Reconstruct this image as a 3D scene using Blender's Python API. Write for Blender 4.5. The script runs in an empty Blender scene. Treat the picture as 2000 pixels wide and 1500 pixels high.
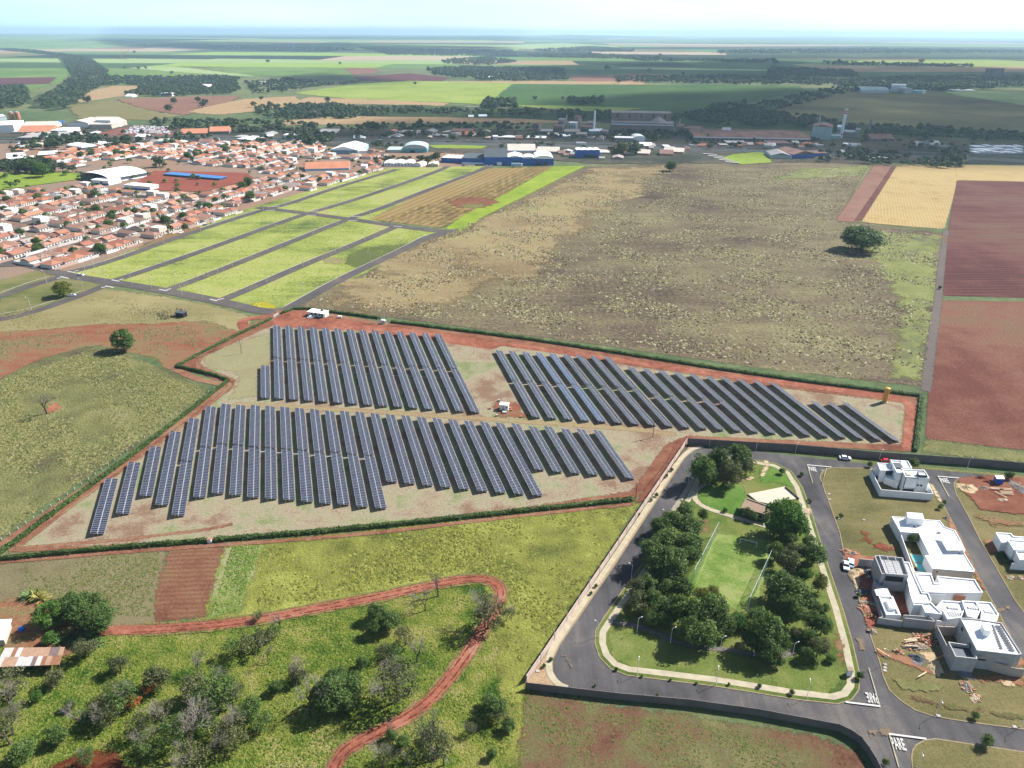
import bpy, bmesh, math, random
import numpy as np
from mathutils import Vector, Matrix
from mathutils.geometry import tessellate_polygon
SC = bpy.context.scene
COL = SC.collection
# ---------------------------------------------------------------- camera
F = 1387.0; H = 145.0; HOR = 62.0; ROLL = math.radians(0.28)
PITCH = math.atan((750 - HOR) / F)
cam_d = bpy.data.cameras.new("camera")
cam_d.sensor_width = 36.0; cam_d.lens = F / 2000 * 36.0
cam_d.clip_start = 1.0; cam_d.clip_end = 90000.0
cam = bpy.data.objects.new("camera", cam_d); COL.objects.link(cam)
cam.matrix_world = (Matrix.Translation((0, 0, H)) @ Matrix.Rotation(math.pi / 2 - PITCH, 4, 'X') @ Matrix.Rotation(ROLL, 4, 'Z'))
SC.camera = cam
# ---------------------------------------------------------------- light
SUN_AZ = math.radians(26.5)      # world angle from +X of the direction towards the sun
SUN_EL = math.radians(42.0)
SDIR = Vector((math.cos(SUN_EL) * math.cos(SUN_AZ), math.cos(SUN_EL) * math.sin(SUN_AZ), math.sin(SUN_EL)))
world = bpy.data.worlds.new("World"); SC.world = world; world.use_nodes = True
wn = world.node_tree; wn.nodes.clear()
sky = wn.nodes.new('ShaderNodeTexSky'); sky.sky_type = 'NISHITA'; sky.sun_disc = False
sky.sun_elevation = SUN_EL; sky.sun_rotation = math.pi / 2 - SUN_AZ
sky.altitude = 600; sky.air_density = 1.0; sky.dust_density = 1.2; sky.ozone_density = 1.0
bg = wn.nodes.new('ShaderNodeBackground'); bg.inputs['Strength'].default_value = 0.068
wo = wn.nodes.new('ShaderNodeOutputWorld')
tc = wn.nodes.new('ShaderNodeTexCoord'); sep = wn.nodes.new('ShaderNodeSeparateXYZ'); wn.links.new(tc.outputs['Generated'], sep.inputs[0])
mr = wn.nodes.new('ShaderNodeMapRange'); mr.inputs['From Min'].default_value = 0.0; mr.inputs['From Max'].default_value = 0.30; mr.inputs['To Min'].default_value = 0.85; mr.inputs['To Max'].default_value = 0.0
mr.interpolation_type = 'SMOOTHSTEP'; wn.links.new(sep.outputs[2], mr.inputs[0])
# thin bright humid veil low in the sky, whiter towards the sun's side
dx_ = wn.nodes.new('ShaderNodeMapRange'); dx_.inputs['From Min'].default_value = -0.7; dx_.inputs['From Max'].default_value = 0.7; wn.links.new(sep.outputs[0], dx_.inputs[0])
veil = wn.nodes.new('ShaderNodeMix'); veil.data_type = 'RGBA'; veil.inputs[6].default_value = (4.9, 7.8, 9.2, 1); veil.inputs[7].default_value = (8.6, 9.6, 10.0, 1); wn.links.new(dx_.outputs[0], veil.inputs[0])
cn = wn.nodes.new('ShaderNodeTexNoise'); cn.inputs['Scale'].default_value = 3.0; cn.inputs['Detail'].default_value = 5.0; mp = wn.nodes.new('ShaderNodeMapping'); mp.inputs['Scale'].default_value = (1, 1, 9); wn.links.new(tc.outputs['Generated'], mp.inputs[0]); wn.links.new(mp.outputs[0], cn.inputs['Vector'])
cr_ = wn.nodes.new('ShaderNodeMapRange'); cr_.inputs['From Min'].default_value = 0.35; cr_.inputs['From Max'].default_value = 0.7; cr_.inputs['To Min'].default_value = 0.9; cr_.inputs['To Max'].default_value = 1.15; wn.links.new(cn.outputs[0], cr_.inputs[0])
vm = wn.nodes.new('ShaderNodeVectorMath'); vm.operation = 'SCALE'; wn.links.new(veil.outputs[2], vm.inputs[0]); wn.links.new(cr_.outputs[0], vm.inputs['Scale'])
mx = wn.nodes.new('ShaderNodeMix'); mx.data_type = 'RGBA'; wn.links.new(mr.outputs[0], mx.inputs[0]); wn.links.new(sky.outputs[0], mx.inputs[6]); wn.links.new(vm.outputs[0], mx.inputs[7])
wn.links.new(mx.outputs[2], bg.inputs[0]); wn.links.new(bg.outputs[0], wo.inputs[0])
sun_d = bpy.data.lights.new("sun", 'SUN'); sun_d.energy = 5.0; sun_d.angle = math.radians(0.5); sun_d.color = (1.0, 0.965, 0.92)
sun = bpy.data.objects.new("sun", sun_d); COL.objects.link(sun)
sun.rotation_euler = (-SDIR).to_track_quat('-Z', 'Y').to_euler(); sun.location = (300, 200, 400)
SC.view_settings.view_transform = 'Standard'; SC.view_settings.look = 'None'
SC.view_settings.gamma = 1.0; SC.view_settings.exposure = 1.08; SC.view_settings.use_curve_mapping = False
cy = SC.cycles
cy.max_bounces = 5; cy.diffuse_bounces = 2; cy.glossy_bounces = 2; cy.transmission_bounces = 3
cy.transparent_max_bounces = 40; cy.volume_bounces = 0; cy.use_denoising = True
cy.caustics_reflective = False; cy.caustics_refractive = False

rng = random.Random(11)
nrs = np.random.RandomState(5)
# ---------------------------------------------------------------- helpers
def G(px, py, z=0.0):
    x = px - 1000.0; y = 750.0 - py
    c, s = math.cos(ROLL), math.sin(ROLL)
    x, y = x * c - y * s, x * s + y * c
    dx = x; dy = F * math.cos(PITCH) + y * math.sin(PITCH); dz = -F * math.sin(PITCH) + y * math.cos(PITCH)
    if dz > -7.5: dz = -7.5
    t = (z - H) / dz
    return (dx * t, dy * t)
def proj(X, Y, Z):
    Z = Z - H
    f = Y * math.cos(PITCH) - Z * math.sin(PITCH); u = Y * math.sin(PITCH) + Z * math.cos(PITCH)
    x = F * X / f; y = F * u / f
    c, s = math.cos(ROLL), math.sin(ROLL)
    return 1000 + x * c + y * s, 750 - (-x * s + y * c)
def ppm(X, Y, Z=0):   # photo pixels per metre there
    return F / (Y * math.cos(PITCH) + (H - Z) * math.sin(PITCH))
def height_for(px, py, pytop):
    X, Y = G(px, py); lo, hi = 0.0, 130.0
    for _ in range(40):
        m = (lo + hi) / 2
        if proj(X, Y, m)[1] > pytop: lo = m
        else: hi = m
    return lo
def zz(ox, oy, s): return lambda x, y: (ox + x / s, oy + y / s)
def lin(v):
    v /= 255.0
    return v / 12.92 if v <= 0.04045 else ((v + 0.055) / 1.055) ** 2.4
GAIN = 1.95
SAT = 1.0
def C(r, g, b, k=1.0):
    v = [lin(c) / GAIN * k for c in (r, g, b)]; y = .3 * v[0] + .6 * v[1] + .1 * v[2]
    return tuple(min(0.85, y + (c - y) * SAT) for c in v) + (1.0,)

GENERIC = 'structure'
def put(name, me, parent=None, label=None, cat=None, group=None, kind=None, loc=None):
    o = bpy.data.objects.new(name, me); COL.objects.link(o)
    if parent: o.parent = parent
    if loc: o.location = loc
    return tag(o, label, cat, group, kind)
def tag(o, label=None, cat=None, group=None, kind=None):
    if label: o['label'] = label
    if cat: o['category'] = cat
    if group: o['group'] = group
    if kind: o['kind'] = kind
    return o
def empty(name, loc=(0, 0, 0), rz=0.0, label=None, cat=None, group=None):
    o = bpy.data.objects.new(name, None); COL.objects.link(o); o.location = loc; o.rotation_euler = (0, 0, rz)
    o.empty_display_size = 0.5
    return tag(o, label, cat, group)
def copy_tree(o, parent=None):
    c = o.copy(); COL.objects.link(c); c.parent = parent
    for ch in KIDS.get(o.name, []):
        cc = copy_tree(ch, c); KIDS.setdefault(c.name, []).append(cc)
    return c
KIDS = {}
def kid(parent, name, me, label=None, kind=None, loc=None, rz=None):
    o = put(name, me, parent, label, None, None, kind, loc)
    if rz is not None: o.rotation_euler = (0, 0, rz)
    KIDS.setdefault(parent.name, []).append(o)
    return o

class MB:
    def __init__(s): s.v = []; s.f = []; s.m = []
    def quad(s, a, b, c, d, m=0):
        i = len(s.v); s.v += [a, b, c, d]; s.f.append((i, i + 1, i + 2, i + 3)); s.m.append(m)
    def tri(s, a, b, c, m=0):
        i = len(s.v); s.v += [a, b, c]; s.f.append((i, i + 1, i + 2)); s.m.append(m)
    def poly(s, pts, m=0):
        i = len(s.v); s.v += pts
        if len(pts) <= 4: s.f.append(tuple(range(i, i + len(pts)))); s.m.append(m)
        else:
            for t in tessellate_polygon([[Vector(p) for p in pts]]):
                a, b, c = (Vector(pts[k]) for k in t)
                n = (b - a).cross(c - a)
                t = t if n.z >= 0 else (t[0], t[2], t[1])
                s.f.append(tuple(i + k for k in t)); s.m.append(m)
    def prism(s, pts, z0, z1, m=0, mt=None):      # pts: list of xy; counter-clockwise or not
        if mt is None: mt = m
        A = sum(pts[i][0] * pts[(i + 1) % len(pts)][1] - pts[(i + 1) % len(pts)][0] * pts[i][1] for i in range(len(pts)))
        if A < 0: pts = pts[::-1]
        n = len(pts)
        for i in range(n):
            p, q = pts[i], pts[(i + 1) % n]
            s.quad((p[0], p[1], z0), (q[0], q[1], z0), (q[0], q[1], z1), (p[0], p[1], z1), m)
        s.poly([(p[0], p[1], z1) for p in pts], mt)
    def box(s, x0, y0, z0, x1, y1, z1, m=0, mt=None, T=None):
        pts = [(x0, y0), (x1, y0), (x1, y1), (x0, y1)]
        if T: pts = [T(p) for p in pts]
        s.prism(pts, z0, z1, m, mt)
    def bar(s, a, b, r0, r1=None, n=4, m=0, cap=True):
        a = Vector(a); b = Vector(b); r1 = r0 if r1 is None else r1
        d = (b - a)
        if d.length < 1e-6: return
        d.normalize(); u = d.orthogonal().normalized(); w = d.cross(u)
        A = []; B = []
        for i in range(n):
            t = 2 * math.pi * i / n + math.pi / 4
            e = u * math.cos(t) + w * math.sin(t)
            A.append(tuple(a + e * r0)); B.append(tuple(b + e * r1))
        i0 = len(s.v); s.v += A + B
        for i in range(n):
            j = (i + 1) % n
            s.f.append((i0 + i, i0 + j, i0 + n + j, i0 + n + i)); s.m.append(m)
        if cap:
            s.f.append(tuple(i0 + n + i for i in range(n))); s.m.append(m)
            s.f.append(tuple(i0 + n - 1 - i for i in range(n))); s.m.append(m)
    def mesh(s, name, *mats, smooth=False):
        me = bpy.data.meshes.new(name); me.from_pydata(s.v, [], s.f)
        for m in mats: me.materials.append(m)
        if len(mats) > 1: me.polygons.foreach_set('material_index', [min(k, len(mats) - 1) for k in s.m])
        if smooth: me.polygons.foreach_set('use_smooth', [True] * len(me.polygons))
        me.update(); return me
def np_mesh(name, V, Fc, mats, attr=None, smooth=False):
    V = np.asarray(V, dtype=np.float32); Fc = np.asarray(Fc, dtype=np.int32); n = Fc.shape[1]
    me = bpy.data.meshes.new(name)
    me.vertices.add(len(V)); me.vertices.foreach_set('co', V.ravel())
    me.loops.add(Fc.size); me.loops.foreach_set('vertex_index', Fc.ravel())
    me.polygons.add(len(Fc)); me.polygons.foreach_set('loop_start', np.arange(len(Fc), dtype=np.int32) * n)
    me.polygons.foreach_set('loop_total', np.full(len(Fc), n, dtype=np.int32))
    for m in mats: me.materials.append(m)
    if attr:
        for k, a in attr.items():
            at = me.attributes.new(k, 'FLOAT', 'POINT'); at.data.foreach_set('value', np.asarray(a, dtype=np.float32))
    me.update(calc_edges=True); me.validate()
    if smooth: me.polygons.foreach_set('use_smooth', [True] * len(me.polygons))
    return me

# ---------------------------------------------------------------- materials
class NT:
    def __init__(s, name):
        s.mat = bpy.data.materials.new(name); s.mat.use_nodes = True; s.t = s.mat.node_tree; s.t.nodes.clear()
        s.out = s.n('ShaderNodeOutputMaterial'); s.b = s.n('ShaderNodeBsdfPrincipled'); s.l(s.b.outputs[0], s.out.inputs[0])
    def n(s, t, **kw):
        o = s.t.nodes.new(t)
        for k, v in kw.items(): setattr(o, k, v)
        return o
    def l(s, a, b): s.t.links.new(a, b)
    def math(s, op, a, b=None, c=None, clamp=False):
        o = s.n('ShaderNodeMath', operation=op); o.use_clamp = clamp
        for i, v in enumerate((a, b, c)):
            if v is None: continue
            if isinstance(v, (int, float)): o.inputs[i].default_value = v
            else: s.l(v, o.inputs[i])
        return o.outputs[0]
    def pos(s):
        if not hasattr(s, '_p'): s._p = s.n('ShaderNodeNewGeometry')
        return s._p.outputs['Position']
    def obj(s):
        if not hasattr(s, '_o'): s._o = s.n('ShaderNodeTexCoord')
        return s._o.outputs['Object']
    def noise(s, scale, detail=3.0, rough=0.55, vec=None, dist=0.0):
        o = s.n('ShaderNodeTexNoise'); o.inputs['Scale'].default_value = scale; o.inputs['Detail'].default_value = detail
        o.inputs['Roughness'].default_value = rough; o.inputs['Distortion'].default_value = dist
        s.l(vec if vec is not None else s.pos(), o.inputs['Vector']); return o.outputs['Fac']
    def ramp(s, fac, stops):
        o = s.n('ShaderNodeValToRGB'); e = o.color_ramp.elements
        while len(e) > 1: e.remove(e[-1])
        e[0].position = stops[0][0]; e[0].color = stops[0][1]
        for p, c in stops[1:]:
            x = e.new(p); x.color = c
        s.l(fac, o.inputs[0]); return o.outputs[0]
    def mix(s, f, a, b, blend='MIX'):
        o = s.n('ShaderNodeMix', data_type='RGBA', blend_type=blend); o.clamp_factor = True
        if isinstance(f, (int, float)): o.inputs[0].default_value = f
        else: s.l(f, o.inputs[0])
        for v, i in ((a, 6), (b, 7)):
            if isinstance(v, tuple): o.inputs[i].default_value = v
            else: s.l(v, o.inputs[i])
        return o.outputs[2]
    def attr(s, name):
        o = s.n('ShaderNodeAttribute'); o.attribute_name = name; return o.outputs['Fac']
    def rand(s):
        return s.n('ShaderNodeObjectInfo').outputs['Random']
    def base(s, col, rough=0.9, spec=0.2, metal=0.0):
        if isinstance(col, tuple): s.b.inputs['Base Color'].default_value = col
        else: s.l(col, s.b.inputs['Base Color'])
        s.b.inputs['Roughness'].default_value = rough; s.b.inputs['Metallic'].default_value = metal
        s.b.inputs['Specular IOR Level'].default_value = spec
    def bump(s, h, strength=0.6, dist=0.3):
        o = s.n('ShaderNodeBump'); o.inputs['Strength'].default_value = strength; o.inputs['Distance'].default_value = dist
        s.l(h, o.inputs['Height']); s.l(o.outputs[0], s.b.inputs['Normal'])
    def scalev(s, vec, sx, sy, rz=0.0):
        o = s.n('ShaderNodeMapping'); o.inputs['Rotation'].default_value = (0, 0, rz); o.inputs['Scale'].default_value = (sx, sy, 1)
        s.l(vec, o.inputs['Vector']); return o.outputs[0]
    def alpha_soft(s, width, nscale):
        """ragged natural edge: opaque where attribute sd (metres inside the outline) plus noise is positive"""
        sd = s.attr('sd'); nz = s.noise(nscale, 5.0, 0.65)
        nz2 = s.noise(nscale * 6, 2.0, 0.6)
        a = s.math('MULTIPLY_ADD', s.math('SUBTRACT', nz, 0.5), width * 2.6, sd)
        a = s.math('MULTIPLY_ADD', s.math('SUBTRACT', nz2, 0.5), width * 1.0, a)
        a = s.math('DIVIDE', a, max(width * 0.35, 0.01), clamp=True)
        s.l(a, s.b.inputs['Alpha'])

def simple(name, col, rough=0.8, spec=0.25, metal=0.0, var=0.12, scale=1.5, bump=0.0):
    m = NT(name); nz = m.noise(scale, 4.0, 0.6)
    dark = tuple(c * (1 - var) for c in col[:3]) + (1,); lite = tuple(min(0.9, c * (1 + var)) for c in col[:3]) + (1,)
    m.base(m.ramp(nz, [(0.3, dark), (0.7, lite)]), rough, spec, metal)
    if bump: m.bump(nz, bump, 0.1)
    return m.mat
def rnd_mat(name, cols, rough=0.85, scale=0.8, amp=0.25, spec=0.2):
    """colour picked per object, worn by noise"""
    m = NT(name); n = len(cols)
    c = m.ramp(m.rand(), [(i / n, cols[i]) for i in range(n)]); 
    m.t.nodes[-1]
    nz = m.noise(scale, 4.0, 0.6)
    c = m.mix(m.math('MULTIPLY', nz, amp, clamp=True), c, (0.05, 0.04, 0.035, 1))
    m.base(c, rough, spec); return m.mat
def field(name, cols, s=(0.012, 0.09, 0.9), w=(0.4, 0.35, 0.25), contrast=1.5, bump=0.5, bdist=0.35, rows=None, speck=None, edge=None, streak=None, grain=0.45):
    """ground cover: three sizes of noise through a colour ramp; rows=(angle deg, spacing m, strength, colour)"""
    m = NT(name)
    a = m.noise(s[0], 3.0, 0.5); b = m.noise(s[1], 4.0, 0.6); c = m.noise(s[2], 3.0, 0.7)
    if streak:
        v = m.scalev(m.pos(), streak[1], streak[2], math.radians(streak[0])); st = m.noise(1.0, 4.0, 0.6, v)
        b = m.math('MULTIPLY_ADD', st, 0.6, m.math('MULTIPLY', b, 0.4))
    f = m.math('MULTIPLY', a, w[0]); f = m.math('MULTIPLY_ADD', b, w[1], f); f = m.math('MULTIPLY_ADD', c, w[2], f)
    f = m.math('MULTIPLY_ADD', m.math('SUBTRACT', f, 0.5), contrast * 2.0, 0.5, clamp=True)
    n = len(cols); col = m.ramp(f, [(i / (n - 1), cols[i]) for i in range(n)])
    if speck:   # dry tufts / clods: (scale, threshold, colour, strength)
        sp = m.noise(speck[0], 2.0, 0.7); k = m.math('MULTIPLY', m.math('SUBTRACT', sp, speck[1]), 12.0, clamp=True)
        col = m.mix(m.math('MULTIPLY', k, speck[3]), col, speck[2])
    gr = m.noise(s[2] * 2.3, 2.0, 0.75); gk = m.math('MULTIPLY_ADD', m.math('SUBTRACT', gr, 0.5), 2.6 * grain, 1.0)  # speckle grain: litter tone, dark specks also standing in for tuft shade
    gv = m.n('ShaderNodeVectorMath', operation='SCALE'); m.l(col, gv.inputs[0]); m.l(gk, gv.inputs['Scale']); col = gv.outputs[0]
    hgt = c
    if rows:
        v = m.scalev(m.pos(), 1, 1, -math.radians(rows[0]))
        sx = m.n('ShaderNodeSeparateXYZ'); m.l(v, sx.inputs[0])
        yy = m.math('MULTIPLY_ADD', m.noise(0.05, 2.0, 0.5), 2.0, sx.outputs[1])
        wv = m.math('SINE', m.math('MULTIPLY', yy, 2 * math.pi / rows[1]))
        wv = m.math('MULTIPLY_ADD', wv, 0.5, 0.5)
        wk = m.math('MULTIPLY', wv, m.math('MULTIPLY_ADD', b, 1.1, 0.2, clamp=True))
        col = m.mix(m.math('MULTIPLY', wk, rows[2], clamp=True), col, rows[3])
    m.base(col, 0.95, 0.05)
    if bump: m.bump(hgt, bump, bdist)
    if edge: m.alpha_soft(edge[0], edge[1])
    return m.mat

# ---------------------------------------------------------------- ground sheets
LAYER = [0]
def lift(x, y, k): return k * 0.0035 * (1 + math.hypot(x, y) / 500.0)
def nextlayer():
    LAYER[0] += 1; return LAYER[0]
def densify(pts, step):
    out = []
    n = len(pts)
    for i in range(n):
        a, b = pts[i], pts[(i + 1) % n]; L = math.hypot(b[0] - a[0], b[1] - a[1]); k = max(1, int(L / step))
        for j in range(k): out.append((a[0] + (b[0] - a[0]) * j / k, a[1] + (b[1] - a[1]) * j / k))
    return out
def sdist(P, poly):
    """signed distance, positive inside"""
    P = np.asarray(P, float); d = np.full(len(P), 1e18); ins = np.zeros(len(P), bool); n = len(poly)
    for i in range(n):
        a = np.array(poly[i]); b = np.array(poly[(i + 1) % n]); ab = b - a; L = max((ab ** 2).sum(), 1e-9)
        t = np.clip(((P - a) @ ab) / L, 0, 1); q = a + t[:, None] * ab
        d = np.minimum(d, ((P - q) ** 2).sum(1))
        c = ((a[1] > P[:, 1]) != (b[1] > P[:, 1])) & (P[:, 0] < (b[0] - a[0]) * (P[:, 1] - a[1]) / ((b[1] - a[1]) or 1e-9) + a[0])
        ins ^= c
    return np.where(ins, 1, -1) * np.sqrt(d)
def patch(name, poly, mat, soft=3.0, res=80, px=True, kind='structure', parent=None, label=None):
    """a ground sheet with a ragged edge; the material must have an edge"""
    pts = [G(*p) for p in poly] if px else poly
    xs = [p[0] for p in pts]; ys = [p[1] for p in pts]; pad = soft * 2.5
    x0, x1, y0, y1 = min(xs) - pad, max(xs) + pad, min(ys) - pad, max(ys) + pad
    cell = max(x1 - x0, y1 - y0) / res
    nx = max(2, int((x1 - x0) / cell) + 1); ny = max(2, int((y1 - y0) / cell) + 1)
    gx, gy = np.meshgrid(np.linspace(x0, x1, nx), np.linspace(y0, y1, ny))
    P = np.stack([gx.ravel(), gy.ravel()], 1); sd = sdist(P, pts)
    k = nextlayer(); z = k * 0.0035 * (1 + np.hypot(P[:, 0], P[:, 1]) / 500.0)
    idx = np.arange(nx * ny).reshape(ny, nx)
    q = np.stack([idx[:-1, :-1], idx[:-1, 1:], idx[1:, 1:], idx[1:, :-1]], -1).reshape(-1, 4)
    keep = (sd[q] > -pad - cell).any(1); q = q[keep]
    used = np.unique(q); mp = np.zeros(nx * ny, int); mp[used] = np.arange(len(used))
    me = np_mesh(name, np.column_stack([P, z])[used], mp[q], [mat], {'sd': sd[used]})
    return put(name, me, parent, label, kind=kind)
def sheet(name, poly, mat, px=True, kind='structure', k=None, label=None, parent=None):
    pts = [G(*p) for p in poly] if px else poly
    k = nextlayer() if k is None else k
    b = MB(); b.poly([(x, y, lift(x, y, k)) for x, y in pts])
    return put(name, b.mesh(name, mat), parent, label, kind=kind)
def smooth(pts, it=2):
    for _ in range(it):
        o = [pts[0]]
        for a, b in zip(pts[:-1], pts[1:]):
            o.append((a[0] * .75 + b[0] * .25, a[1] * .75 + b[1] * .25)); o.append((a[0] * .25 + b[0] * .75, a[1] * .25 + b[1] * .75))
        o.append(pts[-1]); pts = o
    return pts
def offset_line(pts, d):
    out = []
    for i, p in enumerate(pts):
        a = pts[max(0, i - 1)]; b = pts[min(len(pts) - 1, i + 1)]
        t = Vector((b[0] - a[0], b[1] - a[1])); t.normalize()
        out.append((p[0] - t.y * d, p[1] + t.x * d))
    return out
def strip(name, line, width, mat, px=True, kind='structure', z0=None, z1=None, parent=None, label=None, sm=2, off=0.0, soft=None):
    """flat ribbon, or a solid ribbon between z0 and z1"""
    pts = [G(*p) for p in line] if px else list(line)
    if sm: pts = smooth(pts, sm)
    if soft:
        poly = offset_line(pts, width / 2 + off) + offset_line(pts, -width / 2 + off)[::-1]
        return patch(name, poly, mat, soft=soft, res=max(80, min(260, int(len(pts) * 10))), px=False, kind=kind, parent=parent, label=label)
    L = offset_line(pts, width / 2 + off); R = offset_line(pts, -width / 2 + off)
    k = nextlayer() if z1 is None else 0
    b = MB()
    for i in range(len(pts) - 1):
        if z1 is None:
            f = lambda p: (p[0], p[1], lift(p[0], p[1], k))
            b.quad(f(R[i]), f(R[i + 1]), f(L[i + 1]), f(L[i]))
        else:
            a, c, d, e = R[i], R[i + 1], L[i + 1], L[i]
            b.quad((*a, z1), (*c, z1), (*d, z1), (*e, z1))
            b.quad((*a, z0), (*c, z0), (*c, z1), (*a, z1)); b.quad((*d, z0), (*e, z0), (*e, z1), (*d, z1))
            if i == 0: b.quad((*e, z0), (*a, z0), (*a, z1), (*e, z1))
            if i == len(pts) - 2: b.quad((*c, z0), (*d, z0), (*d, z1), (*c, z1))
    return put(name, b.mesh(name, mat), parent, label, kind=kind)
ORD = "first second third fourth fifth sixth seventh eighth ninth tenth eleventh twelfth thirteenth fourteenth fifteenth sixteenth seventeenth eighteenth nineteenth".split()
TENS = {2: 'twent', 3: 'thirt', 4: 'fort', 5: 'fift', 6: 'sixt', 7: 'sevent', 8: 'eight', 9: 'ninet'}
def ordinal(n):
    if n <= 19: return ORD[n - 1]
    if n >= 100: return "hundred and " + ordinal(n - 100) if n > 100 else "hundredth"
    t, u = divmod(n, 10)
    return TENS[t] + 'ieth' if u == 0 else TENS[t] + 'y-' + ORD[u - 1]
PENDING = []
def later(o, text, zone): PENDING.append((o, text, zone))
def resolve_labels():
    by = {}
    for o, t, z in PENDING:
        w = o.matrix_world.translation if o.parent else o.location
        by.setdefault((t, z), []).append((proj(w.x, w.y, 0)[0], o))
    for (t, z), L in by.items():
        L.sort(key=lambda q: q[0])
        for i, (_, o) in enumerate(L):
            if len(L) == 1: o['label'] = f"{t} {z}"
            elif i == len(L) - 1: o['label'] = f"{t}, rightmost of those {z}"
            elif i == 0: o['label'] = f"{t}, leftmost of those {z}"
            else: o['label'] = f"{t}, {ordinal(i + 1)} from left of those {z}"
#SPLIT
# ================================================================ SETTING: ground
Z1 = zz(1000, 800, 2.5); Z2 = zz(1550, 860, 4.4111); Z3 = zz(1600, 1160, 4.4125); Z4 = zz(0, 1100, 2.857); Z5 = zz(600, 1100, 3.75)
Z6 = zz(100, 560, 2.885); Z7 = zz(650, 560, 2.885); ZA = zz(0, 380, 5); ZB = zz(350, 230, 5); ZL = zz(480, 300, 3.846)
ZW = zz(800, 260, 3.3333); ZT1 = zz(0, 0, 2.857); ZT2 = zz(650, 0, 2.857); ZT3 = zz(1300, 0, 2.857); ZU = zz(1550, 300, 4.444)
def P(z, *pts): return [z(*p) for p in pts]

M_ground = field('far_ground', [C(64, 92, 62), C(104, 122, 82), C(138, 142, 98), C(96, 118, 74)], s=(0.0012, 0.006, 0.06), bump=0)
base = MB(); R_ = 31000.0

rad = [0, 300, 800, 2000, 5000, 12000, R_]
n_ = 48
for i in range(len(rad) - 1):
    for j in range(n_):
        a0 = 2 * math.pi * j / n_; a1 = 2 * math.pi * (j + 1) / n_; r0, r1 = rad[i], rad[i + 1]
        p = lambda r, a: (r * math.cos(a), r * math.sin(a), 0)
        if i == 0: base.tri((0, 0, 0), p(r1, a0), p(r1, a1))
        else: base.quad(p(r0, a0), p(r1, a0), p(r1, a1), p(r0, a1))
put('ground', base.mesh('ground', M_ground), kind='structure')

# ---- palette of ground covers
def edge(w, n=None): return (w, n if n else 1.0 / max(w, 0.5))
GREEN = [C(70, 100, 48), C(104, 130, 62), C(136, 152, 78), C(158, 160, 100)]
m_scrub = field('scrub_grass', [C(64, 96, 34), C(100, 124, 48), C(134, 146, 62), C(160, 160, 84), C(178, 168, 112)], s=(0.035, 0.16, 1.4), w=(0.36, 0.38, 0.26), contrast=2.6, grain=.6, bump=1.0, bdist=0.8, speck=(0.9, 0.62, C(190, 180, 130), 0.5), edge=edge(3))
m_lime = field('lime_pasture', [C(104, 110, 54), C(136, 140, 70), C(156, 160, 78), C(178, 182, 96)], s=(0.025, 0.14, 1.3), w=(0.38, 0.36, 0.26), contrast=2.4, bump=0.9, bdist=0.5, edge=edge(2.5), speck=(0.28, 0.64, C(186, 190, 106), 0.4))
m_red = field('red_soil', [C(104, 62, 50), C(136, 84, 66), C(158, 106, 84), C(168, 128, 102)], s=(0.03, 0.2, 1.5), contrast=1.6, bump=0.4, edge=edge(1.2))
m_redtrack = field('red_track_soil', [C(132, 82, 66), C(162, 100, 80), C(184, 118, 94), C(190, 142, 116)], s=(0.05, 0.3, 1.5), contrast=2.2, bump=0.3, edge=edge(0.8, 0.8))
m_redfield = field('ploughed_red', [C(122, 82, 64), C(142, 102, 78), C(156, 120, 92), C(136, 126, 84)], s=(0.03, 0.15, 1.2), contrast=2.2, bump=0.5, edge=edge(2.2), rows=(5, 1.9, 0.55, C(118, 66, 50)))
m_olive = field('dry_olive_field', [C(112, 106, 78), C(140, 130, 96), C(152, 142, 108), C(132, 136, 84)], s=(0.025, 0.14, 1.4), contrast=1.6, bump=0.7, edge=edge(3), speck=(0.7, 0.66, C(84, 106, 60), 0.4))
m_veg = field('weedy_field', [C(104, 96, 80), C(118, 116, 80), C(132, 134, 84), C(150, 148, 98), C(164, 154, 112)], s=(0.025, 0.1, 1.0), w=(0.4, 0.34, 0.26), contrast=1.8, bump=1.0, bdist=0.7, edge=edge(2.5), speck=(0.12, 0.66, C(132, 116, 104), 0.7))
m_tan = field('dry_tan_grass', [C(128, 124, 84), C(156, 146, 102), C(172, 162, 116), C(190, 172, 128)], s=(0.02, 0.12, 1.0), contrast=1.6, bump=0.5, edge=edge(4), streak=(10, 0.03, 0.25))
m_redscrub = field('red_scrub', [C(142, 82, 62), C(158, 100, 76), C(160, 116, 88), C(150, 132, 94), C(120, 120, 76)], s=(0.02, 0.1, 0.9), contrast=2.6, grain=.6, bump=0.5, edge=edge(4), streak=(12, 0.04, 0.2), speck=(0.35, 0.63, C(104, 108, 66), 0.7))
m_farm = field('solar_farm_grass', [C(152, 124, 102), C(172, 152, 128), C(180, 168, 140), C(166, 164, 126), C(140, 150, 102)], s=(0.03, 0.12, 1.1), contrast=2.6, bump=0.35, edge=edge(1.5), speck=(0.5, 0.66, C(112, 132, 72), 0.5))
m_big = field('fallow_field', [C(86, 72, 64), C(112, 98, 82), C(132, 118, 94), C(146, 136, 102), C(168, 158, 118)], s=(0.009, 0.07, 0.45), w=(0.34, 0.34, 0.32), contrast=2.3, bump=1.0, bdist=0.8, edge=edge(3), streak=(68, 0.015, 0.06), speck=(0.45, 0.63, C(184, 176, 136), 0.55))
m_straw = field('straw_field', [C(106, 96, 70), C(142, 124, 90), C(168, 148, 110), C(176, 162, 116), C(152, 156, 90)], s=(0.012, 0.05, 0.5), contrast=1.9, bump=0.8, edge=edge(38, 0.02), streak=(64, 0.02, 0.09), grain=.6, speck=(0.06, 0.66, C(150, 116, 88), 0.6))
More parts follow.
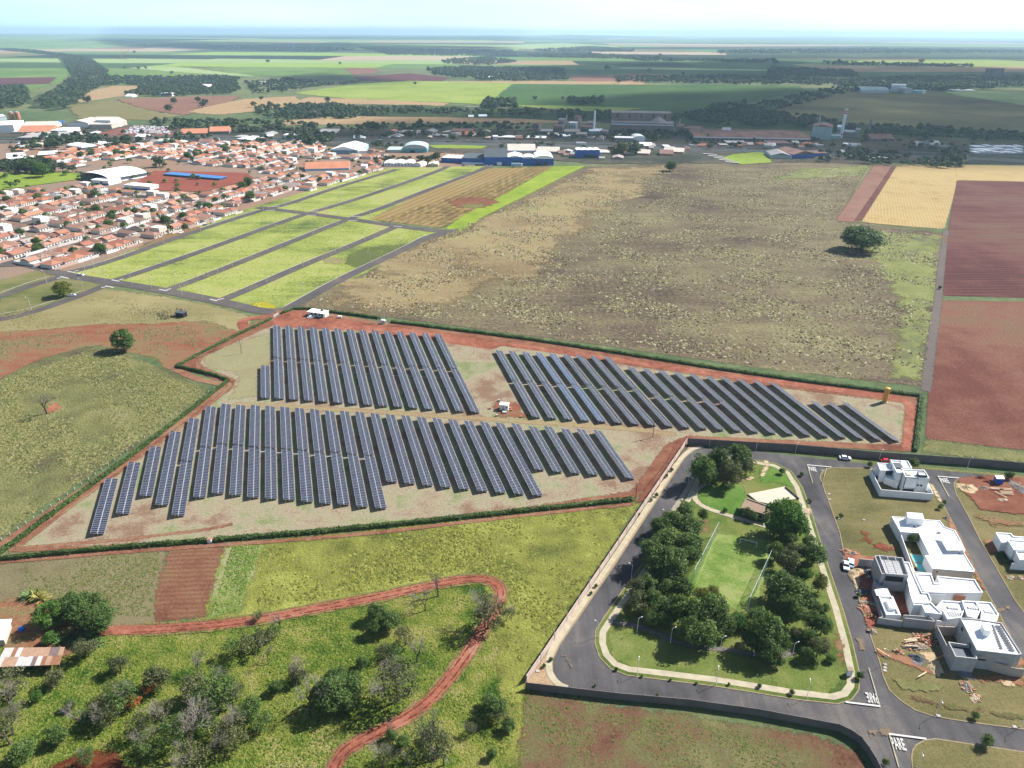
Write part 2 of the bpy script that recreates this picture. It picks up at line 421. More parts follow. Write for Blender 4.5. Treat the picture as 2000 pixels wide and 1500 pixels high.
m_greenedge = field('green_fringe', [C(118, 118, 88), C(136, 142, 88), C(150, 156, 92), C(160, 158, 112)], s=(0.02, 0.08, 0.6), contrast=2.4, grain=.7, bump=0.6, edge=edge(12, 0.06))
m_lot = field('lot_grass', [C(100, 116, 68), C(142, 154, 82), C(166, 178, 90), C(184, 190, 108), C(184, 174, 124)], s=(0.014, 0.07, 0.45), contrast=2.6, grain=.6, bump=0.4, edge=edge(0.8), streak=(68, 0.02, 0.12), speck=(0.05, 0.68, C(160, 160, 100), 0.5))
m_bright = field('bright_green_grass', [C(128, 150, 56), C(156, 178, 64), C(178, 192, 80)], s=(0.02, 0.08, 0.7), contrast=1.4, bump=0.4, edge=edge(3))
m_furrow = field('furrowed_plot', [C(160, 146, 84), C(176, 150, 98), C(180, 160, 108), C(160, 166, 84)], s=(0.012, 0.05, 0.5), contrast=1.5, bump=0.3, edge=edge(2), rows=(68.5, 7.2, 0.75, C(132, 104, 68)))
m_wheat = field('wheat_stubble', [C(178, 150, 100), C(204, 178, 122), C(216, 192, 134), C(200, 168, 108)], s=(0.02, 0.1, 0.9), contrast=2.2, bump=0.3, edge=edge(1), grain=.7, rows=(66, 2.6, 0.5, C(172, 140, 92)))
m_maroon = field('maroon_ploughed_field', [C(94, 54, 50), C(112, 68, 62), C(126, 84, 74), C(122, 100, 78)], s=(0.008, 0.04, 0.5), w=(.3, .5, .2), contrast=3.2, bump=0.3, edge=edge(1.2), streak=(4, 0.012, 0.22), rows=(4, 5.0, 0.35, C(138, 100, 92)))
m_maroon2 = field('red_brown_ploughed_field', [C(118, 74, 62), C(134, 90, 74), C(148, 106, 88), C(138, 114, 86)], s=(0.012, 0.06, 0.7), contrast=2.4, bump=0.3, edge=edge(1.2), grain=.6, rows=(74, 2.6, 0.25, C(140, 84, 68)))
m_pinksoil = field('pale_red_strip', [C(136, 98, 84), C(160, 122, 104), C(176, 142, 122)], s=(0.02, 0.08, 0.7), contrast=1.3, bump=0.2, edge=edge(3), rows=(66, 3, 0.2, C(148, 96, 80)))
m_lawn = field('lawn', [C(88, 110, 50), C(112, 130, 62), C(134, 144, 78), C(150, 150, 96)], s=(0.04, 0.2, 1.6), contrast=1.7, bump=0.4, edge=edge(1.5))
m_lawnb = field('watered_lawn', [C(74, 112, 42), C(94, 134, 54), C(120, 150, 72), C(142, 156, 88)], s=(0.06, 0.3, 1.8), contrast=1.4, bump=0.3, edge=edge(2))
m_pitch = field('pitch_turf', [C(98, 130, 56), C(124, 152, 72), C(156, 170, 96), C(178, 176, 124)], s=(0.05, 0.2, 1.6), contrast=1.7, bump=0.2, edge=edge(1.5))
m_block = field('vacant_lot_grass', [C(92, 104, 60), C(118, 124, 74), C(138, 136, 88), C(152, 144, 100), C(142, 126, 92)], s=(0.03, 0.15, 1.4), w=(.4, .36, .24), contrast=1.9, bump=0.5, edge=edge(1.2), streak=(-10, 0.06, 0.3), speck=(0.1, 0.65, C(132, 100, 76), 0.6))
m_dust = field('pale_sand', [C(196, 164, 126), C(222, 196, 156), C(236, 216, 180)], s=(0.08, 0.4, 2.0), contrast=1.3, bump=0.3, edge=edge(1.5))
m_grit = field('grey_gravel', [C(110, 108, 112), C(146, 144, 148), C(180, 176, 172)], s=(0.1, 0.5, 2.5), contrast=1.5, bump=0.5, edge=edge(1.2))
m_orange = field('orange_earth', [C(150, 100, 72), C(176, 128, 98), C(192, 152, 122)], s=(0.05, 0.3, 1.8), contrast=1.4, bump=0.4, edge=edge(1.5))
m_asph = field('asphalt', [C(84, 83, 84), C(100, 98, 99), C(112, 109, 109), C(134, 128, 122)], s=(0.04, 0.2, 2.2), w=(.4, .42, .18), contrast=2.4, bump=0.15, bdist=0.03, streak=(77, 0.4, 0.04))
m_asph2 = field('old_asphalt', [C(94, 90, 90), C(112, 106, 104), C(134, 122, 112)], s=(0.02, 0.1, 1.0), contrast=1.4, bump=0)
m_conc = simple('pale_concrete', C(212, 200, 172), 0.9, 0.1, 0, 0.16, 0.5)
m_kerb = simple('kerb_concrete', C(176, 160, 128), 0.9, 0.1, 0, 0.22, 0.8)
m_kerbw = simple('white_kerb', C(214, 208, 200), 0.9, 0.1, 0, 0.15, 0.3)
m_paint = simple('road_paint', C(236, 234, 228), 0.7, 0.2, 0, 0.16, 2.0)
m_painty = simple('yellow_road_paint', C(206, 196, 160), 0.7, 0.2, 0, 0.16, 2.0)

# ---- near and middle fields (lowest first)
town_soil = field('town_soil', [C(138, 122, 108), C(164, 144, 126), C(176, 140, 116), C(134, 130, 100)], s=(0.01, 0.06, 0.4), contrast=1.6, bump=0, edge=edge(3))
patch('town_ground', [(-80, 240), (250, 262), (600, 275), (980, 285), (1000, 322), (720, 345), (500, 405), (330, 460), (130, 540), (-80, 560)], town_soil, 3)
patch('scrubland', [(-120, 1190), (300, 1225), (430, 1195), (700, 1165), (960, 1115), (1040, 1320), (1060, 1620), (-160, 1620)], m_scrub, 4, 110)
patch('left_dry_field', [(-200, 1085), (330, 1062), (310, 1225), (-200, 1235)], m_olive, 4)
patch('lime_field', [(440, 1062), (1255, 978), (1190, 1080), (1030, 1325), (1020, 1500), (985, 1500), (960, 1180), (940, 1130), (800, 1155), (560, 1205), (395, 1212), (400, 1120)], m_lime, 3, 120)
patch('pale_weeds', [(440, 1062), (520, 1060), (500, 1120), (470, 1200), (400, 1210), (415, 1130)], field('pale_weeds', [C(108, 130, 62), C(136, 152, 78), C(164, 168, 108), C(178, 172, 132)], s=(.05, .3, 1.6), contrast=2, bump=1, edge=edge(4)), 4)
patch('ploughed_strip', [(330, 1062), (440, 1060), (415, 1150), (400, 1205), (300, 1218), (300, 1165)], m_redfield, 3)
patch('dry_meadow', [(-200, 700), (-200, 590), (60, 590), (200, 562), (330, 580), (440, 602), (495, 618), (480, 650), (330, 655), (200, 640), (60, 660)], m_tan, 5)
patch('red_scrubland', [(-200, 655), (60, 645), (200, 632), (300, 632), (400, 625), (480, 650), (430, 690), (330, 730), (300, 700), (190, 676), (100, 700), (0, 745), (-200, 790)], m_redscrub, 5)
patch('weedy_field', [(-220, 810), (0, 738), (80, 700), (170, 676), (215, 683), (300, 712), (405, 760), (400, 785), (330, 832), (230, 895), (90, 988), (-10, 1062), (-220, 1180)], m_veg, 3, 120)
patch('bare_red_patch', P(zz(0, 640, 6.06), (570, 900), (700, 890), (740, 940), (640, 1010), (540, 1010)), m_redtrack, 2)
patch('fallow_field', [(560, 596), (590, 585), (700, 542), (860, 452), (905, 438), (1145, 325), (1300, 320), (1700, 315), (1637, 432), (1843, 456), (1838, 580), (1812, 758), (1500, 722), (1150, 672), (740, 618)], m_big, 4, 110)
patch('straw_area', [(575, 594), (700, 540), (870, 450), (1000, 400), (1150, 328), (1320, 322), (1260, 365), (1130, 455), (1060, 540), (900, 605), (760, 612), (640, 600)], m_straw, 22, 90)
patch('green_margin', [(1660, 445), (1840, 460), (1836, 600), (1810, 750), (1730, 738), (1760, 600)], m_greenedge, 12, 70)
patch('green_verge', [(1560, 330), (1700, 322), (1680, 345), (1500, 352)], m_greenedge, 12, 50)
patch('pale_red_strip', [(1705, 322), (1748, 322), (1668, 435), (1630, 432)], m_pinksoil, 3)
patch('wheat_field', [(1752, 322), (1865, 322), (1872, 352), (1845, 448), (1700, 436), (1672, 430)], m_wheat, 2)
patch('stubble_field', [(1865, 322), (2120, 326), (2120, 358), (1870, 352)], m_wheat, 2)
patch('dark_furrow', [(1742, 324), (1752, 324), (1684, 432), (1668, 432)], m_maroon, 1.5)
patch('maroon_field', [(1868, 353), (2180, 358), (2300, 590), (1838, 578), (1850, 455)], m_maroon, 2)
patch('red_brown_field', [(1838, 587), (2300, 594), (2400, 905), (2000, 880), (1806, 858), (1812, 760)], m_maroon2, 2)
patch('field_grass_strip', [(1805, 855), (2000, 882), (2200, 900), (2200, 925), (1800, 885)], m_veg, 3)
strip('field_track', [(1848, 450), (1838, 520), (1832, 590), (1818, 680), (1808, 765)], 5, field('grey_track', [C(118, 108, 104), C(136, 124, 116)], edge=edge(1.5)), soft=1.5)
strip('field_footpath', [(1640, 432), (1720, 438), (1800, 448), (1845, 460), (1848, 475)], 3, m_redfield, soft=1)

# ---- solar farm
LAYER[0] = 22
m_track2 = field('pale_earth_track', [C(128, 84, 66), C(152, 104, 82), C(168, 126, 100), C(162, 142, 106)], s=(0.05, 0.3, 1.5), contrast=2.2, bump=0.3, edge=edge(0.8, 0.8))
FARM = [(8, 1080), (105, 1003), (240, 905), (350, 820), (446, 745), (345, 718), (530, 622), (582, 602), (740, 628), (1140, 680), (1500, 737), (1798, 775), (1787, 884), (1342, 858), (1240, 980), (1000, 1003), (700, 1035), (410, 1060), (250, 1070)]
patch('solar_farm_soil', FARM, field('farm_soil', [C(120, 76, 60), C(148, 98, 76), C(164, 118, 92), C(170, 136, 106)], s=(0.03, 0.2, 1.5), contrast=2.2, bump=0.4, edge=edge(1.2)), 2.0, 130)
patch('solar_farm_grass', [(30, 1072), (115, 1005), (245, 912), (358, 828), (450, 762), (460, 742), (385, 712), (395, 698), (522, 640), (540, 634), (850, 652), (965, 668), (1150, 702), (1500, 755), (1770, 788), (1760, 870), (1345, 852), (1300, 870), (1235, 960), (1000, 996), (700, 1028), (410, 1054), (250, 1064)], m_farm, 2.5, 130)
patch('pale_turf', P(Z6, (850, 400), (1000, 330), (1230, 260), (1240, 430), (1160, 500), (1160, 620), (1000, 640), (1060, 520), (1020, 480), (880, 460)), field('pale_turf', [C(158, 146, 112), C(168, 162, 122), C(154, 158, 112)], s=(.03, .1, 1), contrast=1.6, bump=0.2, edge=edge(2.5)), 3)
patch('red_yard', [(532, 628), (560, 606), (640, 618), (745, 636), (900, 656), (990, 672), (960, 684), (855, 668), (700, 648), (535, 640)], m_redtrack, 1.5)
strip('access_track', [(980, 672), (1140, 694), (1330, 722), (1500, 744), (1700, 770), (1782, 784), (1780, 830), (1776, 880)], 5.5, m_redtrack, soft=1.2)
strip('farm_track', [(452, 752), (395, 728), (384, 710), (395, 700)], 2.5, m_track2, soft=0.8)
strip('farm_track', [(452, 752), (400, 800), (255, 908), (130, 996), (50, 1060), (30, 1070)], 1.8, m_track2, soft=1.0)
strip('farm_track', [(30, 1072), (150, 1062), (250, 1054), (330, 1043), (400, 1036), (455, 1024)], 1.8, m_track2, soft=0.9)
strip('service_track', [(455, 790), (650, 800), (900, 815), (1080, 828), (1240, 838), (1320, 850)], 4.0, field('sandy_track', [C(168, 140, 108), C(176, 156, 118), C(160, 152, 108)], edge=edge(1.5)), soft=1.5)
strip('outer_track', [(440, 752), (380, 740), (345, 722)], 4.5, m_track2, soft=1.5)
strip('outer_track', [(432, 762), (400, 790), (330, 842), (235, 905), (90, 1005), (-20, 1078)], 3.0, m_track2, soft=1.2)
strip('outer_track', [(-20, 1100), (250, 1078), (420, 1066), (700, 1046), (1000, 1009), (1240, 985)], 2.0, m_track2, soft=1.0)
strip('outer_track', [(330, 722), (430, 670), (525, 622), (548, 606)], 5, m_track2, soft=2)
patch('red_bank', [(1342, 852), (1352, 856), (1268, 978), (1238, 985), (1262, 950), (1300, 905), (1322, 858)], m_red, 1.2)
patch('sandy_spot', P(Z7, (900, 650), (1040, 650), (1100, 740), (930, 740)), m_redscrub, 3)

# ---- red earth path in the scrubland
strip('earth_path', [(200, 1232), (300, 1230), (420, 1222), (520, 1208), (640, 1185), (760, 1162), (850, 1142), (915, 1130), (960, 1132), (980, 1152), (975, 1180), (940, 1235), (905, 1290), (850, 1360), (800, 1400), (730, 1435), (680, 1460), (655, 1490), (640, 1540)], 3.6, m_redtrack, soft=1.6, sm=3)
_pth = [(260, 1231), (300, 1230), (420, 1222), (520, 1208), (640, 1185), (760, 1162), (850, 1142), (915, 1130), (960, 1132), (980, 1152), (975, 1180), (940, 1235), (905, 1290), (850, 1360), (800, 1400), (730, 1435), (680, 1460), (655, 1490), (640, 1540)]
_rm = field('rut_soil', [C(112, 58, 44), C(140, 76, 58)], s=(.2, .5, 2), contrast=2, edge=edge(.5, .5)); _gm = field('verge_weeds', [C(110, 118, 60), C(146, 134, 84), C(160, 128, 96)], s=(.2, .5, 2), contrast=2, edge=edge(1.0, .35))
for _o in (-.85, .75): strip('wheel_rut', _pth, .42, _rm, soft=.35, sm=3, off=_o)
for _o in (-2.1, 2.1): strip('path_edge_weeds', _pth, .9, _gm, soft=1.0, sm=3, off=_o)
patch('red_pit', P(Z4, (250, 1150), (400, 1080), (520, 1050), (660, 1060), (730, 1150), (700, 1250), (250, 1250)), field('dark_red_pit', [C(84, 40, 26), C(112, 58, 40), C(140, 84, 58)], s=(.1, .4, 2), contrast=1.8, edge=edge(1.5)), 1.5)
patch('farmyard_soil', [(-40, 1180), (30, 1165), (110, 1165), (200, 1190), (210, 1240), (120, 1290), (-40, 1270)], m_redscrub, 3)

LAYER[0] = 12
# ---- land outside the bottom wall
m_brown = field('brown_waste_ground', [C(108, 72, 58), C(128, 98, 76), C(122, 118, 78), C(140, 134, 92)], s=(0.03, 0.12, 1.3), contrast=1.8, bump=0.5, edge=edge(2.5), speck=(0.4, 0.62, C(96, 112, 62), 0.6))
patch('waste_ground', [(1022, 1352), (1200, 1375), (1450, 1412), (1600, 1435), (1680, 1470), (1725, 1540), (1725, 1620), (1000, 1620), (1010, 1500)], m_brown, 2)

LAYER[0] = 8
# ---- housing lots beyond the solar farm
LOTS = [(112, 540), (165, 523), (330, 462), (500, 402), (560, 385), (700, 345), (760, 328), (948, 324), (725, 428), (770, 440), (872, 450), (840, 470), (700, 540), (590, 590), (540, 612), (470, 606), (420, 592), (300, 565)]
patch('lot_grass', LOTS, m_lot, 1.5, 110)
patch('far_corner_grass', [(0, 620), (0, 560), (60, 552), (105, 540), (175, 545), (195, 560), (160, 576), (60, 606)], m_block, 2)
patch('corner_grass', [(-40, 600), (-60, 560), (30, 540), (70, 528), (104, 532), (98, 548), (20, 572)], m_block, 2)
patch('furrowed_plot', P(ZL, (930, 495), (1250, 330), (1770, 115), (2330, 95), (1950, 310), (1480, 560)), m_furrow, 3, 90)
patch('green_band', P(ZL, (1490, 565), (1620, 470), (1950, 300), (2310, 95), (2560, 90), (2080, 330), (1780, 480), (1620, 590)), m_bright, 3)
patch('red_ring', P(ZL, (1500, 370), (1600, 335), (1750, 325), (1900, 350), (1880, 380), (1780, 410), (1600, 410)), field('red_ring', [C(126, 78, 60), C(158, 112, 84)], s=(.03,.1,.5), contrast=2, edge=edge(7, .12)), 7)
patch('red_ring_grass', P(ZL, (1600, 392), (1660, 378), (1780, 378), (1810, 390), (1740, 408), (1640, 408)), field('dull_ring_grass', [C(128, 124, 80), C(150, 146, 92)], edge=edge(5, .2)), 5)
patch('mown_patch', P(ZL, (770, 760), (900, 710), (1180, 680), (1240, 690), (1000, 800), (840, 860), (740, 830)), field('dark_weeds', [C(98, 112, 62), C(118, 126, 74)], edge=edge(2)), 2)
patch('bare_soil_patch', P(ZL, (560, 790), (680, 780), (770, 800), (720, 830), (600, 825)), m_tan, 2)
patch('yellow_weeds', P(ZL, (0, 1150), (120, 1110), (230, 1140), (220, 1175), (60, 1190)), field('yellow_weeds', [C(180, 170, 50), C(206, 196, 70)], edge=edge(2)), 2)
patch('roadside_soil', [(245, 500), (300, 468), (392, 432), (392, 446), (330, 470), (260, 500)], m_redscrub, 3)
STREETS = {
 's0': [(112, 536), (160, 527), (245, 501), (320, 473), (392, 449), (456, 428), (514, 410), (566, 398), (614, 381), (662, 365), (702, 353), (776, 331)],
 's1': [(215, 550), (250, 540), (400, 489), (522, 444), (600, 417), (662, 400), (740, 375), (857, 334), (875, 325)],
 's2': [(318, 570), (360, 555), (400, 540), (550, 480), (682, 427), (740, 409), (818, 378), (922, 339), (955, 326)],
 's3': [(425, 590), (481, 567), (592, 518), (713, 469), (775, 442)],
 's4': [(530, 612), (560, 605), (590, 588), (662, 547), (779, 492), (840, 460), (885, 451)],
}
for k_, ln in STREETS.items(): strip('street', ln, 8.0, m_asph2, sm=2)
strip('street', [(-60, 500), (20, 512), (76, 521), (112, 534), (160, 543), (250, 556), (350, 573), (447, 593), (516, 610), (560, 606)], 9.0, m_asph2)
strip('street', [(504, 405), (524, 408), (600, 417), (682, 428), (763, 440), (850, 452), (895, 451)], 9.0, m_asph2)
strip('street', [(-60, 632), (0, 624), (40, 617), (100, 598), (172, 572), (215, 553)], 7.0, m_asph2)
strip('street', [(-60, 600), (0, 580), (60, 558), (110, 544), (130, 538)], 7.0, m_asph2)
strip('street', [(-60, 540), (-20, 520), (60, 516)], 8, m_asph2)
for k_, ln in STREETS.items():
    strip('street_kerb', ln[1:-1], 0.45, m_kerbw, off=4.4, z0=0.0, z1=0.14)
strip('street_kerb', [(0, 613), (40, 607), (100, 589), (160, 568)], 0.45, m_kerbw, z0=0, z1=.14)
strip('street_kerb', [(0, 572), (60, 550), (96, 540)], 0.45, m_kerbw, z0=0, z1=.14)
strip('entrance_track', [(540, 616), (510, 620), (470, 625), (480, 645)], 6, m_redtrack, soft=1.5)
# stop lines at the junctions
def dash(p, q, w, m=m_paint, name='stop_line'):
    a = G(*p); b = G(*q); return strip(name, [a, b], w, m, px=False, sm=0)
for a, b in [(ZA(660, 752), ZA(735, 765)), (ZA(730, 752), ZA(765, 742)), (ZA(590, 803), ZA(672, 822)), (ZA(555, 823), ZA(600, 815)), (ZA(1090, 835), ZA(1165, 850)), (ZA(1165, 838), ZA(1205, 826)),
             (ZA(1030, 895), ZA(1110, 912)), (ZA(990, 912), ZA(1035, 905)), (ZA(1555, 930), ZA(1635, 943)), (ZA(1630, 935), ZA(1670, 922)), (Z6(895, 72), Z6(935, 82)), (Z6(935, 76), Z6(975, 68)),
             (ZB(850, 910), ZB(940, 905)), (ZB(900, 870), ZB(985, 868)), (ZB(1240, 955), ZB(1335, 955)), (ZB(1280, 918), ZB(1360, 915)), (ZB(1650, 1008), ZB(1740, 1005)), (ZB(1675, 965), ZB(1780, 970)), (ZL(1110, 548), ZL(1175, 552))]:
    dash(a, b, 1.1)

LAYER[0] = 2
# ---- gated estate: one asphalt sheet with raised blocks on it
EST = [(1345, 869), (1500, 884), (1700, 907), (1900, 925), (2000, 934), (2140, 950), (2140, 1640), (1735, 1640), (1728, 1560), (1720, 1520), (1706, 1493), (1693, 1472), (1678, 1452), (1658, 1438), (1636, 1427), (1600, 1420), (1480, 1397), (1344, 1378), (1200, 1365), (1027, 1345), (1029, 1332)]
sheet('estate_road', EST, m_asph)
def block(name, pts, ground_mat, kerb=m_kerb, it=0, h=0.13, soft=0.8):
    w = [G(*p) for p in pts]
    A = sum(w[i][0] * w[(i + 1) % len(w)][1] - w[(i + 1) % len(w)][0] * w[i][1] for i in range(len(w)))
    if A < 0: w = w[::-1]
    for _ in range(it):   # round the corners
        o = []
        for a, b in zip(w, w[1:] + w[:1]): o += [(a[0] * .75 + b[0] * .25, a[1] * .75 + b[1] * .25), (a[0] * .25 + b[0] * .75, a[1] * .25 + b[1] * .75)]
        w = o
    n = len(w); inn = []
    for i in range(n):
        a, b = w[i - 1], w[(i + 1) % n]; t = Vector((b[0] - a[0], b[1] - a[1])); t.normalize()
        inn.append((w[i][0] - t.y * 0.3, w[i][1] + t.x * 0.3))
    b = MB()
    for i in range(n):
        p, q, r, s_ = w[i], w[(i + 1) % n], inn[(i + 1) % n], inn[i]
        b.quad((*p, 0), (*q, 0), (*q, h), (*p, h)); b.quad((*p, h), (*q, h), (*r, h), (*s_, h))
    put(name + '_kerb', b.mesh(name + '_kerb', kerb), kind='structure')
    g = MB(); g.poly([(x, y, h - 0.02) for x, y in inn]); put(name, g.mesh(name, ground_mat), kind='structure')
    return w, inn
m_block_h = field('lot_turf', [C(98, 98, 62), C(124, 118, 76), C(142, 132, 90), C(158, 142, 104)], s=(0.03, 0.15, 1.4), contrast=1.9, bump=0.5, streak=(-10, 0.06, 0.3), speck=(0.1, 0.66, C(132, 100, 76), 0.55))
m_park_h = field('park_turf', [C(80, 100, 46), C(104, 124, 58), C(130, 140, 74), C(148, 144, 92)], s=(0.03, 0.15, 1.4), contrast=1.8, bump=0.4, speck=(0.09, 0.66, C(140, 112, 80), 0.5))
PARK = P(Z1, (925, 245), (960, 222), (1190, 246), (1290, 263), (1365, 300), (1420, 380), (1470, 520), (1545, 760), (1620, 980), (1668, 1150), (1700, 1290), (1697, 1370), (1660, 1420), (1590, 1440), (1400, 1420), (1000, 1355), (560, 1300), (480, 1268), (425, 1210), (402, 1140), (405, 1080), (450, 1010), (540, 880), (640, 745), (760, 560), (880, 340))
pk, pkin = block('park_ground', PARK, m_park_h)
mid = P(Z2, (225, 330), (232, 290), (262, 255), (320, 236), (600, 240), (900, 262), (1060, 300), (1160, 362), (1215, 410), (1250, 470), (1300, 570), (1390, 740), (1480, 930), (1560, 1100), (1650, 1280), (1770, 1480)) + P(Z3, (1765, 600), (1900, 850), (1900, 1190), (1765, 1172), (1400, 1125), (1150, 1088), (980, 1058), (830, 1008), (700, 925), (600, 830), (545, 710), (520, 600), (440, 370), (385, 190)) + P(Z2, (480, 1110), (420, 930), (395, 800), (310, 560), (265, 440), (245, 375))
block('block_ground', mid, m_block_h)
rgt = P(Z2, (1380, 400), (1376, 370), (1395, 345), (1440, 325), (2300, 380), (2300, 2000), (1985, 1490), (1900, 1375), (1800, 1200), (1690, 1010), (1600, 855), (1500, 650), (1400, 470))
block('side_block_ground', rgt, m_block_h)
br = P(Z3, (810, 1620), (790, 1400), (800, 1345), (830, 1300), (900, 1260), (1000, 1245), (1130, 1265), (1765, 1360), (2100, 1410), (2100, 1700))
block('corner_block_ground', br, m_block_h)
# verge and pale pavement along the left wall
vg = P(Z1, (870, 172), (940, 178), (890, 198), (842, 240), (780, 335), (500, 765), (235, 1150), (200, 1225), (200, 1290), (240, 1340), (300, 1368), (70, 1332))
block('verge_ground', vg, field('verge_sand', [C(176, 140, 112), C(194, 164, 130), C(206, 184, 150)], s=(.05, .2, 1), contrast=1.4, bump=.2), soft=.5)
strip('wall_pavement', P(Z1, (930, 180), (870, 196), (815, 248), (750, 345), (470, 770), (205, 1150), (176, 1225), (182, 1290), (225, 1345), (270, 1362)), 1.7, m_conc, z0=0.05, z1=0.17)
strip('top_verge', P(Z1, (880, 168), (1000, 176), (1500, 216)) + [(1700, 904), (1900, 922), (2140, 945)], 2.2, m_block, soft=.6)
# park pavement ring
ringl = pkin[::] + [pkin[0]]
def inset_ring(w, d):
    n = len(w); o = []
    for i in range(n):
        a, b = w[i - 2], w[(i + 2) % n]; t = Vector((b[0] - a[0], b[1] - a[1])); t.normalize()
        o.append((w[i][0] - t.y * d, w[i][1] + t.x * d))
    return o
dn = densify(pk, 4.0)
r1 = inset_ring(dn, 1.25); r2 = inset_ring(dn, 3.05)
b = MB()
for i in range(len(r1)):
    j = (i + 1) % len(r1); b.quad((*r1[i], .16), (*r1[j], .16), (*r2[j], .16), (*r2[i], .16))
    b.quad((*r1[i], .1), (*r1[j], .1), (*r1[j], .16), (*r1[i], .16)); b.quad((*r2[j], .1), (*r2[i], .1), (*r2[i], .16), (*r2[j], .16))
put('park_pavement', b.mesh('park_pavement', m_conc), kind='structure')
def lifted(name, pts, mat, soft, z, **kw):
    o = patch(name, pts, mat, soft, **kw); o.location.z = z; return o
def lstrip(name, pts, w, mat, soft, z=.1): o = strip(name, pts, w, mat, soft=soft); o.location.z = z; return o
lifted('park_lawn', P(Z1, (900, 370), (1130, 360), (1150, 440), (1110, 520), (990, 490), (910, 450)), m_lawnb, 2, .1)
lifted('park_lawn', P(Z1, (1200, 300), (1290, 265), (1370, 320), (1400, 390), (1300, 360), (1210, 360)), m_lawnb, 2, .1)
lifted('park_lawn', P(Z1, (1440, 500), (1470, 540), (1500, 640), (1440, 640)), m_lawnb, 2, .1)
lifted('park_lawn', P(Z1, (1440, 1240), (1600, 1200), (1640, 1300), (1540, 1400), (1300, 1370), (1250, 1280)), m_lawn, 2, .1)
lifted('park_lawn', P(Z1, (460, 1080), (700, 1100), (1000, 1200), (1000, 1330), (600, 1270), (480, 1210)), m_lawn, 2, .1)
PITCHQ = P(Z1, (985, 600), (1290, 640), (1240, 800), (1195, 990), (1130, 1000), (820, 870))
lifted('soccer_pitch', PITCHQ, m_pitch, 1.5, .1)
lifted('worn_turf', P(Z1, (1000, 640), (1180, 700), (1180, 760), (980, 700)), m_pitch, 2, .1)
lifted('bare_earth', P(Z1, (925, 540), (970, 540), (950, 600), (920, 620)), m_redscrub, 2, .1)
lifted('bare_earth', P(Z1, (1570, 1080), (1610, 1100), (1625, 1250), (1590, 1240)), m_redscrub, 2, .1)
m_line = field('faded_pitch_line', [C(150, 176, 84), C(186, 196, 120)], s=(.1, .3, 2))
for a, b_ in [((985, 640), (900, 850)), ((1262, 655), (1165, 965)), ((985, 640), (1262, 680)), ((930, 780), (1215, 850)), ((900, 850), (1120, 960))]:
    o = strip('pitch_line', P(Z1, a, b_), .22, m_line, sm=0); o.location.z = .1
lstrip('park_path', P(Z1, (965, 362), (915, 378), (888, 410), (892, 440), (930, 475), (1000, 500), (1060, 520), (1130, 540), (1200, 560), (1240, 572)), 2.0, field('path_concrete', [C(176, 166, 146), C(214, 200, 172), C(226, 214, 186)], edge=edge(.3, 1)), .3, .12)
lstrip('park_path', P(Z1, (890, 335), (850, 400), (790, 490), (755, 540)), 1.8, field('path_concrete', [C(168, 160, 144), C(200, 188, 160)], edge=edge(.3, 1)), .3, .12)
lstrip('park_path', P(Z1, (490, 1040), (600, 1055), (700, 1090), (800, 1140), (900, 1160), (1020, 1170), (1190, 1200), (1300, 1210), (1380, 1180)), 2.0, field('path_gravel', [C(120, 116, 108), C(150, 142, 128)], edge=edge(.5, 1)), .4, .12)
lstrip('park_path', P(Z1, (1240, 250), (1245, 290), (1215, 330)), 1.8, m_dust, .4, .12)
lstrip('park_path', P(Z1, (1050, 350), (1120, 348), (1180, 335)), 1.4, m_dust, .4, .12)
lifted('crossing_pad', P(Z1, (1420, 485), (1450, 480), (1470, 505), (1450, 520)), m_dust, .6, .12)

# estate wear and details
def lp(name, pts, mat, soft=1.5): return lifted(name, pts, mat, soft, .13)
lp('bare_earth', P(Z2, (580, 780), (640, 800), (700, 880), (870, 920), (880, 960), (700, 950), (620, 890)), m_redscrub)
lp('bare_earth', P(Z2, (420, 930), (560, 960), (600, 1010), (560, 1120), (480, 1110)), m_redtrack)
lp('sand_heap_spread', P(Z2, (520, 1100), (620, 1110), (600, 1250), (540, 1300), (500, 1180)), m_dust)
lp('building_plot', P(Z2, (560, 1000), (980, 1000), (1080, 1200), (1100, 1500), (600, 1500), (560, 1250)), m_redtrack, 1)
lp('earth_bank', P(Z3, (380, 200), (520, 160), (520, 260), (430, 330)), m_redtrack, 1)
lp('orange_earth', P(Z3, (490, 470), (620, 510), (780, 540), (900, 640), (1060, 690), (1220, 740), (1500, 700), (1765, 720), (1765, 790), (1400, 760), (1150, 720), (900, 680), (700, 600), (500, 530)), m_orange)
lp('pale_sand', P(Z3, (850, 500), (1000, 510), (1060, 680), (1000, 710), (930, 600)), m_dust)
lp('grey_gravel', P(Z3, (780, 540), (860, 520), (930, 600), (880, 640), (800, 600)), m_grit)
lp('grey_gravel', P(Z3, (1140, 660), (1320, 680), (1340, 740), (1230, 740)), m_grit)
lp('pale_sand', P(Z3, (1530, 745), (1650, 750), (1700, 800), (1600, 815)), m_dust)
lp('orange_earth', P(Z3, (1690, 560), (1765, 560), (1800, 640), (1700, 640)), m_orange)
lp('brown_streak', P(Z3, (800, 880), (1000, 930), (1300, 990), (1765, 1060), (1765, 1090), (1300, 1030), (1000, 975), (830, 930)), m_brown, 2)
lp('green_streak', P(Z3, (620, 720), (900, 760), (1100, 800), (1000, 860), (720, 830)), m_block, 3)
lp('roadside_earth', P(Z2, (1330, 640), (1400, 760), (1480, 930), (1570, 1120), (1660, 1290), (1620, 1290), (1520, 1100), (1430, 940), (1330, 770)), m_orange, 1)
lp('house_forecourt', P(Z2, (1160, 375), (1200, 390), (1290, 540), (1250, 540), (1210, 470)), m_conc if False else m_dust, .6)
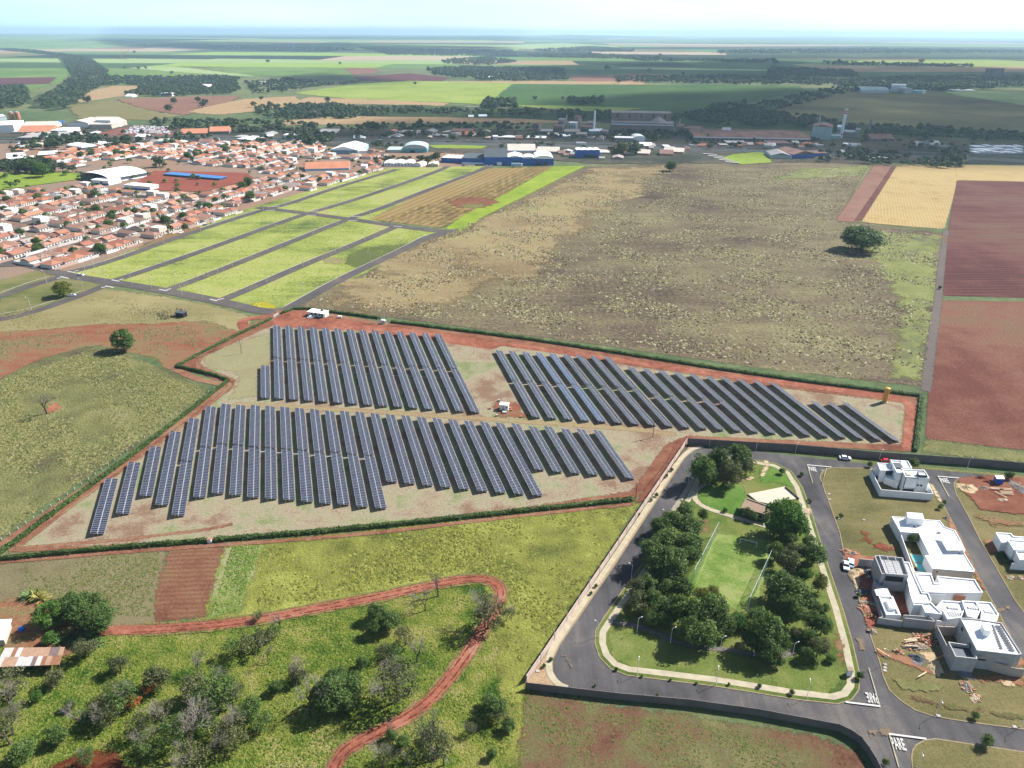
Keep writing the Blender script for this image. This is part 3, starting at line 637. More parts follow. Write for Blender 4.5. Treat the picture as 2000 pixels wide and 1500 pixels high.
lp('pit_earth', P(Z2, (1420, 330), (1700, 300), (2200, 350), (2200, 660), (1900, 640), (1600, 600), (1520, 500), (1430, 420)), m_red, 1.5)
lp('lime_sand', P(Z2, (1400, 380), (1540, 385), (1600, 440), (1540, 470), (1440, 440)), m_dust, 1)
lp('bare_earth', P(Z2, (1560, 660), (1800, 660), (1980, 700), (1980, 760), (1700, 740)), m_redscrub, 2)
lp('paved_drive', P(Z2, (1625, 860), (1720, 862), (1830, 960), (1700, 990), (1640, 905)), m_orange, .6)
lp('green_yard', P(Z2, (1740, 990), (1830, 960), (1890, 1060), (1800, 1090)), field('dark_lawn', [C(60, 84, 40), C(80, 104, 54)], edge=edge(.6)), .6)  # yard lawn in a darker green than the park lawns
# repairs and stains on the asphalt
_as = field('road_dust', [C(140, 122, 104), C(156, 140, 120)], s=(.2, .6, 2), contrast=2, edge=edge(1.4, .5))
for _x, _y, _m in [(1682, 1260, _as), (1665, 1130, _as), (1655, 1090, _as), (1870, 940, _as), (1960, 1190, _as), (1720, 1430, _as), (1110, 1290, _as)]:
    _c = G(_x, _y); _a = rng.uniform(0, 3.1); _l, _w = rng.uniform(1.0, 3), rng.uniform(.5, 1.0); _u = (math.cos(_a), math.sin(_a))
    patch('road_patch', [(_c[0] + _u[0] * _l * a - _u[1] * _w * b_, _c[1] + _u[1] * _l * a + _u[0] * _w * b_) for a, b_ in ((-1, -1), (1, -1), (1, 1), (-1, 1))], _m, .5, 24, px=False)
_c = 0
# road markings
def road_word(px, py, w, hgt, rz, flip=False):
    c = bpy.data.curves.new('road_word', 'FONT'); c.body = 'PARE'; c.size = 1.0; c.align_x = 'CENTER'; c.align_y = 'CENTER'; c.offset = 0.02
    o = bpy.data.objects.new('road_word', c); COL.objects.link(o); c.materials.append(m_paint)
    X, Y = G(px, py); k = nextlayer(); o.location = (X, Y, lift(X, Y, k)); o.scale = (w / 2.55, hgt / 0.72, 1); o.rotation_euler = (0, 0, math.radians(rz))
    tag(o, kind='structure')
road_word(*Z2(163, 254), 2.9, 3.0, -9)
road_word(*Z2(1300, 354), 3.2, 3.2, -9)
road_word(*Z3(453, 897), 2.9, 3.0, 171)
road_word(*Z3(678, 1302), 3.3, 3.1, -9)
for z, a, b_, w, m in [(Z2, (115, 216), (325, 235), .5, m_paint), (Z2, (118, 216), (165, 375), .22, m_painty), (Z2, (1240, 315), (1428, 330), .5, m_paint), (Z2, (1242, 315), (1338, 490), .22, m_painty),
                    (Z3, (225, 937), (525, 974), .5, m_paint), (Z3, (425, 642), (522, 974), .22, m_painty), (Z3, (597, 1212), (922, 1255), .5, m_paint), (Z3, (600, 1212), (685, 1500), .22, m_painty)]:
    dash(z(*a), z(*b_), w, m, 'road_line')
o = dash(Z2(283, 245), Z2(246, 370), .18, m_painty, 'road_line'); o.location.z = .12
#SPLIT
# ---- far landscape: fields as ground sheets, farthest first
def ff(name, cols, **kw):
    a = dict(s=(0.002, 0.010, 0.06), grain=.3, contrast=1.9, bump=0, edge=edge(14, 0.02)); a.update(kw); return field(name, cols, **a)
FM = {
 'cane': ff('cane_green', [C(96, 132, 66), C(124, 152, 80), C(152, 172, 98)]),
 'lcane': ff('pale_cane', [C(150, 180, 110), C(176, 196, 128), C(190, 204, 140)]),
 'lime': ff('lime_cane', [C(134, 156, 70), C(162, 180, 86), C(180, 192, 104)]),
 'dgreen': ff('deep_green_crop', [C(66, 98, 52), C(84, 116, 62), C(104, 130, 72)]),
 'pink': ff('pale_fallow', [C(196, 166, 140), C(212, 188, 158), C(206, 196, 160)]),
 'tan': ff('tan_fallow', [C(176, 146, 108), C(196, 164, 122), C(186, 166, 126)]),
 'brown': ff('brown_fallow', [C(140, 98, 84), C(156, 112, 96), C(160, 126, 100)]),
 'olive': ff('olive_rough', [C(116, 112, 76), C(140, 134, 90), C(150, 142, 98)]),
 'purple': ff('purple_soil', [C(104, 66, 70), C(122, 80, 82)]),
 'wood': ff('wood_floor', [C(50, 70, 44), C(76, 94, 58), C(108, 116, 78)], s=(.003, .015, .1), contrast=2.4),
 'verge': ff('rough_verge', [C(60, 66, 56), C(84, 86, 74), C(114, 102, 88), C(80, 94, 64)], s=(.004, .02, .12), contrast=2.6),
}
LAYER[0] = 2
# patchwork of thin strips out to the horizon
keys = ['cane', 'lcane', 'dgreen', 'pink', 'wood', 'cane', 'lime', 'wood', 'brown', 'cane', 'dgreen', 'olive', 'lcane', 'tan']
pg = {}
for ring_i in range(17):
    y0 = 3300 * (1.145 ** ring_i); y1 = y0 * 1.155
    x = -y1 * 1.0
    while x < y1 * 1.0:
        w_ = y0 * rng.uniform(0.10, 0.42); key = rng.choice(keys)
        sh = rng.uniform(-.03, .03) * y0
        pg.setdefault(key, []).append([(x, y0 + rng.uniform(-.04, .04) * y0), (x + w_, y0 + sh), (x + w_ * 1.02, y1 + sh), (x, y1 + rng.uniform(-.03, .03) * y0)])
        x += w_
plain = {}
for key, L in pg.items():
    b = MB(); k = nextlayer()
    cols = {'cane': [C(104, 138, 72), C(136, 164, 92)], 'lcane': [C(160, 186, 118), C(184, 200, 134)], 'lime': [C(150, 182, 78), C(176, 200, 98)], 'dgreen': [C(70, 100, 56), C(92, 120, 70)],
            'pink': [C(200, 172, 144), C(212, 192, 158)], 'tan': [C(182, 152, 112), C(196, 168, 126)], 'brown': [C(146, 102, 86), C(158, 120, 98)], 'olive': [C(124, 118, 80), C(146, 138, 94)], 'wood': [C(40, 58, 38), C(62, 82, 52)]}[key]
    m = field('far_' + key, cols, s=(0.0008, 0.004, 0.03), bump=0)
    for q in L: b.poly([(p[0], p[1], 0.6 + 0.15 * k * p[1] / 9000) for p in q])
    put('distant_fields', b.mesh('distant_fields', m), kind='structure')
# low far hills
def hill(name, x0, x1, y, h, seed, depth=1600, m='cane'):
    r = random.Random(seed); V = []; Fc = []; nx, ny = 60, 8
    ph = [r.uniform(0, 6.28) for _ in range(5)]
    for j in range(ny + 1):
        for i in range(nx + 1):
            u = i / nx; v = j / ny; e = math.sin(math.pi * u) ** 0.7 * math.sin(math.pi * v * 0.999 + 0.0005) if 0 < u < 1 else 0
            hh = e * h * (0.7 + 0.2 * math.sin(u * 9 + ph[0]) + 0.1 * math.sin(u * 23 + ph[1]) + .06 * math.sin(u * 47 + ph[2] + v * 5))
            V.append((x0 + (x1 - x0) * u, y + depth * (v - .5) * 2, max(hh, 0) - 0.5))
    for j in range(ny):
        for i in range(nx):
            a = j * (nx + 1) + i; Fc.append((a, a + 1, a + nx + 2, a + nx + 1))
    me = np_mesh(name, V, Fc, [hm[m]], smooth=True); put(name, me, kind='structure')
hm = {'cane': field('hill_crop', [C(84, 128, 74), C(122, 162, 96), C(150, 176, 118), C(70, 96, 60)], s=(0.0006, 0.002, 0.01), contrast=2.2, bump=0),
      'wood': field('hill_wood', [C(44, 64, 44), C(66, 90, 58), C(120, 150, 90)], s=(0.0006, 0.003, 0.02), contrast=2.0, bump=0)}
hill('hills', -9500, -3600, 8200, 62, 1, 2200)
hill('hills', -14000, -7000, 15000, 90, 2, 3000)
hill('hills', -5200, 1800, 17500, 48, 3, 2600, 'wood')
hill('hills', -3500, 5200, 24500, 80, 4, 3000, 'wood')
hill('hills', 6000, 17000, 27500, 50, 5, 2500)
FAR = [
 ('cane', 'cane_field', [(-200, 92), (20, 80), (150, 76), (245, 80), (300, 90), (240, 100), (232, 112), (200, 132), (120, 112), (25, 100), (-200, 106)]),
 ('pink', 'fallow_field', [(-200, 84), (-20, 80), (40, 82), (60, 90), (0, 98), (-200, 100)]),
 ('cane', 'cane_field', [(-250, 104), (0, 98), (70, 104), (130, 124), (142, 142), (120, 160), (60, 178), (0, 182), (-250, 190)]),
 ('purple', 'ploughed_field', [(-200, 154), (0, 152), (112, 151), (98, 164), (0, 167), (-200, 170)]),
 ('wood', 'dark_scrub', [(190, 76), (400, 84), (650, 90), (850, 95), (1000, 98), (1000, 112), (760, 112), (560, 104), (400, 98), (230, 88)]),
 ('dgreen', 'crop_field', [(560, 100), (700, 104), (760, 118), (640, 118)]),
 ('pink', 'fallow_field', [(236, 112), (245, 100), (310, 91), (420, 98), (560, 103), (640, 108), (640, 118), (400, 116), (250, 120)]),
 ('lcane', 'cane_field', [(236, 114), (380, 104), (640, 110), (690, 122), (600, 130), (380, 128), (240, 120)]),
 ('cane', 'cane_field', [(400, 134), (560, 124), (670, 124), (700, 146), (560, 150), (480, 148)]),
 ('lcane', 'cane_field', [(190, 118), (240, 122), (360, 132), (480, 146), (520, 152), (330, 140), (210, 130)]),
 ('cane', 'cane_field', [(205, 132), (330, 140), (470, 152), (440, 160), (300, 166), (190, 166), (210, 150)]),
 ('lime', 'cane_field', [(640, 122), (760, 124), (900, 128), (860, 134), (700, 134)]),
 ('brown', 'ploughed_field', [(670, 134), (736, 132), (740, 143), (690, 147)]),
 ('purple', 'bare_field', [(690, 150), (800, 143), (880, 152), (860, 160), (700, 158)]),
 ('cane', 'cane_field', [(760, 108), (1000, 118), (1100, 128), (900, 132), (730, 128)]),
 ('lcane', 'pale_cane_field', [(940, 90), (1100, 84), (1200, 90), (1170, 98), (1000, 96)]),
 ('pink', 'fallow_field', [(1060, 98), (1300, 100), (1560, 108), (1540, 112), (1200, 108), (1050, 104)]),
 ('dgreen', 'green_field', [(1000, 118), (1300, 112), (1600, 116), (1900, 118), (1900, 150), (1600, 150), (1400, 156), (1200, 150), (1040, 136)]),
 ('lime', 'lit_cane_field', [(1540, 126), (1700, 118), (1900, 118), (2200, 120), (2200, 140), (1900, 140), (1640, 136)]),  # lime green strip across the deep green field
 ('brown', 'bare_field', [(1110, 148), (1260, 144), (1360, 148), (1300, 158), (1180, 162), (1120, 158)]),
 ('wood', 'dark_plain', [(1400, 92), (1700, 90), (2200, 94), (2200, 110), (1700, 112), (1420, 108)]),
 ('tan', 'field_margin', [(760, 160), (1000, 158), (1260, 160), (1260, 166), (900, 164), (740, 165)]),
 ('lime', 'lime_cane_field', [(570, 182), (700, 164), (800, 158), (960, 162), (1120, 166), (1010, 208), (860, 200), (700, 196)]),
 ('dgreen', 'shaded_cane_field', [(1000, 164), (1250, 166), (1560, 168), (1575, 178), (1500, 192), (1400, 216), (1200, 222), (1050, 214), (960, 196)]),  # right part of the lime field, cloud shade put into its deep green
 ('lime', 'lime_strip', [(1000, 205), (1150, 208), (1260, 212), (1190, 220), (1050, 216)]),
 ('olive', 'dark_crop_field', [(1470, 222), (1560, 198), (1625, 180), (1740, 178), (1845, 184), (2000, 205), (2200, 230), (2200, 275), (2000, 268), (1800, 250), (1600, 245)]),
 ('lcane', 'pale_crop_field', [(1842, 180), (1900, 178), (2200, 184), (2200, 232), (2000, 206), (1860, 186)]),
 ('dgreen', 'green_field', [(1640, 150), (1900, 143), (2200, 150), (2200, 172), (1860, 172), (1700, 160)]),
 ('tan', 'tan_field', [(135, 203), (150, 183), (220, 168), (300, 168), (298, 182), (225, 191), (170, 199)]),
 ('brown', 'red_brown_field', [(222, 194), (400, 188), (470, 188), (460, 198), (400, 216), (360, 226), (280, 214)]),
 ('olive', 'olive_field', [(125, 206), (220, 196), (290, 214), (360, 226), (300, 236), (150, 232)]),
 ('tan', 'tan_field', [(360, 218), (470, 194), (580, 188), (600, 204), (500, 218), (420, 226)]),
 ('tan', 'tan_field', [(600, 190), (760, 196), (880, 202), (860, 212), (700, 212), (560, 204)]),
 ('tan', 'long_tan_field', [(530, 236), (700, 226), (900, 226), (1010, 230), (1180, 234), (1180, 242), (900, 240), (700, 244), (560, 246)]),
 ('verge', 'roadside_land', [(-250, 236), (200, 244), (600, 250), (1200, 256), (1600, 268), (2250, 285), (2250, 325), (1500, 318), (1180, 322), (900, 300), (600, 285), (-250, 270)]),
 ('wood', 'wood_floor', [(540, 212), (700, 204), (1000, 208), (1200, 220), (1500, 224), (1700, 244), (2250, 272), (2250, 284), (1700, 262), (1300, 246), (1000, 232), (560, 226)]),
 ('wood', 'valley_floor', [(105, 104), (150, 110), (212, 140), (205, 162), (170, 182), (140, 215), (60, 220), (50, 196), (100, 176), (140, 150)]),
]
for key, nm, pl in FAR: patch(nm, pl, FM[key], 14, 60)
m_green2 = ff('court_green', [C(140, 164, 60), C(166, 186, 80)], edge=edge(4))
patch('green_field', [(-100, 345), (0, 338), (90, 335), (170, 340), (178, 348), (60, 364), (0, 372), (-100, 380)], m_green2, 4)
patch('green_field', [(1430, 302), (1490, 296), (1510, 318), (1450, 322), (1400, 312)], m_green2, 4)
patch('green_field', [(835, 284), (900, 283), (955, 286), (940, 291), (850, 290)], m_green2, 4)
patch('red_sports_court', ZB and [(262, 360), (300, 334), (480, 338), (500, 350), (395, 375), (300, 372)], field('red_court_clay', [C(150, 84, 70), C(176, 104, 86)], s=(.02, .1, .5), edge=edge(1.5)), 2)
patch('scrapyard_soil', [(190, 262), (235, 250), (330, 250), (350, 268), (200, 270)], field('scrapyard_soil', [C(140, 90, 80), C(160, 110, 96)], s=(.02, .1, .5), edge=edge(4)), 4)
m_hw = ff('highway_asphalt', [C(98, 102, 104), C(116, 118, 118)], s=(.004, .02, .1), edge=edge(1.5))
strip('highway', [(-150, 283), (100, 275), (250, 272), (450, 273), (700, 279), (900, 281), (1200, 288), (1500, 296), (1800, 306), (2150, 322)], 26, m_hw, soft=2)
strip('highway', [(-150, 277), (100, 269), (250, 266), (450, 267), (700, 273), (900, 275), (1200, 281), (1500, 289), (1800, 298), (2150, 312)], 14, m_hw, soft=2)
strip('country_road', [(560, 196), (760, 205), (880, 207), (1000, 212)], 8, FM['pink'], soft=3)
strip('dirt_road', [(240, 128), (380, 128), (520, 150), (690, 158)], 10, FM['brown'], soft=3)
strip('dirt_road', [(0, 96), (60, 100), (150, 118), (190, 130)], 10, FM['brown'], soft=3)
strip('dirt_road', [(250, 100), (232, 112), (250, 118)], 18, FM['brown'], soft=3)
#SPLIT
# ================================================================ OBJECT MATERIALS
def leaf_mat(name, dark, mid, lite, var=0.25):
    m = NT(name); t = m.attr('tint'); r = m.rand()
    f = m.math('MULTIPLY_ADD', r, 0.35, m.math('MULTIPLY', t, 0.75), clamp=True)
    c = m.ramp(f, [(0.1, dark), (0.5, mid), (0.95, lite)])
    m.base(c, 0.6, 0.25)
    tr = m.n('ShaderNodeBsdfTranslucent'); m.l(c, tr.inputs[0]); mx = m.n('ShaderNodeMixShader'); mx.inputs[0].default_value = 0.36
    m.l(m.b.outputs[0], mx.inputs[1]); m.l(tr.outputs[0], mx.inputs[2]); m.l(mx.outputs[0], m.out.inputs[0])
    return m.mat
L = lambda r, g, b: (r, g, b, 1)
LEAF = {
 'dark': leaf_mat('dark_leaves', L(.036, .070, .014), L(.070, .122, .026), L(.120, .185, .045)),
 'mid': leaf_mat('green_leaves', L(.042, .078, .015), L(.080, .138, .028), L(.135, .20, .052)),
 'bright': leaf_mat('bright_leaves', L(.030, .075, .010), L(.062, .140, .018), L(.110, .200, .035)),
 'olive': leaf_mat('olive_leaves', L(.052, .068, .022), L(.098, .112, .040), L(.155, .160, .070)),
 'yellow': leaf_mat('yellow_green_leaves', L(.070, .095, .012), L(.125, .150, .020), L(.190, .200, .040)),
 'orange': leaf_mat('orange_leaves', L(.16, .050, .012), L(.30, .095, .025), L(.38, .17, .05)),
 'pink': leaf_mat('pink_blossom', L(.20, .12, .16), L(.30, .19, .24), L(.38, .28, .32)),
 'far': leaf_mat('far_leaves', L(.022, .042, .016), L(.042, .070, .024), L(.080, .108, .038)),
 'hedge': leaf_mat('hedge_leaves', L(.040, .075, .018), L(.075, .125, .030), L(.125, .185, .050)),
 'brush': leaf_mat('dry_brush', L(.10, .085, .055), L(.15, .13, .085), L(.21, .185, .125)),
}
m_bark = simple('bark', (.085, .065, .05, 1), 0.95, 0.1, 0, .3, 3)
m_twig = simple('grey_twigs', (.20, .175, .15, 1), 0.95, 0.1, 0, .25, 2)
m_wall_w = simple('white_render', (.72, .73, .73, 1), 0.85, 0.2, 0, .06, .4)
m_roof_w = simple('white_roof', (.80, .80, .79, 1), 0.8, 0.2, 0, .05, .3)
m_grey_w = simple('raw_grey_render', (.36, .355, .35, 1), 0.9, 0.1, 0, .12, .7)
m_tanw = simple('tan_render', (.42, .36, .31, 1), 0.9, 0.1, 0, .1, .6)
m_dark = simple('dark_opening', (.015, .016, .02, 1), 0.5, 0.3)
m_glass = simple('window_glass', (.02, .028, .04, 1), 0.08, 0.6)
m_metal = simple('galvanised_metal', (.42, .43, .44, 1), 0.45, 0.5, 0.6)
m_white_metal = simple('white_metal', (.7, .7, .7, 1), 0.4, 0.4)
m_polec = simple('concrete_pole', (.40, .38, .35, 1), 0.9, 0.1)
m_wood = simple('weathered_wood', (.16, .115, .08, 1), 0.9, 0.1)
m_plank = simple('sawn_timber', (.50, .40, .27, 1), 0.9, 0.1)
m_darkgrey = simple('charcoal_cladding', (.055, .065, .085, 1), 0.6, 0.3)
m_blue = simple('blue_steel', (.02, .10, .42, 1), 0.5, 0.3, 0, .12, .2)
m_yellow = simple('yellow_steel', (.62, .28, .02, 1), 0.45, 0.4, 0, .1)
m_wheel = simple('tyre_rubber', (.02, .02, .02, 1), 0.8, 0.2)
m_pool = NT('pool_water'); m_pool.base(m_pool.ramp(m_pool.noise(2.0), [(0.3, (.05, .42, .44, 1)), (0.7, (.10, .55, .56, 1))]), 0.05, 0.5); m_pool = m_pool.mat
m_brick = simple('clay_brick', (.36, .16, .10, 1), 0.9, 0.1, 0, .2, 3)
m_wallgrey = NT('precast_concrete'); _z = m_wallgrey
_g = _z.noise(0.25, 4, .6); _h = _z.noise(2.5, 3, .6, _z.scalev(_z.pos(), 1, 1))
_z.base(_z.mix(_z.math('MULTIPLY', _h, .7), _z.ramp(_g, [(0.3, (.13, .115, .11, 1)), (0.7, (.20, .18, .17, 1))]), (.10, .085, .08, 1)), .95, .1); m_wallgrey = _z.mat
m_wallpink = simple('pinkish_render_wall', (.44, .35, .30, 1), .9, .1, 0, .18, .5)
m_netting = NT('green_netting'); m_netting.base((.10, .22, .14, 1), .8, .1); m_netting.b.inputs['Alpha'].default_value = 0.28; m_netting = m_netting.mat

# solar module
_p = NT('solar_cells'); _v = _p.obj(); _sx = _p.n('ShaderNodeSeparateXYZ'); _p.l(_v, _sx.inputs[0])
_c = _p.ramp(_p.rand(), [(0, (.007, .010, .021, 1)), (1, (.012, .017, .034, 1))]); _p.base(_c, 0.35, 0.28); m_cells = _p.mat
m_cells_b = simple('blue_solar_cells', (.011, .032, .075, 1), 0.3, 0.35)
m_frame = simple('aluminium_frame', (.40, .41, .45, 1), 0.55, 0.3, 0.0)

# ================================================================ TREES
def crown_mesh(name, seed, nclump, nleaf, leaf, mat, rv=0.86, zc=1.0, cr=0.34, hollow=0.35, spread=1.0):
    R = np.random.RandomState(seed)
    cen = []
    while len(cen) < nclump:
        d = R.normal(size=3); d /= np.linalg.norm(d)
        if d[2] < -0.85: continue
        r = (hollow + (1 - hollow) * R.rand() ** 0.5) * (1 - cr * 0.75) * R.uniform(.85, 1.12)
        cen.append((d[0] * r * spread, d[1] * r * spread, zc + d[2] * r * rv))
    cen = np.array(cen); tc = R.rand(nclump)
    ci = R.randint(0, nclump, nleaf)
    d = R.normal(size=(nleaf, 3)); d /= np.linalg.norm(d, axis=1)[:, None]
    d[:, 2] = np.where(d[:, 2] < -0.3, -d[:, 2] * .6, d[:, 2])
    rad = cr * (0.65 + 0.45 * R.rand(nleaf)) * (0.75 + 0.5 * R.rand(nclump))[ci]
    p = cen[ci] + d * rad[:, None] * np.array([1, 1, rv])
    nrm = d * 0.8 + R.normal(size=(nleaf, 3)) * 0.55 + np.array([0, 0, 0.35]); nrm /= np.linalg.norm(nrm, axis=1)[:, None]
    u = np.cross(nrm, R.normal(size=(nleaf, 3))); u /= np.linalg.norm(u, axis=1)[:, None]; w = np.cross(nrm, u)
    s1 = leaf * (0.6 + 0.8 * R.rand(nleaf))[:, None]; s2 = s1 * (0.5 + 0.5 * R.rand(nleaf))[:, None]
    V = np.stack([p - u * s1, p + w * s2, p + u * s1, p - w * s2], 1).reshape(-1, 3)
    Fc = np.arange(nleaf * 4).reshape(-1, 4)
    t = np.clip(tc[ci] * 0.65 + R.rand(nleaf) * 0.35, 0, 1).repeat(4)
    return np_mesh(name, V, Fc, [mat], {'tint': t})
def trunk_mesh(name, seed, zc=1.0, r=0.055, limbs=6):
    q = random.Random(seed); b = MB(); top = (q.uniform(-.05, .05), q.uniform(-.05, .05), zc * .62)
    b.bar((0, 0, -.02), top, r * 1.25, r * .8, 6)
    for i in range(limbs):
        a = 6.283 * i / limbs + q.uniform(-.4, .4); e = (math.cos(a) * q.uniform(.4, .65), math.sin(a) * q.uniform(.4, .65), zc * q.uniform(.85, 1.3))
        mm = tuple(top[k] * .45 + e[k] * .55 + (0, 0, -.05)[k] for k in range(3))
        b.bar(top, mm, r * .5, r * .33, 4); b.bar(mm, e, r * .33, r * .1, 4)
    return b.mesh(name, m_bark)
TRUNKS = [trunk_mesh('trunk', 30 + i) for i in range(3)]
def crowns(key, n, nclump, nleaf, leaf, **kw): return [crown_mesh('crown', hash(key) % 1 + 100 * sorted(LEAF).index(key) + i, nclump, nleaf, leaf, LEAF[key], **kw) for i in range(n)]
CR = {
 'dark': crowns('dark', 4, 46, 4200, .055), 'mid': crowns('mid', 4, 42, 3600, .055), 'bright': crowns('bright', 3, 48, 4200, .05),
 'olive': crowns('olive', 3, 34, 2200, .055), 'yellow': crowns('yellow', 2, 30, 2000, .06), 'orange': crowns('orange', 1, 16, 1100, .06), 'pink': crowns('pink', 1, 26, 1500, .055),
}
DENSE = [crown_mesh('crown', 800 + i, 90, 9000, .042, LEAF['dark'], cr=.27, hollow=.55, zc=.86, rv=.84) for i in range(2)] + [crown_mesh('crown', 820, 80, 7000, .045, LEAF['bright'], cr=.27, hollow=.55, zc=.9, rv=.88), crown_mesh('crown', 821, 80, 8000, .045, LEAF['mid'], cr=.27, hollow=.55, zc=.9, rv=.88)]
SPARSE = [crown_mesh('crown', 900 + i, 26, 1100, .045, LEAF['olive'], cr=.3, hollow=.5) for i in range(3)] + [crown_mesh('crown', 910 + i, 30, 1500, .045, LEAF['mid'], cr=.3, hollow=.5) for i in range(2)]
FARC = [crown_mesh('crown', 950 + i, 22, 420, .13, LEAF['far'], cr=.4) for i in range(4)]
def tree_at(X, Y, R, kind, text, zone, vs=1.0, name='tree', group=None, crown=None, cat='tree'):
    o = empty(name, (X, Y, 0), rng.uniform(0, 6.28), None, cat, group); o.scale = (R * rng.uniform(.94, 1.06), R * rng.uniform(.94, 1.06), R * vs)
    put('crown', crown or rng.choice(CR[kind]), o); put('trunk', rng.choice(TRUNKS), o)
    later(o, text, zone); return o
def tree_px(cx, cy, r, kind, text, zone, vs=1.0, **kw):
    X, Y = G(cx, cy); R = r / ppm(X, Y)
    for _ in range(3):
        X, Y = G(cx, cy, 1.0 * R * vs); R = r / ppm(X, Y, 1.0 * R * vs)
    return tree_at(X, Y, R, kind, text, zone, vs, **kw)
def bare_mesh(seed, depth=6, spread=.62):
    q = random.Random(seed); b = MB(); tw = MB()
    def grow(p, d, ln, r, k):
        e = p + d * ln
        (b if k < 3 else tw).bar(p, e, r, r * .68, 4 if k < 3 else 3, cap=False)
        if k >= depth: return
        for i in range(3 if k in (0, 1, 3, 4) else 2):
            ax = Vector((q.gauss(0, 1), q.gauss(0, 1), q.gauss(0, .5))).normalized()
            nd = (d + ax * spread * q.uniform(.6, 1.2) + Vector((0, 0, .10))).normalized()
            grow(e, nd, ln * q.uniform(.62, .85), r * .62, k + 1)
    grow(Vector((0, 0, -.01)), Vector((q.uniform(-.1, .1), q.uniform(-.1, .1), 1)).normalized(), .24, .028, 0)
    return b.mesh('trunk', m_bark), tw.mesh('twigs', m_twig)
BARE = [bare_mesh(i, 6, .62) for i in range(4)]
BARED = [bare_mesh(20 + i, 7, .7) for i in range(4)]
def bare_px(bx, by, hpx, text, zone, dense=False, wide=1.0, name='bare_tree', leafy=None):
    X, Y = G(bx, by); h = height_for(bx, by, by - hpx)
    o = empty(name, (X, Y, 0), rng.uniform(0, 6.28), None, 'tree'); t, w = rng.choice(BARED if dense else BARE)
    o.scale = (h * wide, h * wide, h); put('trunk', t, o); put('twigs', w, o)
    if leafy:
        c = put('crown', rng.choice(SPARSE), o); c.scale = (.42, .42, .46)
    later(o, text, zone); return o

# park trees (crown centre and radius in the photograph)
PK = [(930,290,70,'dark'),(1010,250,60,'dark'),(1110,230,62,'dark'),(1150,275,45,'olive'),(1060,300,58,'olive'),(960,340,40,'dark'),(1085,338,30,'olive'),
 (850,490,45,'mid'),(935,515,28,'mid'),(720,570,52,'dark'),(790,540,55,'mid'),(860,570,62,'dark'),(760,640,72,'mid'),(870,655,62,'dark'),(690,700,72,'dark'),(780,740,88,'dark'),(865,720,58,'dark'),(720,785,68,'dark'),
 (600,870,46,'olive'),(655,850,50,'mid'),(620,950,56,'olive'),(700,935,58,'mid'),(760,875,48,'dark'),(560,975,28,'olive'),(830,870,55,'mid'),(800,970,72,'dark'),(755,1000,58,'dark'),(690,1015,46,'mid'),(890,1000,82,'dark'),(975,990,86,'dark'),(880,1080,72,'dark'),(960,1085,78,'dark'),(1040,1050,58,'mid'),(930,905,44,'yellow'),(985,885,34,'yellow'),(1110,1030,42,'bright'),(1200,1015,56,'mid'),(1240,1085,86,'dark'),(1180,1125,56,'dark'),(1310,1130,58,'mid'),(1250,1170,66,'dark'),(1385,1090,32,'olive'),
 (1330,520,92,'bright'),(1390,565,64,'bright'),(1290,575,54,'mid'),(1345,620,46,'mid'),
 (1290,690,42,'dark'),(1350,730,56,'olive'),(1385,690,46,'olive'),(1455,645,40,'mid'),(1475,705,60,'dark'),(1430,765,36,'mid'),(1430,803,32,'bright'),(1505,845,46,'yellow'),(1320,870,86,'dark'),(1390,905,76,'dark'),(1290,912,56,'mid'),(1360,970,66,'dark'),(1430,930,54,'dark'),(1485,965,34,'mid'),(1470,1040,50,'mid'),(1520,1052,50,'mid'),(1450,1115,42,'dark'),(1500,1160,54,'olive'),(1445,1192,34,'mid'),(1558,1215,24,'bright'),(1300,1222,32,'mid'),(1530,968,24,'mid'),(1320,300,16,'mid'),(1180,520,24,'mid'),(1150,500,26,'mid'),(1040,490,13,'bright'),(1045,380,30,'mid')]
TXT = {'dark': 'dense dark green tree', 'mid': 'leafy green tree', 'bright': 'bright green broad tree', 'olive': 'olive brown thin tree', 'yellow': 'yellow-green bushy tree'}
for x, y, r, k in PK:
    z = 'beside the soccer pitch' 
    if y < 400: z = 'at the top of the park'
    elif y < 640 and x > 1000: z = 'by the park pavilion'
    elif x < 900 and y < 820: z = 'between soccer pitch and the left road'
    elif y > 820 and x < 1150: z = 'below the soccer pitch in the park'
    elif x >= 1150 and y > 980: z = 'in the lower right of the park'
    elif x >= 1150: z = 'right of the soccer pitch'
    k2 = k if (k != 'dark' or rng.random() < .5) else rng.choice(['mid', 'mid', 'dark'])
    tree_px(1000 + x / 2.5, 800 + y / 2.5, r / 2.5 * 1.08, k2, TXT[k2], z, vs=rng.uniform(.9, 1.3))
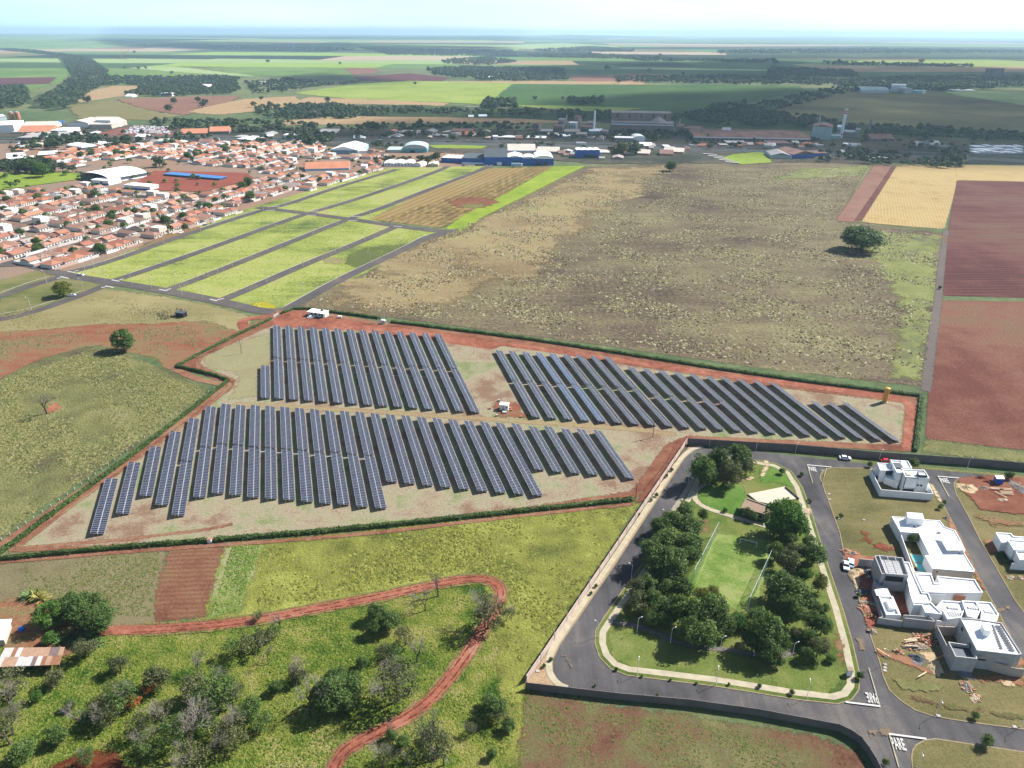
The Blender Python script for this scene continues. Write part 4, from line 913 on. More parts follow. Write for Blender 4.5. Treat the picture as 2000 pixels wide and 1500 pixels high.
# young street trees along the estate
for x, y, r in [Z2(74, 293) + (4,), Z2(145, 525) + (3.5,), Z2(470, 108) + (4,), Z2(838, 130) + (6,), Z2(1040, 195) + (11,), Z2(660, 205) + (6,), Z2(1300, 535) + (5,), Z2(1862, 298) + (9,), Z3(350, 700) + (8.5,), Z3(1348, 1045) + (8,), Z3(1450, 1262) + (14,), Z3(575, 1450) + (8,), Z3(340, 5) + (5,), Z1(780, 292) + (4,), Z1(755, 322) + (4,), Z1(706, 415) + (4.5,), Z1(680, 440) + (3.5,), Z1(620, 510) + (3,), Z1(410, 860) + (4,), Z1(385, 895) + (4,), Z1(190, 1218) + (4.5,), Z1(157, 1250) + (4.5,), Z1(510, 1265) + (4,), Z1(635, 1300) + (3,), Z1(775, 1318) + (3,), Z1(900, 1335) + (3,), Z1(1060, 1340) + (3.5,), Z1(1210, 1348) + (5,), Z1(1368, 1378) + (6,), Z1(405, 1345) + (3,), Z1(710, 1392) + (3.5,), Z1(1415, 312) + (4,), Z2(130, 510) + (3,), Z2(1000, 850) + (6,), (2030, 1150, 12), Z2(410, 645) + (5,), Z2(1260, 575) + (5,)]:
    tree_px(x, y, r, rng.choice(['mid', 'dark', 'bright']), 'small young roadside tree', 'in the walled estate', vs=1.15, name='young_tree', cat='young tree')
# scattered trees by name
tree_px(237, 662, 25, 'mid', 'round dark green tree on the red soil', 'left of the solar farm', vs=1.0, crown=DENSE[3])
tree_px(1688, 462, 41, 'dark', 'big spreading dark tree', 'below the wheat field', vs=.68, crown=DENSE[0])
tree_px(1310, 322, 12, 'dark', 'round dark tree', 'at the far end of the fallow field', crown=DENSE[0])
tree_px(120, 562, 20, 'yellow', 'yellow-green tree', 'by the junction near the town', vs=.9, crown=crown_mesh('crown', 830, 50, 4500, .05, LEAF['yellow'], cr=.3, hollow=.5, zc=.9))
tree_px(1836, 561, 4, 'dark', 'tiny dark bush', 'at the edge of the maroon field')
tree_px(96, 1197, 32, 'bright', 'round bright green mango tree', 'beside the farm shed', crown=DENSE[2])
tree_px(165, 1188, 40, 'dark', 'wide dark green mango tree', 'beside the farm shed', vs=.95, crown=DENSE[1])
tree_px(190, 1205, 34, 'dark', 'dark green mango tree', 'at the end of the earth path', crown=DENSE[0])
tree_px(140, 1180, 30, 'dark', 'dark green mango tree', 'behind the bright mango tree')
tree_px(98, 1245, 16, 'bright', 'low green bush', 'behind the rusty farm shed')
WZ = 'in the lower left scrub'
for x, y, r, k in [(1850,720,112,'dark'),(1880,640,70,'mid'),(1960,700,80,'dark'),(1540,690,45,'mid'),(200,742,38,'bright'),(392,790,36,'mid'),(315,960,62,'dark'),(700,700,52,'dark'),(1400,800,60,'mid')]:
    X, Y = Z4(x, y); tree_px(X, Y, r / 2.857, k, TXT[k], WZ, vs=1.0)
for x, y, r, k in [(500,350,80,'dark'),(600,420,90,'dark'),(500,470,70,'mid'),(230,930,110,'dark'),(330,860,80,'mid'),(180,860,80,'mid'),(400,730,55,'mid'),(300,1010,90,'dark'),(1370,1060,100,'mid'),(1330,1010,60,'mid'),(1480,1180,58,'dark'),(1350,1400,45,'mid'),(700,1300,60,'mid'),(620,1260,50,'mid')]:
    X, Y = Z5(x, y); tree_px(X, Y, r / 3.75, k, TXT[k], 'along the red earth path', vs=1.0)
for x, y, r in [(1400,440,85),(1470,400,70),(1530,380,45),(1290,470,60),(60,660,110),(40,880,110),(1380,830,80),(1450,880,70),(620,700,60),(900,800,70)]:
    X, Y = Z4(x, y); tree_px(X, Y, r / 2.857, 'olive', 'half bare olive tree', WZ, crown=rng.choice(SPARSE))
for x, y, r in [(560,640,80),(640,620,70),(1400,1120,80),(900,1250,80),(560,1400,90),(1000,1300,80)]:
    X, Y = Z5(x, y); tree_px(X, Y, r / 3.75, 'olive', 'half bare olive tree', 'along the red earth path', crown=rng.choice(SPARSE))
for x, y, r in [(480,470,70),(660,560,60),(880,640,80),(1080,700,90),(1200,760,80),(300,640,60),(560,800,80),(780,900,90),(1300,980,90),(120,1060,80),(1150,900,80),(1660,620,60)]:
    X, Y = Z4(x, y); kk = rng.choice(['sp', 'sp', 'mid', 'olive']); tree_px(X, Y, r / 2.857, 'olive' if kk == 'sp' else kk, 'half bare olive tree' if kk == 'sp' else TXT[kk], WZ, crown=rng.choice(SPARSE) if kk == 'sp' else None)
o = tree_px(*Z4(840, 675), 20, 'orange', 'orange flowering tree', WZ)
o = tree_px(*Z4(745, 775), 16, 'orange', 'smaller orange flowering tree', WZ)
for x, y, h in [(1220,825,210),(1065,1090,280),(920,925,200),(1568,360,110),(1320,770,120),(1735,810,190),(620,900,130),(1280,1010,180),(1000,1000,160),(70,800,170),(60,1010,200),(1110,640,130),(700,830,160),(450,900,120),(1500,560,90),(860,1060,150),(1200,1100,150),(1440,320,60),(1640,690,150),(1100,1160,170),(500,1120,90)]:
    X, Y = Z4(x, y); bare_px(X, Y, h / 2.857, 'leafless grey tree', WZ, dense=rng.random() < .7, leafy=rng.random() < .35)
for x, y, h in [(865,345,170),(960,240,200),(1330,480,280),(1300,470,200),(805,720,190),(665,1010,330),(770,900,170),(590,1250,120),(930,1440,280),(560,1500,180),(720,600,160),(1460,420,120),(1200,1250,90),(1000,1480,200),(760,1500,150),(560,900,180)]:
    X, Y = Z5(x, y); bare_px(X, Y, h / 3.75, 'leafless grey tree', 'along the red earth path', dense=rng.random() < .6, leafy=rng.random() < .3)
bare_px(92, 808, 55, 'leafless tree with forked trunk', 'in the weedy field', wide=1.15)
# agave and banana clumps
def spiky(n, ln, seed, w=.12):
    q = random.Random(seed); b = MB()
    for i in range(n):
        a = q.uniform(0, 6.28); el = q.uniform(.35, 1.3); r = ln * q.uniform(.7, 1.1); s = (-math.sin(a) * w, math.cos(a) * w)
        p = [(math.cos(a) * r * t * math.cos(el) , math.sin(a) * r * t * math.cos(el), r * (math.sin(el) * t - .45 * t * t * math.cos(el))) for t in (0, .4, .75, 1)]
        ws = (.6, 1, .7, .05)
        for k in range(3):
            b.quad((p[k][0] - s[0] * ws[k], p[k][1] - s[1] * ws[k], p[k][2]), (p[k][0] + s[0] * ws[k], p[k][1] + s[1] * ws[k], p[k][2]), (p[k + 1][0] + s[0] * ws[k + 1], p[k + 1][1] + s[1] * ws[k + 1], p[k + 1][2]), (p[k + 1][0] - s[0] * ws[k + 1], p[k + 1][1] - s[1] * ws[k + 1], p[k + 1][2]))
    return b
m_agave = simple('agave_leaf', (.10, .17, .05, 1), .6, .3, 0, .3, 1); m_agy = simple('yellowing_leaf', (.26, .24, .06, 1), .7, .2, 0, .3, 1)
for (x, y, m, s) in [((136), 1240, m_agave, 1), (176, 1242, m_agave, 1), (158, 1252, m_agave, .8), (58, 1160, m_agave, .9), (80, 1165, m_agy, .9), (70, 1158, m_agy, .8), (190, 1252, m_agave, .7), (120, 1250, m_agave, .7)]:
    X, Y = G(x, y + 8); o = put('spiky_plant', spiky(60, 4.2 * s, int(x), .16).mesh('spiky_plant', m), loc=(X, Y, 0), cat='plant'); later(o, 'spiky long-leaved plant', 'around the farm shed')

# ---- scattered weeds, tufts: real geometry, one object per field
def tufts(name, polypx, n, size, hgt, mat, seed, void=0.0, px=True, avoid=()):
    R = np.random.RandomState(seed); pts = [G(*p) for p in polypx] if px else polypx
    a = np.array(pts); x0, y0 = a.min(0); x1, y1 = a.max(0)
    Q = np.column_stack([R.uniform(x0, x1, n * 3), R.uniform(y0, y1, n * 3)])
    ph = R.uniform(0, 6, 4)
    nz = np.sin(Q[:, 0] * .09 + ph[0] + 1.3 * np.sin(Q[:, 1] * .05)) + np.sin(Q[:, 1] * .11 + ph[1] + 1.1 * np.sin(Q[:, 0] * .07)) + .7 * np.sin(Q[:, 0] * .31 + Q[:, 1] * .23 + ph[2])
    Q = Q[(sdist(Q, pts) > 0.8) & (nz + R.normal(size=len(Q)) * .7 > void)]
    for ln, dd in avoid:
        lp_ = smooth([G(*p) for p in ln], 2); Q = Q[sdist(Q, offset_line(lp_, dd) + offset_line(lp_, -dd)[::-1]) < 0]
    Q = Q[:n]; m = len(Q)
    k = 5; V = []; T = []
    s = size * (0.45 + 1.0 * R.rand(m) ** 2); h = hgt * (.5 + R.rand(m)); rot = R.rand(m) * 6.28; t = R.rand(m)
    ring = []
    for i in range(k):
        an = rot + 6.283 * i / k; rr = s * (.7 + .6 * R.rand(m))
        ring.append(np.column_stack([Q[:, 0] + np.cos(an) * rr, Q[:, 1] + np.sin(an) * rr, np.full(m, .02)]))
    top = np.column_stack([Q[:, 0] + R.normal(size=m) * s * .25, Q[:, 1] + R.normal(size=m) * s * .25, h])
    V = np.stack(ring + [top], 1).reshape(-1, 3); base_ = np.arange(m) * (k + 1)
    Fc = np.concatenate([np.column_stack([base_ + i, base_ + (i + 1) % k, base_ + k]) for i in range(k)])
    me = np_mesh(name, V, Fc, [mat], {'tint': t.repeat(k + 1)}); return put(name, me, kind='stuff')
def tuft_mat(name, cols):
    m = NT(name); m.base(m.ramp(m.attr('tint'), [(i / (len(cols) - 1), c) for i, c in enumerate(cols)]), .95, .05); return m.mat
PATHL = [(200, 1232), (420, 1222), (640, 1185), (850, 1142), (915, 1130), (960, 1132), (980, 1152), (975, 1180), (940, 1235), (905, 1290), (850, 1360), (800, 1400), (730, 1435), (680, 1460), (655, 1490), (640, 1560)]
tufts('tall_grass', [(-100, 1225), (430, 1235), (700, 1195), (950, 1150), (950, 1240), (860, 1350), (1020, 1350), (1000, 1500), (660, 1540), (-130, 1560)], 15000, .30, .26, tuft_mat('scrub_tufts', [C(76, 104, 38), C(104, 126, 48), C(128, 142, 60), C(150, 152, 82)]), 1, avoid=[(PATHL, 2.2)])
tufts('pasture_grass', [(500, 1068), (1245, 985), (1030, 1310), (975, 1260), (985, 1140), (900, 1120), (700, 1160), (500, 1200)], 9000, .5, .32, tuft_mat('lime_tufts', [C(102, 108, 50), C(138, 142, 66), C(168, 170, 86)]), 2)
tufts('weeds', [(0, 740), (190, 678), (400, 762), (230, 893), (-10, 1060), (-160, 1080), (-160, 800)], 17000, .6, .42, tuft_mat('weed_tufts', [C(96, 100, 62), C(126, 130, 78), C(150, 150, 96), C(168, 158, 114)]), 3)
tufts('field_weeds', [(610, 590), (870, 455), (1150, 335), (1690, 325), (1630, 432), (1838, 460), (1808, 750), (1500, 718), (1150, 668)], 46000, .8, .6, tuft_mat('fallow_tufts', [C(78, 68, 56), C(116, 104, 80), C(158, 148, 110), C(204, 194, 156), C(146, 150, 92)]), 4, void=.2)
tufts('green_weeds', [(450, 1064), (515, 1064), (470, 1195), (405, 1205)], 1500, .35, .32, tuft_mat('lush_tufts', [C(92, 126, 50), C(118, 142, 62), C(166, 168, 112)]), 5)
tufts('yard_weeds', [(60, 1060), (255, 925), (460, 765), (530, 650), (940, 675), (1500, 760), (1760, 800), (1750, 866), (1345, 850), (1230, 955), (1000, 980), (400, 1036)], 5000, .35, .12, tuft_mat('farm_tufts', [C(118, 130, 74), C(150, 150, 96), C(176, 164, 124)]), 6, void=.6)
tufts('waste_weeds', [(1030, 1365), (1250, 1395), (1600, 1445), (1700, 1520), (1000, 1560)], 3500, .35, .22, tuft_mat('waste_tufts', [C(84, 104, 50), C(118, 126, 70), C(140, 112, 84)]), 7)
tufts('path_edge_weeds', [(440, 1060), (1240, 986), (1238, 996), (440, 1074)], 700, .5, .35, tuft_mat('edge_tufts', [C(110, 130, 44), C(150, 160, 60)]), 8)

# ---- clipped hedges round the solar farm
def hedge(line, text, w=1.5, h=1.45, seed=0):
    pts = smooth([G(*p) for p in line], 1); R = np.random.RandomState(seed)
    seg = np.array(pts); d = np.diff(seg, axis=0); ln = np.hypot(d[:, 0], d[:, 1]); cum = np.concatenate([[0], np.cumsum(ln)]); n = int(cum[-1] * 26)
    s = R.rand(n) * cum[-1]; i = np.clip(np.searchsorted(cum, s) - 1, 0, len(ln) - 1); t = (s - cum[i]) / ln[i]; c = seg[i] + d[i] * t[:, None]; nx = np.column_stack([-d[i, 1], d[i, 0]]) / ln[i][:, None]
    a = R.rand(n) * math.pi; rr = (1 + .3 * np.sin(s * .7) * np.sin(s * .13 + 1) + .22 * R.normal(size=n))
    off = np.cos(a) * w / 2 * rr; z = np.clip(np.sin(a) ** .5 * h * (1 + .22 * np.sin(s * .31) * np.sin(s * .9) + .1 * R.normal(size=n)), .1, None)
    p = np.column_stack([c + nx * off[:, None], z])
    nr = np.column_stack([nx * np.cos(a)[:, None], np.sin(a)]) + R.normal(size=(n, 3)) * .5; nr /= np.linalg.norm(nr, axis=1)[:, None]
    u = np.cross(nr, R.normal(size=(n, 3))); u /= np.linalg.norm(u, axis=1)[:, None]; v = np.cross(nr, u); k = (.16 + .2 * R.rand(n))[:, None]
    V = np.stack([p - u * k, p + v * k * .8, p + u * k, p - v * k * .8], 1).reshape(-1, 3)
    tint = (np.sin(s * .23) * .25 + .4 + R.rand(n) * .35).clip(0, 1).repeat(4)
    o = put('hedge', np_mesh('hedge', V, np.arange(n * 4).reshape(-1, 4), [LEAF['hedge']], {'tint': tint}), label=text, cat='hedge')
    inner = strip('branches', pts, w * .72, LEAF['hedge'], px=False, z0=0, z1=h * .78, sm=0, kind=None, parent=o)
    return o
hedge([(-40, 1102), (8, 1078), (105, 1003), (240, 905), (350, 820), (446, 745)], 'clipped green hedge running down the left side of the solar farm', seed=1, w=1.8)
hedge([(446, 745), (420, 734), (345, 717)], 'short hedge at the notch in the solar farm boundary', seed=2)
hedge([(345, 717), (430, 672), (530, 624)], 'hedge from the notch up to the farm gate', seed=3)
hedge([(551, 613), (582, 602), (660, 612), (742, 623)], 'hedge behind the small white site building', seed=4)
hedge([(764, 630), (1000, 659), (1140, 680), (1500, 737), (1798, 775)], 'long hedge between the solar farm and the fallow field', seed=5, w=1.8)
hedge([(1799, 776), (1794, 820), (1787, 882)], 'green hedge along the right end of the solar farm', seed=6, w=1.9)
hedge([(-40, 1098), (120, 1082), (250, 1070), (405, 1058)], 'lower hedge left of the gap by the white gate post', seed=7)
hedge([(418, 1057), (700, 1034), (1000, 1002), (1236, 977)], 'lower hedge between the solar farm and the lime pasture', seed=8, w=1.7)
# white posts outside the left hedge
_f0 = 0
fence = empty('post_fence', (*G(230, 890), 0), 0, 'line of short white posts outside the left hedge of the solar farm', 'fence')
pb = MB(); pb.box(-.13, -.13, 0, .13, .13, .95); post_me = pb.mesh('post', m_kerbw)
fl = smooth([G(*p) for p in [(-30, 1078), (95, 993), (230, 896), (340, 812), (428, 752)]], 1); fp = densify(fl, 2.9)[:60]
cumL = []
for a, b_ in zip(fl[:-1], fl[1:]):
    L_ = math.hypot(b_[0] - a[0], b_[1] - a[1]); k = max(1, int(L_ / 2.9)); cumL += [(a[0] + (b_[0] - a[0]) * j / k, a[1] + (b_[1] - a[1]) * j / k) for j in range(k)]
fx, fy = G(230, 890)
for x, y in cumL: put('post', post_me, fence, loc=(x - fx, y - fy, 0))

# ================================================================ SOLAR FARM
MW, ML, GAP = 1.03, 1.93, 0.05           # module width along the row, length across it
TILT = math.radians(18)
def module_mesh(cm):
    b = MB(); f = .042; t = .04; x0, x1, y0, y1 = -MW / 2 + .012, MW / 2 - .012, 0, ML
    b.box(x0, y0, -t, x1, y1, 0, 0); b.v; 
    b.f.pop(); b.m.pop()                # open top: frame ring and recessed glass
    z = 0; gi = -.006
    o = [(x0, y0), (x1, y0), (x1, y1), (x0, y1)]; i_ = [(x0 + f, y0 + f), (x1 - f, y0 + f), (x1 - f, y1 - f), (x0 + f, y1 - f)]
    for k in range(4):
        j = (k + 1) % 4; b.quad((*o[k], z), (*o[j], z), (*i_[j], z), (*i_[k], z), 0)
    b.quad(*[(*p, gi) for p in i_], 1); b.quad(*[(*p, -t) for p in o[::-1]], 0)
    return b.mesh('solar_module', m_frame, cm)
MOD = module_mesh(m_cells); MODB = module_mesh(m_cells_b)
def solar_row(top, bot, text, indiv, blue=False, gap=True):
    """top, bot: world xy of the row's far and near end (axis at 1.7 m)"""
    kz = (H - 1.22) / (H - 1.75); a = Vector((*bot, 0)) * kz; b_ = Vector((*top, 0)) * kz; d = b_ - a; Ln = d.length; ang = math.atan2(d.y, d.x)
    root = empty('solar_row', (a.x, a.y, 0), ang, text, 'solar row', 'rows of solar panels in the solar farm')
    n = int(Ln / (MW + .0)); n2 = n // 2; hgt = 1.22
    # local frame: x along the row, y to its left (west); the panel faces -y (east)
    ty = Vector((0, math.cos(TILT), math.sin(TILT))); tz = Vector((0, -math.sin(TILT), math.cos(TILT)))
    xs = []
    gpos = n2 if (gap and Ln > 55) else -1
    x = MW / 2
    for i in range(n):
        if i == gpos: x += .9
        xs.append(x); x += MW
    tb = MB(); tb.bar((0, 0, hgt - .1), (x, 0, hgt - .1), .10, n=4); put('torque_tube', tb.mesh('torque_tube', m_metal), root)
    if not hasattr(solar_row, 'post'): pb_ = MB(); pb_.box(-.08, -.1, 0, .08, .1, 1.0); solar_row.post = pb_.mesh('post', m_metal)
    k = max(2, int(x / 8)); 
    for i in range(k + 1): put('post', solar_row.post, root, loc=(.3 + (x - .6) * i / k, 0, 0))
    me = MODB if blue else MOD
    R1 = Matrix(((1, 0, 0), (0, ty.y, tz.y), (0, ty.z, tz.z))).to_4x4()
    if indiv:
        for xx in xs:
            for s in (0.07, -ML - 0.07):
                o = bpy.data.objects.new('solar_module', me); COL.objects.link(o); o.parent = root
                o.matrix_local = Matrix.Translation((xx, 0, hgt)) @ R1 @ Matrix.Translation((0, s, 0))
    else:
        co = np.array([v.co for v in me.vertices]); faces = [tuple(p.vertices) for p in me.polygons]; mi = [p.material_index for p in me.polygons]
        V = []; Fc = []; M_ = []
        rt = np.array(R1.to_3x3())
        for xx in xs:
            for s in (0.07, -ML - 0.07):
                q = (co + [0, s, 0]) @ rt.T + [xx, 0, hgt]; base_ = len(V) * len(co); V.append(q); Fc += [tuple(base_ + j for j in f) for f in faces]; M_ += mi
        V = np.concatenate(V); mm = bpy.data.meshes.new('solar_modules'); mm.from_pydata(V.tolist(), [], Fc)
        mm.materials.append(m_frame); mm.materials.append(m_cells_b if blue else m_cells); mm.polygons.foreach_set('material_index', M_); mm.update()
        put('solar_modules', mm, root, kind='stuff')
    return root
ZM = 1.7
def ends(pt, pb_): return G(*pt, ZM), G(*pb_, ZM)
tops = [Z6(*p) for p in [(345,1072),(470,985),(580,900),(692,815),(786,747),(877,680),(967,665),(1050,672),(1135,675),(1220,680),(1303,685),(1390,690),(1475,697)]] + [Z7(*p) for p in [(-27,702),(55,706),(145,712),(232,712),(318,718),(405,727),(493,732),(580,740),(670,745),(765,750),(848,760),(940,765),(1030,770),(1125,782),(1210,788),(1300,795),(1395,797),(1490,810)]]
bots = [Z6(*p) for p in [(265,1390),(403,1277),(535,1177),(620,1230),(713,1288),(828,1187),(932,1165),(1030,1175),(1130,1187),(1228,1195),(1328,1203),(1433,1212),(1537,1222)]] + [Z7(*p) for p in [(52,1228),(160,1240),(263,1248),(325,1100),(425,1110),(525,1120),(628,1130),(727,1142),(828,1153),(933,1162),(1033,1170),(1140,1178),(1160,1032),(1257,1045),(1360,1052),(1460,1060),(1568,1070),(1670,1080)]]
AX = math.radians(107.0); axv = (math.cos(AX), math.sin(AX)); nxv = (math.sin(AX), -math.cos(AX))
def UV(p): return p[0] * nxv[0] + p[1] * nxv[1], p[0] * axv[0] + p[1] * axv[1]
def XY(u, v): return (u * nxv[0] + v * axv[0], u * nxv[1] + v * axv[1])
for i, (t, b_) in enumerate(zip(tops, bots)):
    T_, B_ = ends(t, b_); uT, vT = UV(T_); uB, vB = UV(B_)
    # regular 5.97 m spacing, slight skew as measured
    uT = -74.4 + 5.98 * i; uB = -72.9 + 5.87 * i
    solar_row(XY(uT, vT), XY(uB, vB), f"tilted row of blue solar panels, {ordinal(i + 1)} from left in the front block", True)
for i in range(15):
    if i == 0: T_, B_ = XY(-22.9, 328.7), XY(-22.4, 293.5)
    else:
        k = i - 1; T_ = XY(-17.2 + 6.24 * k, 379.9 - 2.77 * k); B_ = XY(-16.6 + 6.05 * k, 291.2 - 2.78 * k)
    solar_row(T_, B_, f"tilted row of grey-blue solar panels, {ordinal(i + 1)} from left in the far left block", False)
for i in range(22):
    if i < 9: vt = 314 - 2.78 * i
    elif i < 19: vt = 277.5 - 3.7 * (i - 9)
    else: vt = 223.5 - 2.5 * (i - 19)
    T_ = XY(88.9 + 6.12 * i, vt); B_ = XY(85.3 + 6.18 * i, 243.8 - 2.85 * i + .045 * (i * .3) ** 2)
    solar_row(T_, B_, f"tilted row of grey solar panels, {ordinal(i + 1)} from left in the far right block", False, blue=(i in (3, 4)))
# cable trays crossing the gaps
for a, b_ in [((205, 707), (1960, 803))]:
    z8 = zz(500, 580, 5); tr = strip('cable_tray', [G(*z8(150, 706)), G(*z8(1960, 803))], .35, m_kerbw, px=False, sm=0, z0=.15, z1=.3, kind=None); tag(tr, 'pale cable tray crossing under the far left solar block', 'cable tray')
tr = strip('cable_tray', [G(*Z6(700, 1013)), G(*Z6(810, 925)), ], .3, m_kerbw, px=False, sm=0, z0=.15, z1=.3, kind=None); tag(tr, 'short pale cable tray at the left of the front solar block', 'cable tray')
tr = strip('cable_tray', [G(*Z6(810, 918)), G(*Z6(1100, 925)), G(*Z7(60, 966)), G(*Z7(175, 972))], .35, m_kerbw, px=False, sm=0, z0=.15, z1=.3, kind=None); tag(tr, 'pale cable tray crossing under the front solar block', 'cable tray')
tr = strip('cable_tray', [G(*Z7(985, 540)), G(*Z7(1700, 582))], .35, m_kerbw, px=False, sm=0, z0=.15, z1=.3, kind=None); tag(tr, 'pale cable tray crossing under the far right solar block', 'cable tray')
# water tank
X, Y = G(1727, 786); h_ = height_for(1727, 786, 758); tk = empty('water_tank', (X, Y, 0), 0, 'tall orange-yellow cylindrical water tank at the far right of the solar farm', 'water tank')
b = MB(); b.bar((0, 0, .4), (0, 0, h_), 1.05, n=20); b.bar((0, 0, h_), (0, 0, h_ + .25), 1.05, .6, n=20); put('tank_shell', b.mesh('tank_shell', m_yellow), tk)
b = MB(); b.bar((0, 0, 0), (0, 0, .4), 1.5, n=16); put('base_slab', b.mesh('base_slab', m_conc), tk)
b = MB()
for s in (-.22, .22): b.bar((s - .3, -1.15, .4), (s - .3, -1.15, h_), .035)
for i in range(int(h_ / .4)): b.bar((-.52, -1.15, .5 + i * .4), (-.08, -1.15, .5 + i * .4), .025)
put('ladder', b.mesh('ladder', m_metal), tk)
for s in (1, 2.4, 3.8, 5.2): 
    b = MB(); b.bar((0, 0, s), (0, 0, s + .08), 1.09, n=20); put('hoop', b.mesh('hoop', m_yellow), tk)
# site building with porch
z8 = zz(500, 580, 5)
def local(name, p0, p1, label, cat, group=None):
    """thing whose x axis runs from ground point p0 towards p1; returns (empty, length)"""
    a = G(*p0); c = G(*p1); ang = math.atan2(c[1] - a[1], c[0] - a[0])
    return empty(name, (a[0], a[1], 0), ang, label, cat, group), math.hypot(c[0] - a[0], c[1] - a[1])
def part(o, name, b, *mats, label=None, loc=None, kind=None): return put(name, b.mesh(name, *mats), o, label, kind=kind, loc=loc)
def pbox(o, name, x0, y0, z0, x1, y1, z1, m, label=None):
    b = MB(); b.box(x0, y0, z0, x1, y1, z1); return part(o, name, b, m, label=label)
hb, L_ = local('site_building', z8(508, 190), z8(690, 215), 'small white flat-roofed site building in the red yard', 'building')
pbox(hb, 'wall', 0, 1.2, 0, 10.4, 5.2, 2.7, m_wall_w); pbox(hb, 'roof', -.4, -.2, 2.75, 10.6, 5.5, 2.95, m_roof_w)
for i, x in enumerate((1.2, 3.6, 6.0)): pbox(hb, 'window', x, 1.14, 1.0, x + 1.5, 1.197, 2.1, m_glass)
pbox(hb, 'door', 8.1, 1.13, 0, 9.1, 1.197, 2.1, m_darkgrey); pbox(hb, 'water_box', 6.6, 3, 2.95, 7.7, 4.1, 3.7, m_darkgrey)
for x in (0, 3.4, 6.8, 10.2): pbox(hb, 'porch_post', x, 0, 0, x + .15, .15, 2.7, m_white_metal)
tk2 = empty('storage_tank', (*G(*z8(820, 208)), 0), .1, 'white rounded tank on the red yard near the site building', 'tank')
b = MB(); b.bar((-1, 0, .9), (1, 0, .9), .75, n=14); part(tk2, 'tank_shell', b, m_white_metal)
for s in (-.7, .5): pbox(tk2, 'cradle', s, -.5, 0, s + .2, .5, .3, m_kerb)
tf = empty('transformer', (*G(*z8(1245, 262)), 0), -.1, 'white transformer cabinet with switchgear by the gap in the hedge', 'transformer')
pbox(tf, 'cabinet', -1, -.8, .2, 1, .8, 2.4, m_wall_w); pbox(tf, 'plinth', -1.6, -1.5, 0, 1.8, 1.4, .2, m_kerb); pbox(tf, 'cooling_fins', 1.01, -.6, .5, 1.5, .6, 1.9, m_metal); pbox(tf, 'panel_door', -.7, -.85, .5, .6, -.803, 2.1, m_metal)
pl = empty('terminal_poles', (*G(*z8(1225, 245)), 0), 0, 'pair of tall power poles with cross arms by the transformer', 'power poles')
b = MB()
for s in (-1.8, 1.6): b.bar((s, 0, 0), (s, 0, 9.5), .16, .1, n=6)
part(pl, 'pole', b, m_polec); b = MB(); b.bar((-2.8, 0, 9), (2.8, 0, 9), .07); b.bar((-2.8, 0, 8), (2.8, 0, 8), .06); part(pl, 'cross_arm', b, m_metal)
b = MB()
for s in (-2.6, -1, .6, 2.4): b.bar((s, 0, 9), (s, 0, 9.35), .06, n=6)
part(pl, 'insulator', b, m_white_metal, kind='stuff')
b = MB(); 
for s in range(7): b.bar((-7 + s * 1.0, -1.2 + .4 * (s % 2), 0), (-7 + s * 1.0, -1.2 + .4 * (s % 2), 1.5 + .4 * (s % 3)), .09)
b.bar((-7, -1.0, 1.5), (-1, -1, 1.6), .05); o = put('switch_rack', b.mesh('switch_rack', m_metal), loc=(*G(*z8(1245, 262)), 0), label='low rack of metal switchgear left of the white transformer cabinet', cat='switchgear')
# inverter station
iv = empty('inverter_cabin', (*G(*Z7(967, 692)), 0), -.15, 'small white inverter cabin on red soil between the solar blocks', 'cabin')
pbox(iv, 'wall', -1.8, -1.2, .3, 1.8, 1.2, 2.7, m_wall_w); pbox(iv, 'roof', -2, -1.4, 2.75, 2, 1.4, 2.9, m_roof_w); pbox(iv, 'plinth', -2.1, -1.6, 0, 2.1, 1.5, .3, m_kerb); pbox(iv, 'door', -.9, -1.26, .4, .3, -1.203, 2.3, m_metal); pbox(iv, 'vent_grille', .7, -1.26, 1.2, 1.4, -1.203, 2.0, m_darkgrey)
tb_ = empty('tank', (*G(*Z7(968, 714)), 0), 0, 'small white drum in front of the inverter cabin', 'drum'); b = MB(); b.bar((-.9, 0, .6), (.9, 0, .6), .5, n=12); part(tb_, 'shell', b, m_white_metal); pbox(tb_, 'stand', -.5, -.4, 0, .5, .4, .2, m_kerb)
for i, (x, y) in enumerate([(885, 690), (1000, 690), (1005, 700), (925, 730), (1060, 738), (935, 645)]):
    bb = MB(); bb.box(-.4, -.35, 0, .4, .35, .75); bb.box(-.45, -.4, .75, .45, .4, .82); o = put('junction_box', bb.mesh('junction_box', rng.choice([m_brick, m_kerbw])), loc=(*G(*Z7(x, y)), 0), cat='junction box'); later(o, 'small junction box on the ground', 'around the inverter cabin')
# power poles with cross-arms
def power_pole(p, pytop, text, arm=True, m=None, name='power_pole'):
    h = height_for(p[0], p[1], pytop); o = empty(name, (*G(*p), 0), rng.uniform(-.4, .4), text, 'power pole')
    b = MB(); b.bar((0, 0, 0), (0, 0, h), .16, .10, n=7); part(o, 'pole', b, m or m_polec)
    if arm:
        b = MB(); b.bar((-1.1, 0, h - .5), (1.1, 0, h - .5), .06); part(o, 'cross_arm', b, m_wood)
        b = MB(); b.bar((.25, 0, h - 3.2), (.25, 0, h - 2.3), .28, n=8); part(o, 'equipment_box', b, m_metal)
    return o
power_pole((1275, 854), 818, 'dark power pole with equipment between the solar blocks', m=m_wood)
power_pole((472, 691), 662, 'power pole in the round turf patch left of the solar rows', m=m_wood)
power_pole(Z7(795, 378), Z7(0, 338)[1], 'thin camera pole between the two far solar blocks', arm=False)
power_pole((1476, 880), 866, 'thin pole at the foot of the far right solar block', arm=False)
power_pole(Z7(950, 645), Z7(0, 600)[1], 'thin pole behind the inverter cabin', arm=False)
